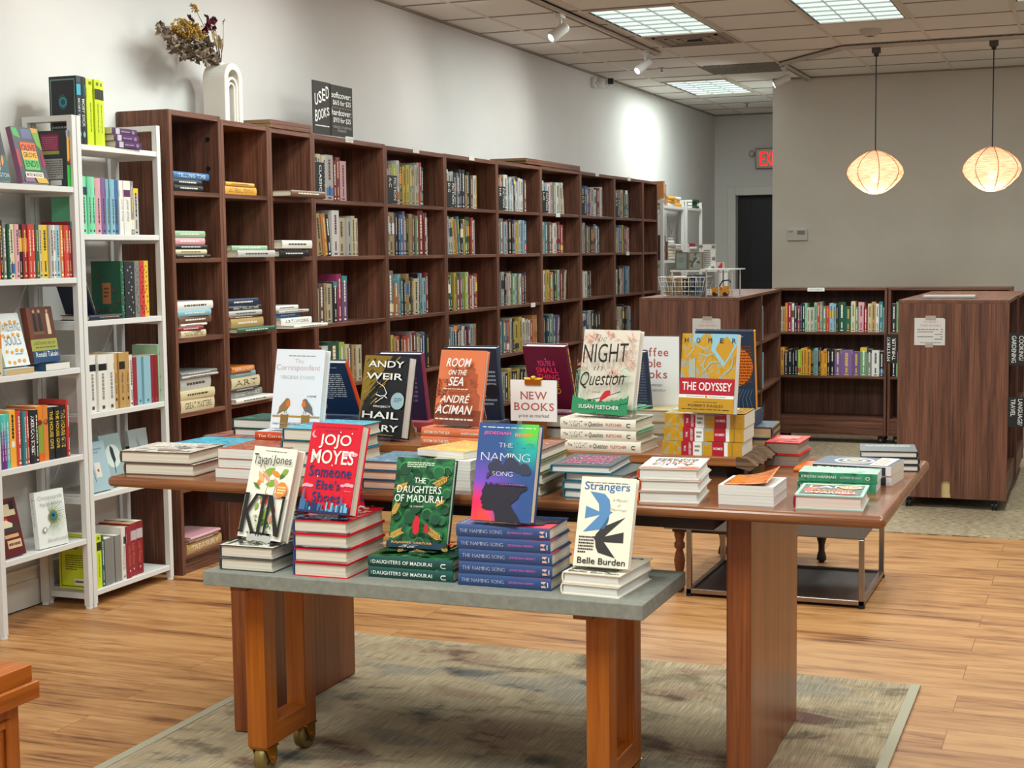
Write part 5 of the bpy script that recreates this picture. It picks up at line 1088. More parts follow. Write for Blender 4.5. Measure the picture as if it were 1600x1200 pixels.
# black section signs hooked over the first books
def hang_sign(lines, y, z, w, h, lab):
    a = MB(); x = XB-.004
    a.box(x-.004, x, y, y+w, z, z+h, BLKSIGN); A = Art(a, lambda u, t, hh: (x+hh, y+u*w, z+(1-t)*h), w, h)
    n = len(lines)
    for i, t in enumerate(lines): u1 = .90-i*.46 if n > 1 else .72; A.text(t, u1-.24, .08, u1, .08+.80*(len(t)/7 if len(t) < 7 else 1), CHALK, '', 90)
    return tag(a.build('section_sign'), lab, 'sign', 'black hand lettered section signs')
for u, ln in ((3, ['CLASSICS']), (4, ['FICTION', 'A-C']), (5, ['FICTION', 'D-G']), (6, ['FICTION', 'H-K']), (7, ['FICTION', 'L-O']), (8, ['FICTION', 'P-R']), (9, ['FICTION', 'S-Z'])):
    y0, y1, z = cell(u, 0); w = .13 if u > 3 else .10
    hang_sign(ln, y0+.001, z+.002, w, .155 if u > 3 else .185, 'black hand lettered section sign reading '+' '.join(ln))
# flat piles on the three narrow bookcases
def hpile(u, k, items, where, y_off=.0, xo=.0):
    y0, y1, z = cell(u, k)
    n = len(items)
    for i, it in enumerate(items):
        ch, L, tk, off, yaw, ttl = it[:6]; xo_ = xo+(it[6] if len(it) > 6 else 0)
        hx = PAL[ch][0] if len(ch) == 1 else ch; nm = PAL[ch][1] if len(ch) == 1 else None
        r = random.Random(i*31+u*7+k); dp = r.uniform(.17, .21)
        yaw = min(yaw, 3); L = min(L, .335); off = max(0, min(off, .345-L-.012)); off += max(0, dp*math.sin(math.radians(yaw)))
        M = T(XB-.004+xo_+r.uniform(-.012, .006), y0+.004+y_off+off, z) @ RZ(PI/2+math.radians(yaw)) @ lay_local('spine', dp, L)
        pos = 'only one' if n == 1 else ('lowest' if i == 0 else 'topmost' if i == n-1 else NTH[i]+' up')
        light = ch in 'weyAs'
        tm = c_('4a423a' if light else 'e2dccf')
        sp = (lambda A, t=ttl, m=tm: A.text(t, .12, .25, .9, .75, m, 's')) if ttl else (lambda A, m=tm, q=i: A.scrib(.2, .3, .8, .7, m, 1, 1, q+3))
        face = dict(art_spine=sp)
        book(M, f"{nm} {(ttl+' book') if ttl else 'book'} {pos} in flat pile, {where}", dp, L, tk-.0006, c_(hx), r.choice((PAGE, PAGEW)), group='flat pile '+where, hard=True, **face)
        z += tk
W1, W2_, W3 = 'first narrow bookcase', 'second narrow bookcase', 'third narrow bookcase'
hpile(0, 0, [('k', .22, .026, 0, 0, ''), ('k', .24, .028, 0, 3, ''), ('b', .30, .030, 0, 5, 'TELLING TIME')], 'top shelf '+W1)
hpile(0, 1, [('k', .26, .016, 0, 0, ''), ('e', .25, .022, 0, 0, ''), ('k', .25, .020, 0, 0, ''), ('p', .24, .030, 0, 0, ''), ('v', .24, .030, 0, 0, '')], 'second shelf '+W1)
hpile(0, 2, [('e', .21, .030, 0, 3, 'THINKING ABOUT ART'), ('R', .18, .018, 0, -3, ''), ('w', .22, .012, .01, 4, ''), ('z', .27, .032, 0, 2, ''), ('c', .26, .028, 0, 0, ''), ('w', .29, .036, 0, 1, '')], 'third shelf '+W1)
hpile(0, 3, [('e', .27, .055, 0, 1, 'GREAT MASTERS'), ('e', .27, .040, 0, 0, ''), ('s', .26, .052, 0, 3, ''), ('s', .31, .012, .0, 6, ''), ('a', .31, .015, 0, 8, '')], 'fourth shelf '+W1)
hpile(0, 5, [('d', .30, .045, 0, 3, 'TREASURY'), ('z', .26, .012, .01, 3, ''), ('p', .26, .014, .03, 6, '')], 'bottom shelf '+W1)
hpile(1, 0, [('A', .30, .038, 0, 4, 'UNIVERSAL PENMAN'), ('A', .27, .018, 0, 3, '')], 'top shelf '+W2_)
hpile(1, 1, [('s', .33, .032, 0, 0, '', .05), ('v', .31, .022, 0, 0, '', .03)], 'second shelf '+W2_)
hpile(1, 2, [('G', .33, .022, 0, 0, '', .05), ('d', .31, .042, 0, 5, ''), ('z', .26, .012, 0, 2, ''), ('s', .29, .024, 0, 0, ''), ('k', .30, .022, 0, 2, 'GREAT COLLECTORS'), ('n', .27, .034, 0, 0, '')], 'third shelf '+W2_)
hpile(1, 3, [('w', .33, .022, 0, 0, '', .03), ('a', .30, .032, 0, 3, 'CHANGED THE WORLD'), ('k', .24, .012, 0, 0, ''), ('e', .27, .050, 0, 4, 'ART'), ('c', .24, .026, 0, 3, ''), ('o', .20, .026, 0, 1, 'SERANO')], 'fourth shelf '+W2_)
hpile(1, 4, [('n', .28, .03, 0, 2, ''), ('r', .28, .03, 0, 2, '')], 'fifth shelf '+W2_)
hpile(2, 0, [('z', .34, .030, 0, 0, '', .10)], 'top shelf '+W3)
hpile(2, 1, [('k', .28, .032, .0, 0, '', .04), ('z', .28, .008, 0, 0, '', .03), ('w', .29, .040, 0, 0, '', .05)], 'second shelf '+W3)
hpile(2, 2, [('w', .34, .016, 0, 0, '', .10), ('w', .30, .032, 0, 0, 'ART-WORK', .03), ('b', .26, .024, 0, 3, ''), ('s', .29, .014, 0, 0, '', .02), ('w', .24, .022, 0, 2, '')], 'third shelf '+W3)
hpile(2, 3, [('k', .28, .03, 0, 2, ''), ('d', .28, .03, 0, 2, '')], 'fourth shelf '+W3)
# ------------------------------------------------------------------ rolling bookcase contents
BKW = 'back rolling bookcase'
row('upper shelf, '+BKW, 'e1sdo1R2w1kmn0kM0es2vr0agrcckG2G2egp2R2edwtc0', (-2.118, CY+.01, LV[0]+.001), (0, 1, 0), .755, (.17, .215), .15, seed=3)
row('middle shelf, '+BKW, 'AAkkkklyAAkg0ckAAkkP4P4P4g2a3w3k2', (-2.118, CY+.01, LV[1]+.001), (0, 1, 0), .755, (.17, .20), .15, seed=5)
row('upper shelf, half hidden back rolling bookcase', 'kgkwRbak', (-1.315, CY+.01, LV[0]+.001), (0, 1, 0), .22, (.17, .215), .15)
row('middle shelf, half hidden back rolling bookcase', 'kgkwcb', (-1.315, CY+.01, LV[1]+.001), (0, 1, 0), .2, (.17, .20), .15)
for i, (zz, sp) in enumerate(((LV[0], 'naks'), (LV[1], 'sctc'), (LV[2], 'tknk'))):
    Mo = BM2 @ Vector((.585, .022, zz+.001)); dd = (BM2.to_3x3() @ Vector((-1, 0, 0)))
    row(f'{["upper", "middle", "lower"][i]} shelf, far middle rolling bookcase', sp, Mo, dd, .12, (.19, .24), .15, seed=i)
def flat_on(x, y, z, lab, L=.22, tk=.02, yaw=0, ch='e', face='tail'):
    book(T(x, y, z) @ RZ(yaw) @ lay_local(face, .16, L), lab, .16, L, tk, c_(PAL[ch][0]), PAGEW)
flat_on(at(1453, 463, 2, 1.11)[0], 8.30, 1.111, 'thin grey book lying on top of the notched rolling bookcase', .27, .014, .02, 's', 'spine')
# section signs on the rolling bookcases
def board_sign(x, y, z, w, h, lines, lab):
    a = MB(); a.box(x, x+w, y, y+.004, z, z+h, BLKSIGN); A = Art(a, lambda u, t, hh: (x+u*w, y-hh, z+(1-t)*h), w, h)
    for i, (t, u0, u1, t0, t1, rr) in enumerate(lines): A.text(t, u0, t0, u1, t1, CHALK, '', rr)
    return tag(a.build('section_sign'), lab, 'sign', 'black hand lettered section signs')
p = at(1382, 565, 1, 8.0); q = at(1402, 520, 1, 8.0)
board_sign(p[0], 8.02, .775, AX0-p[0]-.001, .155, [('MYSTERY/', .16, .42, .10, .92, -90), ('THRILLER', .58, .84, .14, .88, -90)], 'black MYSTERY/THRILLER sign on the left edge of the notched bookcase')
board_sign(AX1+.001, 8.02, .775, .085, .165, [('COOKING/', .58, .84, .08, .86, 90), ('GARDENING', .16, .42, .08, .92, 90)], 'black COOKING/GARDENING sign at the right edge of the notched bookcase')
board_sign(AX1+.001, 8.02, .455, .085, .155, [('LANGUAGE/', .58, .84, .06, .94, 90), ('TRAVEL', .16, .42, .06, .64, 90)], 'black LANGUAGE/TRAVEL sign at the right edge of the notched bookcase')
def price_sheet(M, w, h, lab, tape=2):
    s = thing('price_sheet', lab, 'notice', M=M)
    a = MB(); a.prism([(0, 0), (w, 0), (w, h*.95), (w*.97, h*.985), (w*.93, h), (0, h)], 0, .0008, c_('c9c6c2', .6), Matrix(((1, 0, 0, 0), (0, 0, -1, 0), (0, 1, 0, 0), (0, 0, 0, 1))))
    A = Art(a, lambda u, t, hh: (u*w, -.0008-hh, (1-t)*h), w, h); RS_ = c_('b87a78', .6)
    A.text('YA/ADULT', .29, .12, .78, .18, RS_, 's'); A.text('USED BOOKS', .2, .24, .86, .31, RS_, 's')
    for i, (u0, u1) in enumerate(((.1, .78), (.1, .62), (.66, .92), (.1, .62), (.66, .92))): A.scrib(u0, .40+i*.088, u1, .45+i*.088, c_('5c5a58', .6), 1, 1, i+2)
    for i in (0, 1, 3): A.scrib(.86, .40+i*.088, .93, .45+i*.088, c_('5c5a58', .6), 1, 1, i+9)
    A.scrib(.2, .89, .88, .92, c_('6a6866', .6), 1, 1, 4); a.build('sheet', s, True)
    a = MB()
    a.box(w*.36, w*.7, -.0016, -.001, h-.012, h+.012, mat('a89a90', .3)); 
    if tape > 1: a.box(w*.36, w*.62, -.0016, -.001, -.012, .010, mat('a89a90', .3))
    a.build('tape', s, True)
p = at(1428.5, 539, 1, 8.03); q = at(1477, 497, 1, 8.03); price_sheet(T(p[0], 8.0285, p[2]), q[0]-p[0], q[2]-p[2], 'white price sheet taped to the notched rolling bookcase')
p = at(1083, 530, 1, 8.47); q = at(1126, 497.5, 1, 8.47); v = BM.inverted() @ Vector(p); w_ = q[0]-p[0]; price_sheet(BM @ T(v[0], -.0015, q[2]-.15), w_, .15, 'white price sheet taped to the middle bookcase behind the ochre Homer book', 1)
# ------------------------------------------------------------------ wire basket, acrylic riser and posters on the middle bookcase
bx0, bx1 = -2.405, -2.175; by0, by1 = 8.62, 8.80; bz = 1.1105
bk = thing('wire_basket', 'white wire basket of books on the middle rolling bookcase', 'basket', ((bx0+bx1)/2, 8.71, bz)); fl = .028
def P3(u, v, t): # t up
    e = fl*t; return (bx0-e+u*(bx1-bx0+2*e), by0-e+v*(by1-by0+2*e), bz+.003+t*.112)
a = MB()
a.tube([P3(0, 0, 1), P3(1, 0, 1), P3(1, 1, 1), P3(0, 1, 1), P3(0, 0, 1)], .0035, WHT, 6); a.build('rim', bk)
a = MB()
for i in range(7): u = i/6; a.tube([P3(u, 0, 1), P3(u, 0, 0), P3(u, 1, 0), P3(u, 1, 1)], .0016, WHT, 5)
for i in range(5): v = i/4; a.tube([P3(0, v, 1), P3(0, v, 0), P3(1, v, 0), P3(1, v, 1)], .0016, WHT, 5)
for t in (0, .25, .5, .75): a.tube([P3(0, 0, t), P3(1, 0, t), P3(1, 1, t), P3(0, 1, t), P3(0, 0, t)], .0016, WHT, 5)
a.build('wire_mesh', bk)
row('in the white wire basket', 'ddezddknkknGb', (bx0+.004, by0+.03, bz+.006), (0, 1, 0), bx1-bx0-.01, (.10, .125), .12)
ax0, ax1, ay0, ay1 = -2.138, -1.985, 8.60, 8.86
ar = thing('acrylic_riser', 'clear shelf riser on white legs beside the wire basket', 'riser', (-2.06, 8.73, 1.11))
a = MB(); a.box(ax0-.035, ax1+.02, ay0-.01, ay1+.01, 1.268, 1.274, mat('c9cfcb', .2)); a.build('top', ar)
for x, y in ((ax0, ay0), (ax1, ay0), (ax0+.04, ay1), (ax1-.01, ay1), (-2.07, ay0+.02)): a = MB(); a.cyl((x, y, 1.1105), (x, y, 1.268), .005, mat('c9bfb5', .15, .4), 8); a.build('leg', ar)
ty = thing('toy_digger', 'small orange yellow toy truck under the clear riser', 'toy', (-2.09, 8.76, 1.11)); YT = mat('d98f1c', .35)
a = MB(); a.box(-2.14, -2.04, 8.74, 8.79, 1.122, 1.145, YT); a.box(-2.075, -2.045, 8.745, 8.785, 1.145, 1.17, YT); a.prism([(-2.14, 1.145), (-2.085, 1.145), (-2.09, 1.165), (-2.145, 1.16)], 8.742, 8.788, YT, Matrix(((1, 0, 0, 0), (0, 0, 1, 0), (0, 1, 0, 0), (0, 0, 0, 1)))); a.build('body', ty)
a = MB(); a.tube([(-2.10, 8.765, 1.165), (-2.08, 8.765, 1.20), (-2.04, 8.765, 1.205), (-2.03, 8.765, 1.19)], .004, BLK, 6); a.build('arm', ty)
for x in (-2.125, -2.06):
    for y in (8.74, 8.792): a = MB(); a.cyl((x, y-.006, 1.1225), (x, y+.006, 1.1225), .0115, BLK, 12); a.build('wheel', ty)
def panel(lab, px0, py0, px1, py1, y, m, art=None, cat='poster', name='poster', t=.012, frame_=None):
    p = at(px0, py1, 1, y); q = at(px1, py0, 1, y); w = q[0]-p[0]; h = q[2]-p[2]
    a = MB(); a.box(p[0], q[0], y, y+t, p[2], q[2], m); A = Art(a, lambda u, tt, hh: (p[0]+u*w, y-hh, p[2]+(1-tt)*h), w, h)
    if frame_: A.rect(0, 0, 1, .05, frame_); A.rect(0, .95, 1, 1, frame_); A.rect(0, 0, .06, 1, frame_); A.rect(.94, 0, 1, 1, frame_)
    if art: art(A)
    return tag(a.build(name), lab, cat)
def flower_art(A):
    A.rect(.1, .06, .9, .94, c_('8d9088')); r = random.Random(3)
    for _ in range(9): A.leaf(r.uniform(.3, .7), r.uniform(.2, .7), r.uniform(0, 6), .3, .08, c_('55564e'), 5)
    A.line([(.7, .3), (.45, .6), (.35, .8)], .06, c_('b9bab0'))
YB = 9.15
panel('grey green framed print left of the flower print, above the wire basket', 1055, 394, 1074.5, 422, YB, c_('6f7a72', .5), lambda A: [A.rect(.14, .1, .86, .9, c_('7f8a80')), A.scrib(.3, .3, .7, .6, c_('5a645c'), 3, .7, 2)] and None, 'picture', 'framed_print', .02, c_('5a5f56'))
panel('framed flower print above the wire basket', 1075, 394, 1099, 422, YB, c_('6e6a5e', .5), flower_art, 'picture', 'framed_print', .03, c_('7a6a58'))
panel('white paper notice with dark starfish in its corners', 1092, 381.5, 1118, 423, YB+.06, c_('cfc9c2', .6), lambda A: [A.leaf(u, t, an, .16, .035, c_('5a554f'), 4) for u, t in ((.12, .08), (.88, .1), (.9, .55), (.85, .9)) for an in (0, 1.25, 2.5, 3.75, 5)]+[A.scrib(.3, .2, .7, .9, c_('6a6560'), 10, .7, 5)] and None, 'notice', 'paper_notice', .002)
panel('small framed picture of a red shape behind the clear riser', 1116, 408, 1134, 424, YB+.10, c_('a79c90', .5), lambda A: [A.poly([(.3, .95), (.35, .5), (.5, .35), (.6, .1), (.72, .3), (.68, .95)], c_('9a2030'))] and None, 'picture', 'framed_print', .012, c_('6d655c'))
for lab_, (u_, y_) in (('x', (0, 0)),): pass
# supports so that the prints stand on something real: a low white shelf unit behind the basket
ws = thing('white_counter_shelf', 'low white shelf rack standing on the middle bookcase behind the basket', 'rack', (-2.3, 9.22, 1.11))
p = at(1055, 422, 1, YB); q = at(1118, 422, 1, YB); zz = p[2]
a = MB(); a.box(p[0]-.03, q[0]+.04, YB-.01, YB+.2, zz-.012, zz-.0005, WHT); a.build('shelf', ws)
for x in (p[0]-.02, q[0]+.03): a = MB(); a.box(x-.006, x+.006, YB, YB+.18, 1.1105, zz-.012, WHT); a.build('leg', ws)
# far shelving contents
for k, (z, sp, w) in enumerate(((1.80, 'o2o2_', .10), (1.30, 'zkzR2', .16), (.80, 'rR2yGbgG', .40))): row(f'{["top", "second", "third"][k]} shelf, white unit past the walnut row', sp, (-3.67, 13.16, z+.001), (-1, 0, 0), w, (.16, .23), .16, seed=k)
def vpile(x, y, z, chs, L, where, yaw=0, w=.16):
    for i, ch in enumerate(chs):
        tk = rnd.uniform(.024, .034); pos = 'lowest' if i == 0 else 'topmost' if i == len(chs)-1 else NTH[i]+' up'
        lab = f'{PAL[ch][1]} book, {pos} in flat pile, {where}'
        def mk(M=T(x, y, z) @ RZ(PI/2+yaw+rnd.uniform(-.08, .08)) @ lay_local('spine', w, L), lab=lab, tk=tk, ch=ch): return book(M, lab, w, L, tk-.0006, c_(PAL[ch][0]), PAGEW, group='flat pile '+where, parts=False)
        QUEUE.append((L*tk/14**2, mk, lab)); z += tk
vpile(-3.67, 13.30, 1.301, 'sewesws', .22, 'second shelf, far white unit'); vpile(-3.67, 13.58, 1.301, 'sezsw', .22, 'second shelf, far white unit, right side')
vpile(-3.67, 14.08, 1.301, 'swswm', .22, 'middle shelf, white unit nearest the doorway'); vpile(-3.67, 13.30, 1.801, 'wAA', .22, 'top of the far white unit'); vpile(-3.67, 13.55, 1.801, 'AAw', .22, 'top of the far white unit, right side'); vpile(-3.67, 14.2, 1.801, 'GkG', .24, 'top of the white unit nearest the doorway')
# ------------------------------------------------------------------ books on the near white shelving
XS = -3.675
def yx(px, py): return at(px, py, 0, XS)[1]
def srow(where, spec, px0, px1, py, z, titles=None, sides=None, hr=(.19, .22), fixw=None, seed=0, dp=.14, always=True):
    ya, yb = yx(px0, py), yx(px1, py)
    if px0 < 20: ya = max(ya, 4.268)
    row(where, spec, (XS, ya, z+.0008), (-1, 0, 0), yb-ya, hr, dp, True, .0006, seed, fixw, titles, sides, '', always)
def md(A): A.rect(.0, .0, .10, 1, c_('3a4a4c')); A.rect(.12, .05, .28, .95, c_('3fa0b4')); A.text('MOBY DICK', .33, .3, .74, .72, c_('b9c0bc'), 'b'); A.leaf(.8, .5, 0, .1, .03, c_('7fa0a6'))
def lim(A): A.rect(.14, .02, .30, .98, c_('2d2c1c')); A.scrib(.36, .35, .8, .65, c_('7f8a20'), 1, 1, 2); A.rect(.04, .3, .09, .7, c_('6a701c'))
def box_side(A):
    A.rect(.05, .04, .95, .06, c_('6a8a8c')); A.rect(.05, .04, .08, .9, c_('6a8a8c')); A.rect(.92, .04, .95, .9, c_('6a8a8c')); A.disc(.5, .38, .15, c_('2f8a94')); A.disc(.5, .38, .09, c_('1c4a52'))
    for i in range(14): q = i*PI/7; A.line([(.5+.08*math.cos(q), .38+.055*math.sin(q)), (.5+.17*math.cos(q), .38+.115*math.sin(q))], .012, c_('3f9aa4'))
    A.scrib(.1, .72, .9, .9, c_('8a9a9a'), 3, .7, 3)
Hh = .25
srow('top of right white shelving', 'kkLLL', 123, 168, 225, WL2[0], [('MOBY DICK', .262, md), ('MOBY DICK', .262, md), (None, .258, lim), (None, .258, lim), (None, .258, lim)], {0: box_side}, seed=1)
for i in range(3):
    book(T(XS+.012, yx(172, 228)+.01*(2-i), WL2[0]+.001+i*.026) @ RZ(PI/2-.04+.02*i) @ lay_local('spine', .13, .165), f"{['lowest', 'middle', 'topmost'][i]} of the three purple paperbacks lying on the right white shelving unit", .13, .165, .0255, c_('4a2a4e'), PAGE, group='purple paperbacks lying on the white shelving', hard=False,
         art_spine=lambda A: [A.rect(.14, .05, .30, .95, c_('b5b0b8')), A.scrib(.36, .35, .7, .65, c_('a98ab0'), 1, 1, 2), A.disc(.84, .5, .06, c_('8a6a90'), ry=.3)] and None)
def cl(bc, fc=None): 
    def f(A): A.rect(.18, 0, .32, 1, c_(bc)); A.scrib(.36, .3, .82, .7, c_(fc or '3a3a4a'), 1, 1, 4); A.rect(.92, .35, .96, .65, c_(fc or '3a3a4a'))
    return f
def je(A): A.rect(.17, .03, .30, .97, c_('5a2a4e')); A.text('JANE EYRE', .34, .3, .76, .7, c_('8a8a88'), 'i')
srow('second shelf, right white shelving', 'xMxpPccbww2Ss'.replace('S', 'a').replace('x', 'M'), 132, 219, 365, WL2[1], [(None, .225, cl('2a3a5a')), (None, .225, cl('2a3a5a')), (None, .225, cl('2a3a5a')), (None, .222, cl('6a2a5a')), (None, .222, cl('6a2a5a')), (None, .22, cl('5a2a5a')), (None, .22, cl('5a2a5a')), (None, .22, cl('5a2a5a')), ('JANE EYRE', .218, je), ('JANE EYRE', .218, je), (None, .218), (None, .19)], seed=2)
def gr(A): A.rect(.38, .38, .66, .75, c_('b5764a')); [A.leaf(.1+.8*abs(math.sin(i*1.7)), .2+.7*abs(math.cos(i*2.3)), i, .12, .03, c_('9c3040' if i % 2 else '2f5a34'), 5) for i in range(16)]; A.rect(.38, .38, .66, .75, c_('b5764a')); A.scrib(.43, .45, .6, .65, c_('6a3a20'), 3, .8, 2)
def orn(fc):
    def f(A): [A.leaf(.08+.85*i/12, .5+.2*math.sin(i*2), i*1.3, .035, .022, c_(fc), 4) for i in range(13)]
    return f
srow('third shelf, right white shelving', 'G1k3a2r2y2', 193, 236, 497, WL2[2], [(None, .232, orn('6a9a6c')), (None, .23, orn('9aa0a0')), (None, .23, orn('6a5a7a')), (None, .23, orn('8a1a1a')), (None, .232, orn('b0552a'))], {0: gr}, seed=3)
book(T(XS+.0, yx(140, 502), WL2[2]+.001) @ RZ(PI/2) @ lay_local('spine', .14, .21), 'thin dark navy book lying on the third shelf of the right white unit', .14, .21, .020, c_('232a3a'), PAGE, art_spine=lambda A: A.scrib(.3, .3, .9, .7, c_('b5925a'), 1, 1, 3))
M = T(XS-.12, yx(152, 470), WL2[2]+.023) @ RX(-.42) ; book(frame((XS-.02, yx(146, 470)+.03, WL2[2]+.022), (-1, 0, 0), (0, -math.sin(.42), math.cos(.42)), (0, math.cos(.42), math.sin(.42))), 'dark flowered book leaning on the third shelf of the right white unit', .14, .19, .014, c_('2c3448'), PAGE, art_spine=lambda A: A.scrib(.2, .3, .9, .7, c_('9a8a5a'), 1, 1, 3))
def ge(A): A.rect(.16, .03, .28, .97, c_('1f1f20')); A.scrib(.33, .25, .8, .75, c_('8a8884'), 1, 1, 3); A.rect(.9, .35, .96, .65, c_('4a4a48'))
def mbd(A): A.rect(.16, .03, .30, .97, c_('2a2420')); A.text('Moby Dick', .36, .3, .74, .72, c_('5a3a1c'), 'i'); A.leaf(.8, .5, 0, .07, .02, c_('2a1c10'))
srow('fourth shelf, right white shelving', 'wwwdddw1R1ccR1R1v2', 143, 262, 640, WL2[3], [(None, .225, ge), (None, .225, ge), (None, .225, ge), ('Moby Dick', .225, mbd), ('Moby Dick', .225, mbd), ('Moby Dick', .225, mbd), (None, .21), (None, .20, lambda A: A.rect(.9, .4, .95, .6, c_('8a5a5a'))), (None, .20, lambda A: A.rect(.9, .4, .95, .6, c_('3a5a5a'))), (None, .20, lambda A: A.rect(.9, .4, .95, .6, c_('3a5a5a'))), (None, .20, lambda A: A.rect(.9, .4, .95, .6, c_('8a5a5a'))), (None, .20, lambda A: A.rect(.9, .4, .95, .6, c_('8a5a5a'))), (None, .24, orn('4f9a80'))], seed=4)
def lime_side(A): A.rect(.06, .04, .94, .06, c_('6a7418')); A.rect(.06, .94, .94, .96, c_('6a7418')); A.rect(.06, .04, .08, .96, c_('6a7418')); A.rect(.92, .04, .94, .96, c_('6a7418')); A.disc(.5, .16, .13, c_('8a9420')); A.scrib(.2, .35, .8, .65, c_('6a7418'), 7, .6, 3); A.rect(.45, .8, .85, .92, c_('dcdcd0')); A.scrib(.48, .82, .82, .9, INK, 1, 1, 3)
def ps(A): A.rect(.14, .04, .32, .96, c_('b9aeb0')); A.text('Little Women', .38, .28, .78, .72, c_('c96a4a'), 'i'); A.leaf(.84, .5, 0, .05, .02, c_('d9b0a8'))
srow('bottom shelf, right white shelving', 'LLG1a2a2a2w1w1R2R2R2', 145, 229, 905, WL2[5], [(None, .215, lim), (None, .215, lim), (None, .205), (None, .19, lambda A: 0), (None, .19, lambda A: 0), (None, .19, lambda A: 0), (None, .215, cl('3a3a3a', '6a6a6a')), (None, .215, cl('3a3a3a', '6a6a6a')), ('Little Women', .215, ps), ('Little Women', .22, ps), ('Little Women', .222, ps)], {0: lime_side}, seed=5, dp=.16)
# face-out books leaning on the shelves (viewed from the aisle, facing +x)
def face_out(lab, z, y0, w, h, tk, lean, cover, art, spine=None, x=XS-.01, hard=False, page=PAGEW, yaw=0, sp=None):
    """front cover towards the aisle, leaning back towards the wall"""
    l = lean; u = Vector((math.sin(yaw), math.cos(yaw), 0)); n = Vector((math.cos(yaw), -math.sin(yaw), 0)); v = Vector((-n[0]*math.sin(l), -n[1]*math.sin(l), math.cos(l))); zz = u.cross(v)
    M = frame(Vector((x, y0, z+.001+tk*math.sin(l)))-zz*tk, u, v, zz)
    return book(M, lab, w, h, tk, cover, page, hard=hard, art_front=art, spine=spine, art_spine=sp)
def a_kw(A):
    A.rect(.0, .55, 1, 1, c_('3a5a60')); [A.leaf(.15+.7*((i*37) % 10)/10, .75, -1.57+.3*math.sin(i), .35, .05, c_(('b5602a', 'd98a3a', '6a3a24')[i % 3]), 5) for i in range(12)]
    A.text('THICKER', .1, .1, .8, .18, c_('b9bcb8'), ''); A.text('WATER', .3, .28, .85, .36, c_('b9bcb8'), ''); A.text('KERRY', .25, .76, .7, .82, c_('cfd2cc'), ''); A.text('WASHINGTON', .05, .86, .95, .93, c_('cfd2cc'), '')
face_out('dark book with flames by Kerry Washington at the far left of the top white shelf', WL1[0], 4.268, .135, .215, .03, .22, c_('33353a'), a_kw)
def a_og(A):
    A.poly([(0, .02), (.2, .02), (.28, .2), (.05, .16)], c_('3fa04a')); A.rect(.34, .03, .72, .2, c_('5a5f80')); A.poly([(.72, 0), (1, 0), (1, .4), (.82, .3)], c_('6a9a3a')); A.rect(.75, .0, .95, .08, c_('d98a2a')); A.rect(.0, .4, .1, .72, c_('b0303c')); A.rect(.88, .45, 1, .7, c_('8a2040'))
    A.rect(.2, .27, .76, .45, c_('d9582a')); A.rect(.2, .42, .76, .60, c_('e0a63a')); A.rect(.2, .58, .76, .76, c_('5fb05a')); A.text('OLIVE', .23, .31, .73, .42, INK, 'b'); A.text('GROVE', .25, .45, .72, .54, INK, 'bs'); A.text('ENDS', .26, .60, .72, .71, c_('1c4a2a'), 'bs')
    A.rect(.16, .80, .82, .90, c_('d9d4c4')); A.text('MOSES McKENZIE', .2, .82, .78, .88, INK, 'b'); A.rect(.1, .9, .45, .98, c_('8a5a80')); A.poly([(.5, .9), (.9, .9), (.95, .99), (.56, .99)], c_('c9a03a'))
face_out('grey and multicoloured book An Olive Grove in Ends on the top white shelf', WL1[0], yx(40, 290), .150, .215, .022, .24, c_('4a4a4c'), a_og, spine=c_('7a4a6a'))
def a_dk(A): A.rect(.1, .06, .75, .42, c_('7a1a40')); A.rect(.1, .36, .75, .42, c_('8a9a3a')); A.scrib(.15, .1, .7, .34, c_('b5607a'), 7, 1, 2); A.rect(.1, .5, .85, .86, c_('9a9894')); A.scrib(.12, .52, .83, .84, c_('5a5854'), 8, .7, 3); A.rect(.4, .88, .8, .97, c_('c9c9c4'))
def s_yg(A): A.rect(0, 0, .12, 1, c_('8a8a90')); A.rect(.12, .08, .55, .92, c_('e0a83a')); A.scrib(.18, .3, .5, .7, INK, 1, 1, 2); A.disc(.55, .5, .05, c_('c9401c'), ry=.3); A.rect(.62, 0, 1, 1, c_('2fae3a')); A.scrib(.66, .3, .85, .7, c_('1c6a24'), 1, 1, 2)
srow('top shelf, left white shelving', 'kk', 107, 127, 291, WL1[0], [(None, .215, s_yg), (None, .215, s_yg)], {0: a_dk}, seed=6)
srow('second shelf, left white shelving', 'rrkaG1epkRrrG1ey2swcorRRR2', -8, 127, 438, WL1[1], [(None, .19)]*2+[(None, .215), (None, .205)]+[(None, .2)]*14+[(None, .2), (None, .2), (None, .215), (None, .215)], seed=7)
def a_ws(A):
    for i, u in enumerate((.2, .4, .6, .8)):
        for t in (.18, .42, .72, .92): A.disc(u, t+.02*math.sin(i*2), .06, c_('d9942a'), ry=.035)
    A.text('WANDERING', .06, .20, .94, .34, INK, 'l'); A.text('SOULS', .2, .44, .84, .60, INK, 'l'); A.scrib(.5, .76, .8, .79, c_('7a7a78'), 1, 1, 2)
zs = WL1[2]
book(T(XS+.008, yx(8, 584), zs+.001) @ RZ(PI/2) @ lay_local('tail', .15, .17), 'white paperback lying under Wandering Souls on the third shelf', .15, .17, .022, c_('c9cdcf'), PAGEY, hard=False)
face_out('white book Wandering Souls with orange drops leaning on the third shelf', zs+.023, yx(16, 575), .135, .20, .022, .26, c_('d4d9da'), a_ws, x=XS-.02, sp=lambda A: A.scrib(.1, .25, .9, .75, INK, 1, 1, 2))
book(T(XS+.006, yx(70, 581), zs+.001) @ RZ(PI/2) @ lay_local('tail', .14, .17), 'thick paperback lying under the historical photo book on the third shelf', .14, .17, .026, c_('2a4a66'), PAGEW, hard=False)
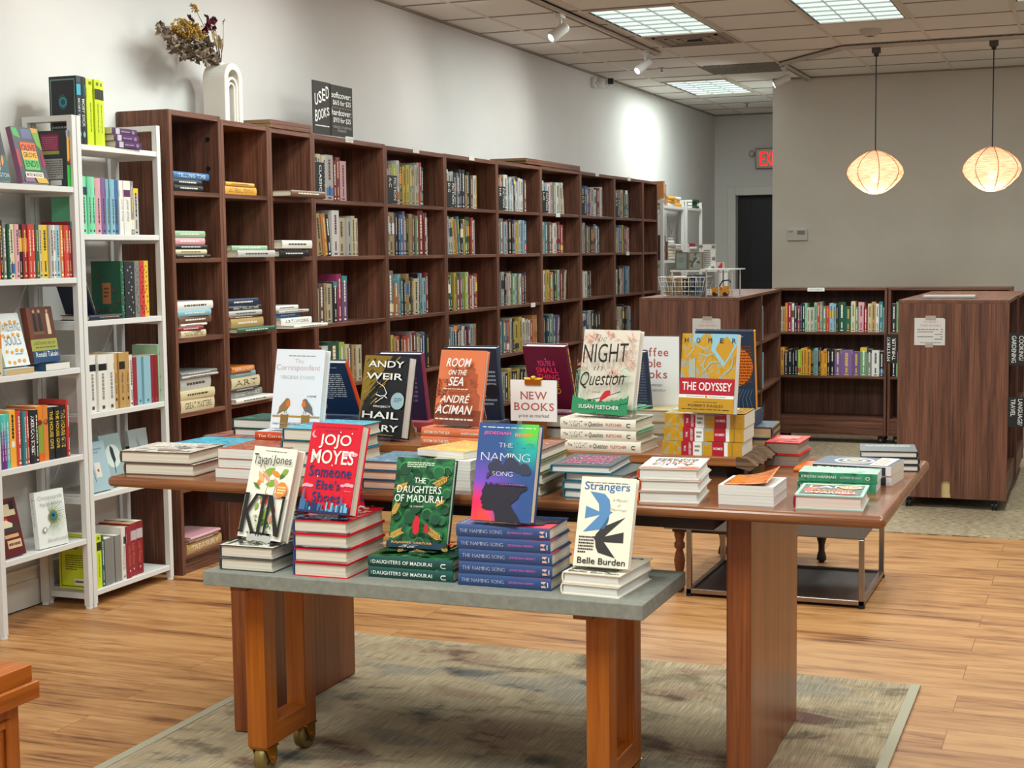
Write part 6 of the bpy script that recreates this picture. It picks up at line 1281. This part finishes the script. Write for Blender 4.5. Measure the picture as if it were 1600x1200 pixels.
def a_dm(A):
    A.rect(0, 0, 1, .58, c_('5a3328')); r = random.Random(2)
    for u, cc in ((.28, '241a1a'), (.48, '2a201c'), (.78, 'c9b090')): A.poly([(u-.07, .5), (u-.06, .15), (u-.02, .1), (u+.05, .14), (u+.07, .5)], c_(cc)); A.disc(u, .08, .045, c_('b98a6a'))
    A.rect(.1, .44, .6, .5, c_('6e4a34')); A.rect(0, .58, 1, .79, c_('9a9a4a')); A.text('a different mirror', .1, .61, .92, .68, INK, 'is'); A.scrib(.15, .71, .9, .75, c_('5a5a24'), 1, 1, 2); A.rect(0, .79, 1, 1, c_('24466a')); A.text('Ronald Takaki', .12, .81, .96, .90, WH, 's'); A.rect(0, 0, .15, .58, c_('6a3626'))
face_out('book a different mirror with an old photograph leaning on the third shelf', zs+.027, yx(60, 563), .150, .212, .024, .16, c_('6a3626'), a_dm, x=XS-.02)
srow('third shelf, left white shelving, picture edge', 'e', -10, 6, 585, zs, [(None, .2)], seed=8)
def s_gr(A): A.rect(.55, 0, 1, 1, c_('6a2f7a')); A.rect(.3, 0, .55, 1, c_('5f6a9a')); A.scrib(.15, .3, .85, .7, c_('d9c9d9'), 1, 1, 2)
def s_ye(A): A.scrib(.08, .2, .5, .8, INK, 1, 1, 2); A.disc(.6, .5, .06, c_('e0ddd0'), ry=.3)
def s_as(A): A.text('AMERICAN STREET', .1, .2, .85, .8, WH, 'b')
def s_og(A): A.rect(0, 0, .3, 1, c_('d9802a')); A.rect(.3, 0, .85, 1, c_('8a9a3a')); A.disc(.3, .5, .05, c_('7a2a1c'), ry=.4); A.rect(.85, 0, 1, 1, c_('d9601c'))
def s_oy(A): A.text('THE HOUSE GIVE', .08, .2, .8, .8, c_('d9b53a'), 'b')
srow('fourth shelf, left white shelving', 'qqqqA3r2t1r1k2k1o2o2k2k2k2r1', -4, 112, 730, WL1[3], [(None, .2, s_gr)]*4+[(None, .21, s_ye), (None, .205), (None, .20), (None, .20), ('AMERICAN STREET', .20, s_as), (None, .20), (None, .21, s_og), (None, .21, s_og), (None, .20, s_oy), (None, .20, s_oy), (None, .20, s_oy), (None, .22)], seed=9)
def a_lb(A): A.rect(.15, .1, .9, .3, c_('c9b894')); A.rect(.7, .05, .9, .2, INK); A.rect(.2, .45, .9, .58, c_('3a3430')); A.disc(.45, .38, .1, c_('b5301c')); A.poly([(.25, .42), (.45, .36), (.7, .44), (.68, .5), (.3, .5)], c_('d9ccb0')); A.rect(.3, .62, .85, .68, c_('c9a06a')); A.rect(.35, .72, .9, .86, c_('cfae86')); A.scrib(.4, .75, .85, .84, c_('6a3a30'), 1, 1, 2)
face_out('dark red book with a torn paper cover leaning on the lowest left white shelf', WL1[4], yx(6, 872), .135, .215, .022, .22, c_('5a1a1e'), a_lb)
def a_am(A):
    G1, G2, TB = c_('6a9a4c'), c_('3f6a3c'), c_('1f7aa0')
    for i in range(26): an = -2.2+i*.17; A.line([(.55, .47), (.55+.22*math.cos(an), .47+.16*math.sin(an)), (.55+.46*math.cos(an+.25), .47+.34*math.sin(an+.25))], [.02, .014, .004], (G1, G2, c_('8fae6a'))[i % 3])
    A.disc(.55, .47, .16, c_('8a7a3a')); A.disc(.55, .47, .12, G2); A.disc(.56, .46, .09, TB); A.disc(.55, .45, .045, c_('17284a'))
    A.text('Chimamanda', .08, .08, .92, .15, c_('2c2c30'), 'l'); A.text('Ngozi Adichie', .14, .20, .90, .28, c_('2c2c30'), 'l'); A.text('Americanah', .28, .84, .96, .91, c_('2c2c30'), 'l'); A.disc(.22, .68, .07, c_('2f3a44')); A.disc(.22, .68, .055, c_('d9dcd8'))
face_out('white book with a peacock feather leaning on the lowest left white shelf', WL1[4], yx(66, 857), .150, .215, .024, .10, c_('dfe2de'), a_am, yaw=.1, sp=lambda A: A.text('Americanah', .1, .25, .6, .75, c_('4a4a50'), 'l'))
LBC = c_('9cb4bc')
z5 = WL2[4]
def a_lb1(A): A.rect(.32, .42, .6, .72, c_('d9cfc6')); A.disc(.46, .58, .05, c_('8a5a44')); A.line([(.2, .45), (.26, .8)], .02, c_('3f5560')); A.scrib(.2, .12, .8, .25, c_('7f969e'), 2, .7, 2)
face_out('pale blue book with a tag picture leaning on the fifth right white shelf', z5, yx(148, 766)+.005, .13, .20, .02, .22, LBC, a_lb1)
def a_bird(A): A.disc(.5, .42, .36, c_('c9d4ce')); A.poly([(.45, .2), (.56, .28), (.6, .5), (.5, .58), (.42, .44), (.4, .3)], c_('2a3234')); A.line([(.5, .55), (.48, .75)], .03, c_('2a3234')); A.scrib(.25, .82, .8, .94, c_('8aa0a0'), 2, .7, 2)
face_out('grey blue book with a bird drawing on the fifth right white shelf', z5, yx(180, 752), .135, .215, .02, .22, c_('8fa6a8'), a_bird, x=XS-.03, sp=lambda A: A.rect(.3, .0, .42, 1, INK))
face_out('grey book with a line drawing partly behind the long table, fifth right white shelf', z5, yx(222, 745), .13, .215, .02, .12, c_('95a0a0'), lambda A: [A.line([(.2+.05*i, .3+.15*math.sin(i)), (.3+.05*i, .5)], .01, c_('5a6468')) for i in range(9)] and None, x=XS-.04, sp=lambda A: A.rect(.3, 0, .42, 1, INK))
# ------------------------------------------------------------------ vase with dried flowers
vy0, vy1 = 5.90, 6.10; vz = 1.9965; VM = mat('ddd6cb', .7)
vs = thing('arch_vase', 'cream arch shaped vase of dried flowers on top of the narrow bookcases', 'vase', (-3.80, 6.0, vz))
a = MB(); hh = .255; w = .152; r = w/2; cy = 5.985; xa, xb2 = -3.835, -3.715
Mv = Matrix(((0, 0, 1, xa), (1, 0, 0, cy), (0, 1, 0, vz), (0, 0, 0, 1)))
def archring(ro, ri, h_, z0, z1, m):
    k = 16; po = [(-ro, 0)]+[(-ro*math.cos(PI*i/k), h_+ro*math.sin(PI*i/k)) for i in range(k+1)]+[(ro, 0)]; pi_ = [(-ri, 0)]+[(-ri*math.cos(PI*i/k), h_+ri*math.sin(PI*i/k)) for i in range(k+1)]+[(ri, 0)]
    n = len(po); v = [(x, y, z0) for x, y in po+pi_]+[(x, y, z1) for x, y in po+pi_]; f = []
    for i in range(n-1): f += [(i, i+1, n+i+1, n+i), (2*n+i, 3*n+i, 3*n+i+1, 2*n+i+1), (i, 2*n+i, 2*n+i+1, i+1), (n+i, n+i+1, 3*n+i+1, 3*n+i)]
    f += [(0, n, 3*n, 2*n), (n-1, 3*n-1, 4*n-1, 2*n-1)]; a.add(v, f, m, Mv)
archring(r, .046, .195, 0, xb2-xa, VM); archring(.045, .032, .165, .006, xb2-xa-.006, VM); archring(.031, .020, .155, .012, xb2-xa-.012, VM)
a.build('body', vs, bevel=.004, seg=2)
a = MB(); a.lathe([(.020, 0), (.020, .012), (.015, .012)], VM, T((xa+xb2)/2, cy-.02, vz+.262), 14); a.build('neck', vs)
fl = thing('dried_flower_bunch', 'bunch of dried brown, yellow and dark red flowers in the arch vase', 'flowers', (-3.775, 5.965, vz+.26))
STM = mat('5e4c3a', .9); base = Vector((-3.775, 5.965, vz+.262)); rr = random.Random(12)
ends = []
def px2(px, py, x=-3.775): return Vector(at(px, py, 0, x))
def stem(px, py, dx, m=STM, rad=.0022, b=.4):
    e = px2(px, py, -3.775+dx); mid = base.lerp(e, .55)+Vector((0, .01, .02*b)); a.tube([base+Vector((rr.uniform(-.006, .006), rr.uniform(-.006, .006), 0)), mid, e], [rad, rad*.8, rad*.5], m, 5); return e, mid
def leafp(p, d, l, w_, m):
    d = Vector(d).normalized(); s = d.cross(Vector((rr.uniform(-1, 1), rr.uniform(-1, 1), rr.uniform(-1, 1)))).normalized()*w_; n_ = d.cross(s).normalized()*w_*.5
    a.add([p, p+d*l*.45+s+n_, p+d*l, p+d*l*.45-s+n_, p+d*l*.5-n_*.3], [(0, 1, 4), (1, 2, 4), (2, 3, 4), (3, 0, 4)], m)
a = MB(); LVM = [mat('8a7a66', .9), mat('6e5e4e', .9), mat('9a8b74', .9), mat('5a4a40', .9)]
for px, py, dx in ((300, 60, .06), (285, 70, .02), (310, 75, .05), (292, 45, -.03), (275, 60, 0), (318, 60, .0), (262, 70, .03), (305, 85, .08), (296, 72, -.05), (247, 36, .0), (243, 46, .02), (256, 52, .06), (270, 78, .02), (282, 88, .05), (268, 72, .07)):
    e, mid = stem(px, py, dx)
    for k in range(34):
        t = k/34; p = mid.lerp(e, t) if t > .2 else base.lerp(mid, .5+t*2.5*.5)
        d = Vector((rr.uniform(-1, 1), rr.uniform(-1, 1), rr.uniform(-.6, .8))); leafp(p, d, rr.uniform(.020, .036), .013, rr.choice(LVM))
a.build('eucalyptus_sprays', fl)
a = MB(); YE = [mat('a8843a', .9), mat('8f6e2c', .9), mat('b8944a', .9)]
for px, py, dx in ((270, 38, .05), (285, 32, .02), (290, 42, .06), (278, 28, -.02), (298, 40, .0), (268, 45, .0), (302, 36, .04)):
    e, mid = stem(px, py, dx)
    for k in range(80):
        t = .62+.38*rr.random(); p = mid.lerp(e, (t-.5)*2)+Vector((rr.gauss(0, .010), rr.gauss(0, .010), rr.gauss(0, .008))); a.lathe([(0, -.006), (.0065, 0), (0, .006)], rr.choice(YE), Matrix.Translation(p), 5, False)
e, mid = stem(302, 8, .03)
for k in range(60): p = mid.lerp(e, .78+.24*rr.random())+Vector((rr.gauss(0, .006), rr.gauss(0, .006), rr.gauss(0, .004))); a.lathe([(0, -.004), (.0042, 0), (0, .004)], mat('b5883a', .9), Matrix.Translation(p), 5, False)
a.build('yellow_flowers', fl)
a = MB(); RD = [mat('6a2438', .85), mat('7f3048', .85), mat('4a1a2c', .85)]
for px, py, dx, s in ((330, 40, .06, .030), (320, 50, .03, .020), (334, 32, .04, .018)):
    e, mid = stem(px, py, dx, b=-.3)
    for k in range(46):
        th = rr.uniform(0, 2*PI); ph = rr.uniform(0, PI*.75); d = Vector((math.sin(ph)*math.cos(th), math.sin(ph)*math.sin(th), math.cos(ph))); leafp(e+d*s*.25, d, s*.85, s*.42, rr.choice(RD))
for px, py, dx in ((294, 26, 0), (322, 26, .02)):
    e, mid = stem(px, py, dx)
    for k in range(30): leafp(mid.lerp(e, .7+.3*rr.random()), (rr.uniform(-1, 1), rr.uniform(-1, 1), 1), .016, .006, RD[2])
a.build('dark_red_flowers', fl)
a = MB()
for px, py, dx, l in ((340, 62, .05, .06), (332, 52, .07, .05), (349, 36, .02, .02), (345, 68, .0, .05)):
    e, mid = stem(px, py, dx, b=-.5); leafp(e-Vector((0, 0, l*.6)), (0, .1, 1), l, l*.28, mat('97835a', .9)); leafp(e, (0, .5, .6), .03, .012, mat('8a7650', .9))
a.build('broad_leaves', fl)
# USED BOOKS chalk sign, slightly folded
sy0, sy1 = 6.665, 7.085; sz0, sz1 = 2.0, 2.262
sg = thing('chalk_sign', 'black hand lettered USED BOOKS price sign on top of the bookcases', 'sign', (-3.70, 6.88, 1.994))
ym = sy0+.44*(sy1-sy0)
for nm, ya, yb, ht, dx in (('left_panel', sy0, ym, 1., 0), ('right_panel', ym, sy1, .985, .004)):
    a = MB(); xx = -3.68+dx; z1 = 1.996+(sz1-1.996)*ht; z0_ = 1.996 if dx == 0 else 1.996; w_ = yb-ya; h_ = z1-z0_
    a.box(xx-.005, xx, ya, yb, z0_, z1, mat('35322f', .7)); A = Art(a, lambda u, t, hh, xx=xx, ya=ya, w_=w_, z0_=z0_, h_=h_: (xx+hh, ya+u*w_, z0_+(1-t)*h_), w_, h_)
    if dx == 0:
        for i, ch in enumerate('USED'): A.text(ch, .10+.21*i, .24-.055*i, .28+.21*i, .46-.05*i, CHALK, 'b')
        for i, ch in enumerate('BOOKS'): A.text(ch, .10+.165*i, .55-.02*i, .25+.165*i, .77-.035*i, CHALK, 'b')
        A.scrib(.1, .82, .9, .86, CHALK, 1, 1, 3)
    else:
        A.text('softcover:', .02, .13, .93, .25, CHALK, 'b'); A.text('$6/5 for $25', .08, .29, .92, .40, CHALK, 'b'); A.scrib(0, .43, .95, .45, c_('b58a8a', .8), 1, 1, 3)
        A.text('hardcover:', .02, .47, .93, .59, CHALK, 'b'); A.text('$9/3 for $25', .08, .63, .90, .74, CHALK, 'b'); A.text('*UNLESS OTHERWISE', .06, .79, .92, .84, c_('a8a6a2', .8), ''); A.text('MARKED!', .28, .86, .68, .91, c_('a8a6a2', .8), '')
    a.build(nm, sg)
# ------------------------------------------------------------------ ceiling fixtures
LOUV = mat('c9d2d2', .25, .3); DIF = emis('fluorescent_diffuser', 'dff2ee', 1.1)
def troffer(x0, x1, y0, y1, lab, bright=1.0):
    r = thing('ceiling_light', lab, 'ceiling light', ((x0+x1)/2, (y0+y1)/2, CEIL-.012), 'fluorescent ceiling lights')
    a = MB(); z = CEIL; f = .022
    a.box(x0, x0+f, y0, y1, z-.012, z-.001, GRIDM); a.box(x1-f, x1, y0, y1, z-.012, z-.001, GRIDM); a.box(x0+f, x1-f, y0, y0+f, z-.012, z-.001, GRIDM); a.box(x0+f, x1-f, y1-f, y1, z-.012, z-.001, GRIDM)
    a.box(x0+f, x0+f+.006, y0+f, y1-f, z-.0125, z-.001, mat('1c1d1c', .6)); a.box(x1-f-.006, x1-f, y0+f, y1-f, z-.0125, z-.001, mat('1c1d1c', .6)); a.build('frame', r)
    a = MB(); a.box(x0+f, x1-f, y0+f, y1-f, z-.004, z-.0015, DIF); a.build('diffuser', r)
    a = MB()
    for i in range(1, 3): x = x0+(x1-x0)*i/3; a.box(x-.003, x+.003, y0+f, y1-f, z-.013, z-.004, mat('e0ecea', .4))
    for j in range(1, 7): y = y0+(y1-y0)*j/7; a.box(x0+f, x1-f, y-.0015, y+.0015, z-.013, z-.004, LOUV)
    a.build('louvre', r)
troffer(-2.972, -2.378, 8.82, 10.02, 'large bright louvred ceiling light above the middle of the bookcase row')
troffer(-3.59, -2.992, 12.77, 13.96, 'farthest small looking louvred ceiling light near the dark doorway')
troffer(-1.742, -1.142, 8.75, 9.97, 'louvred ceiling light at the upper right above the pendant lamps')
troffer(-.495, .10, 8.4, 9.6, 'louvred ceiling light cut off at the top right corner')
def grille(x0, x1, y0, y1, lab, m, slats=0):
    r = thing('ceiling_vent', lab, 'vent', ((x0+x1)/2, (y0+y1)/2, CEIL-.01))
    a = MB(); a.box(x0, x1, y0, y1, CEIL-.006, CEIL-.0005, m); a.build('panel', r)
    if slats:
        a = MB()
        for k in range(3): q = .05+.07*k; a.box(x0+q, x1-q, y0+q, y0+q+.02, CEIL-.016+.003*k, CEIL-.006, mat('9a8f86', .6)); a.box(x0+q, x1-q, y1-q-.02, y1-q, CEIL-.016+.003*k, CEIL-.006, mat('8a7f76', .6)); a.box(x0+q, x0+q+.02, y0+q, y1-q, CEIL-.016+.003*k, CEIL-.006, mat('9a8f86', .6)); a.box(x1-q-.02, x1-q, y0+q, y1-q, CEIL-.016+.003*k, CEIL-.006, mat('9a8f86', .6))
        a.box(x0+.25, x1-.2, y0+.25, y1-.3, CEIL-.02, CEIL-.006, mat('3a3430', .6)); a.build('louvre_ring', r)
grille(-2.95, -2.39, 10.06, 10.62, 'square air diffuser right behind the large ceiling light', mat('a89c92', .6), 1)
grille(-3.02, -2.40, 11.86, 12.42, 'perforated grey return air grille beside the third spotlight', noisy('perforated_metal', [(.4, '4a4740'), (.6, '9a968a')], (120, 120, 120), 1, .6))
def sprinkler(px, py, lab):
    p = at(px, py, 2, CEIL); a = MB(); a.lathe([(.035, 0), (.03, .004)], mat('a89f94', .4), T(p[0], p[1], CEIL-.005), 14); a.cyl((p[0], p[1], CEIL-.005), (p[0], p[1], CEIL-.035), .007, CHROME, 8); a.lathe([(.018, 0), (.018, .003)], CHROME, T(p[0], p[1], CEIL-.038), 12); tag(a.build('sprinkler_head'), lab, 'sprinkler', 'ceiling sprinklers')
sprinkler(1034, 106, 'small ceiling sprinkler right of the second spotlight'); sprinkler(1167, 161, 'small ceiling sprinkler near the dark doorway')
p = at(1360, 46, 2, CEIL); sd = thing('smoke_detector', 'round white smoke detector on the ceiling above the pendant lamps', 'smoke detector', (p[0], p[1], CEIL-.05))
a = MB(); a.lathe([(.075, 0), (.075, -.012), (.068, -.022), (.045, -.042), (.04, -.045), (0, -.045)][::-1], mat('c2b8ac', .5), T(p[0], p[1], CEIL), 24); a.build('housing', sd)
a = MB(); a.lathe([(.024, -.047), (.024, -.044)], mat('3a3430', .6), T(p[0], p[1], CEIL), 14); a.build('sensor', sd)
# track with spotlights
def track(pts, lab, h=.03, w=.034):
    a = MB()
    for (x0, y0), (x1, y1) in zip(pts, pts[1:]):
        L = math.hypot(x1-x0, y1-y0); Mt = T(x0, y0, 0) @ RZ(math.atan2(y1-y0, x1-x0)); z1_ = CEIL-.005
        a.box(-.01, L+.01, -w/2, -w/2+.006, z1_-h, z1_, mat('c9bfb4', .5), Mt); a.box(-.01, L+.01, w/2-.006, w/2, z1_-h, z1_, mat('c9bfb4', .5), Mt); a.box(-.01, L+.01, -w/2, w/2, z1_-.008, z1_, mat('3a332e', .6), Mt)
    return tag(a.build('light_track'), lab, 'light track')
TX = -3.07
track([(TX, 4.5), (TX, 10.86)], 'straight white light track carrying two spotlights, left')
track([(-2.33, 13.0), (-2.34, 11.86), (-1.745, 11.12), (3.0, 11.05)], 'bent light track running from the third spotlight to the pendant lamps')
GLOW = emis('lamp_face', 'fff4ea', 14)
def spotlamp(x, y, tgt, lab, watts=17):
    r = thing('track_spotlight', lab, 'spotlight', (x, y, CEIL-.04), 'white track spotlights'); z = CEIL-.035
    a = MB(); a.box(x-.016, x+.016, y-.045, y+.045, z-.022, z, WHT); a.cyl((x, y, z-.022), (x, y, z-.09), .008, WHT, 10); a.build('adapter', r)
    a = MB(); piv = Vector((x, y, z-.10)); d = (Vector(tgt)-piv).normalized(); R = d.to_track_quat('Z', 'Y').to_matrix().to_4x4(); Mh = Matrix.Translation(piv) @ R
    a.lathe([(0, -.055), (.026, -.05), (.030, -.04), (.036, .085), (.0355, .088), (.031, .085)], WHT, Mh, 18); a.build('head', r)
    a = MB(); a.lathe([(0, .088), (.020, .087), (.031, .080)][::-1], GLOW, Mh, 18); a.build('lens', r)
    l = bpy.data.lights.new('spot', 'SPOT'); l.energy = watts; l.color = (1, .96, .92); l.spot_size = math.radians(130); l.spot_blend = 1.0; l.shadow_soft_size = .03
    o = bpy.data.objects.new('spot_beam', l); C.objects.link(o); o.matrix_world = Matrix.Translation(piv+d*.1) @ (-d).to_track_quat('Z', 'Y').to_matrix().to_4x4(); return r
# the photo shows three; the same track goes on above the camera side with more of them
Y1_ = at(862, 14, 2, CEIL)[1]; Y2_ = at(1005, 72, 2, CEIL)[1]
spotlamp(TX, Y1_, (XW, Y1_-1.1, 1.8), 'white track spotlight nearest us, glowing at the left')
spotlamp(TX, Y2_, (XW, Y2_-1.1, 1.8), 'white track spotlight in the middle, pointing at the left wall')
spotlamp(-2.34, 11.95, (XW, 11.5, 1.9), 'white track spotlight at the corner of the back wall', 15)
for yy_, tgt in ((6.6, (XW, 6.3, 2.0)), (5.0, (XW, 4.6, 1.9))):
    l = bpy.data.lights.new('spot', 'SPOT'); l.energy = 17; l.color = (1, .96, .92); l.spot_size = math.radians(130); l.spot_blend = 1.0; l.shadow_soft_size = .03
    o = bpy.data.objects.new('spot_beam', l); C.objects.link(o); pv = Vector((TX, yy_, CEIL-.15)); d = (Vector(tgt)-pv).normalized(); o.matrix_world = Matrix.Translation(pv) @ (-d).to_track_quat('Z', 'Y').to_matrix().to_4x4()
# pendant lamps
def cloth_mat():
    m = bpy.data.materials.new('woven_lampshade'); m.use_nodes = True; nt = m.node_tree; L = nt.links; nt.nodes.clear()
    o = N(nt, 'ShaderNodeOutputMaterial'); tc = N(nt, 'ShaderNodeTexCoord'); mp = N(nt, 'ShaderNodeMapping'); mp.inputs['Scale'].default_value = (18, 18, 230); L.new(tc.outputs['Object'], mp.inputs[0])
    n1 = N(nt, 'ShaderNodeTexNoise', Scale=1.0, Detail=3.0); L.new(mp.outputs[0], n1.inputs['Vector']); r = ramp(nt, [(.35, 'd09a7c'), (.6, 'efc9ac')]); L.new(n1.outputs['Fac'], r.inputs[0])
    d = N(nt, 'ShaderNodeBsdfDiffuse'); t = N(nt, 'ShaderNodeBsdfTranslucent'); L.new(r.outputs[0], d.inputs[0]); L.new(r.outputs[0], t.inputs[0])
    tr = N(nt, 'ShaderNodeBsdfTransparent'); mx = N(nt, 'ShaderNodeMixShader'); mx.inputs[0].default_value = .6; L.new(d.outputs[0], mx.inputs[1]); L.new(t.outputs[0], mx.inputs[2])
    m2 = N(nt, 'ShaderNodeMixShader'); m2.inputs[0].default_value = .05; L.new(mx.outputs[0], m2.inputs[1]); L.new(tr.outputs[0], m2.inputs[2]); L.new(m2.outputs[0], o.inputs[0]); return m
CLOTH = cloth_mat(); BULB = emis('bulb', 'fff0e0', 8)
def pendant(x, y, zc, lab, dx=0):
    r = thing('pendant_lamp', lab, 'pendant lamp', (x, y, zc), 'woven pendant lamps')
    a = MB(); a.box(x-.03, x+.03, y-.02, y+.02, CEIL-.075, CEIL-.036, mat('4a4038', .5)); a.build('track_adapter', r)
    a = MB(); a.cyl((x, y, CEIL-.075), (x, y, zc+.05), .0045, mat('2c241f', .6), 8); a.cyl((x, y, zc+.0), (x, y, zc+.06), .016, mat('2c241f', .6), 10); a.cyl((x, y, CEIL-.10), (x, y, CEIL-.075), .014, mat('2c241f', .6), 10, .02); a.build('cord', r)
    pr = [(.045, -.155), (.085, -.140), (.135, -.105), (.185, -.055), (.205, -.010), (.197, .030), (.165, .075), (.115, .115), (.065, .143), (.035, .153)]
    a = MB(); n = 48; v = []; f = []
    for rr_, z in pr: v += [(x+rr_*(1-.018*abs(math.cos(4*2*PI*i/n)))*math.cos(2*PI*i/n), y+rr_*(1-.018*abs(math.cos(4*2*PI*i/n)))*math.sin(2*PI*i/n), zc+z) for i in range(n)]
    for j in range(len(pr)-1):
        for i in range(n): f.append((j*n+i, j*n+(i+1) % n, (j+1)*n+(i+1) % n, (j+1)*n+i))
    a.add(v, f, CLOTH, None, True); shd = a.build('lamp_shade', r)
    a = MB()
    for k in range(8): an = 2*PI*(k+.35)/8; a.tube([(x+(rr_+.0015)*math.cos(an), y+(rr_+.0015)*math.sin(an), zc+z) for rr_, z in pr], .0028, mat('9a7038', .7), 5)
    a.tube([(x+.046*math.cos(2*PI*i/16), y+.046*math.sin(2*PI*i/16), zc-.156) for i in range(17)], .0025, mat('d8c8b0', .6), 5); a.build('ribs', shd)
    a = MB(); a.lathe([(0, -.055), (.022, -.048), (.032, -.025), (.028, -.002), (.015, .012), (.013, .02)], BULB, T(x, y, zc-.02), 16); b_ = a.build('bulb', r)
    l = bpy.data.lights.new('pendant_glow', 'POINT'); l.energy = 6.5; l.color = (1.0, .86, .74); l.shadow_soft_size = .05
    o = bpy.data.objects.new('pendant_glow', l); C.objects.link(o); o.location = (x, y, zc-.10)
pendant(-1.503, 11.1, 1.938, 'left one of the two glowing woven pendant lamps')
pendant(-.692, 11.1, 1.935, 'right one of the two glowing woven pendant lamps')
# wall fittings
cm = thing('security_camera', 'small white security camera mounted high on the left wall', 'camera', (XW, 12.1, 2.70))
pc = at(946, 128, 0, XW+.06); y_, z_ = pc[1], pc[2]
a = MB(); a.lathe([(.045, 0), (.045, .02), (.03, .03)], WHT, T(XW, y_-.18, z_-.02) @ RY(PI/2), 16); a.build('mount', cm)
a = MB(); a.tube([(XW+.03, y_-.18, z_-.02), (XW+.06, y_-.15, z_-.06), (XW+.08, y_-.05, z_-.06), (XW+.10, y_, z_-.03)], .006, WHT, 6); a.build('arm', cm)
a = MB(); Mc = T(XW+.10, y_, z_) @ RZ(.5); a.box(-.028, .028, -.03, .06, -.026, .030, WHT, Mc); a.build('body', cm, bevel=.006); a = MB(); a.box(-.024, .024, -.034, -.0301, -.024, .024, BLK, Mc); a.build('lens_face', cm)
ex = thing('exit_sign', 'red lettered EXIT sign on the back wall, half hidden by the corner', 'sign', (-3.32, YF-.03, 2.27))
p = at(1182, 263, 1, YF-.03); q = at(1182, 233, 1, YF-.03); h_ = q[2]-p[2]; w_ = .33
a = MB(); a.box(p[0], p[0]+w_, YF-.05, YF-.001, p[2], q[2], c_('c5bdb2', .5)); a.box(p[0]-.004, p[0]+w_+.004, YF-.052, YF-.001, q[2]-.002, q[2]+.006, c_('6a4038', .5)); a.box(p[0]-.004, p[0]+w_+.004, YF-.052, YF-.001, p[2]-.006, p[2]+.002, c_('6a4038', .5)); a.box(p[0]-.006, p[0], YF-.052, YF-.001, p[2], q[2], c_('6a4038', .5)); a.build('housing', ex)
a = MB(); A = Art(a, lambda u, t, hh: (p[0]+u*w_, YF-.05-hh, p[2]+(1-t)*h_), w_, h_); EXR = emis('exit_red', 'ff1410', 2.0)
for i, ch in enumerate('EXIT'): A.text(ch, .13+.2*i+(.03 if i > 2 else 0), .16, .30+.2*i-(.07 if i == 2 else 0), .86, EXR, 'b')
a.build('letters', ex)
a = MB(); a.lathe([(.03, 0), (.035, .05), (.02, .06)], c_('b5ada2', .5), T(p[0]-.05, YF-.0, q[2]-.05) @ RX(PI/2), 12); a.build('lamp_head', ex)
th = thing('thermostat', 'white thermostat box on the back wall left of the pendant lamps', 'thermostat', (-2.43, YR-.03, 1.46))
p = at(1230, 376, 1, YR-.03); q = at(1261.5, 357.5, 1, YR-.03)
a = MB(); a.box(p[0], q[0], YR-.03, YR-.0005, p[2], q[2], c_('c9c3b8', .5)); a.build('housing', th, bevel=.004)
a = MB(); w_ = q[0]-p[0]; h_ = q[2]-p[2]; a.box(p[0]+.5*w_, p[0]+.88*w_, YR-.032, YR-.0295, p[2]+.5*h_, p[2]+.85*h_, c_('7f7d74', .3)); a.build('display', th); a = MB(); a.box(p[0]+.08*w_, p[0]+.28*w_, YR-.032, YR-.0295, p[2]+.72*h_, p[2]+.82*h_, c_('8a867c', .3)); a.build('button', th)
# ------------------------------------------------------------------ small books on the wall bookcases: largest first, the tiny rest as one
QUEUE.sort(key=lambda t: -t[0])
LIMIT = 300
done = len([o for o in C.objects if o.get('category') == 'book']); keep = max(30, LIMIT-done)
print('BOOKS already', done, 'queued', len(QUEUE), 'kept', keep)
for s_, mk, lab in QUEUE[:keep]: mk()
rest = [mk() for s_, mk, lab in QUEUE[keep:]]
if rest:
    V, Fc, MI, MS = [], [], [], []
    for o in rest:
        n = len(V); mw = o.matrix_basis; V += [mw @ v.co for v in o.data.vertices]; mp = []
        for m in o.data.materials:
            if m not in MS: MS.append(m)
            mp.append(MS.index(m))
        for p_ in o.data.polygons: Fc.append([n+i for i in p_.vertices]); MI.append(mp[p_.material_index])
    for o in rest: me = o.data; bpy.data.objects.remove(o); bpy.data.meshes.remove(me)
    me = bpy.data.meshes.new('small_shelf_books'); me.from_pydata([tuple(v) for v in V], [], Fc)
    for m in MS: me.materials.append(m)
    me.polygons.foreach_set('material_index', MI); me.update()
    o = bpy.data.objects.new('small_shelf_books', me); C.objects.link(o)
    tag(o, 'the smallest looking used books scattered along the far shelves', 'books', None, 'stuff')
print('DUPLABELS', [(k, v) for k, v in LABELS.items() if v > 1][:40])
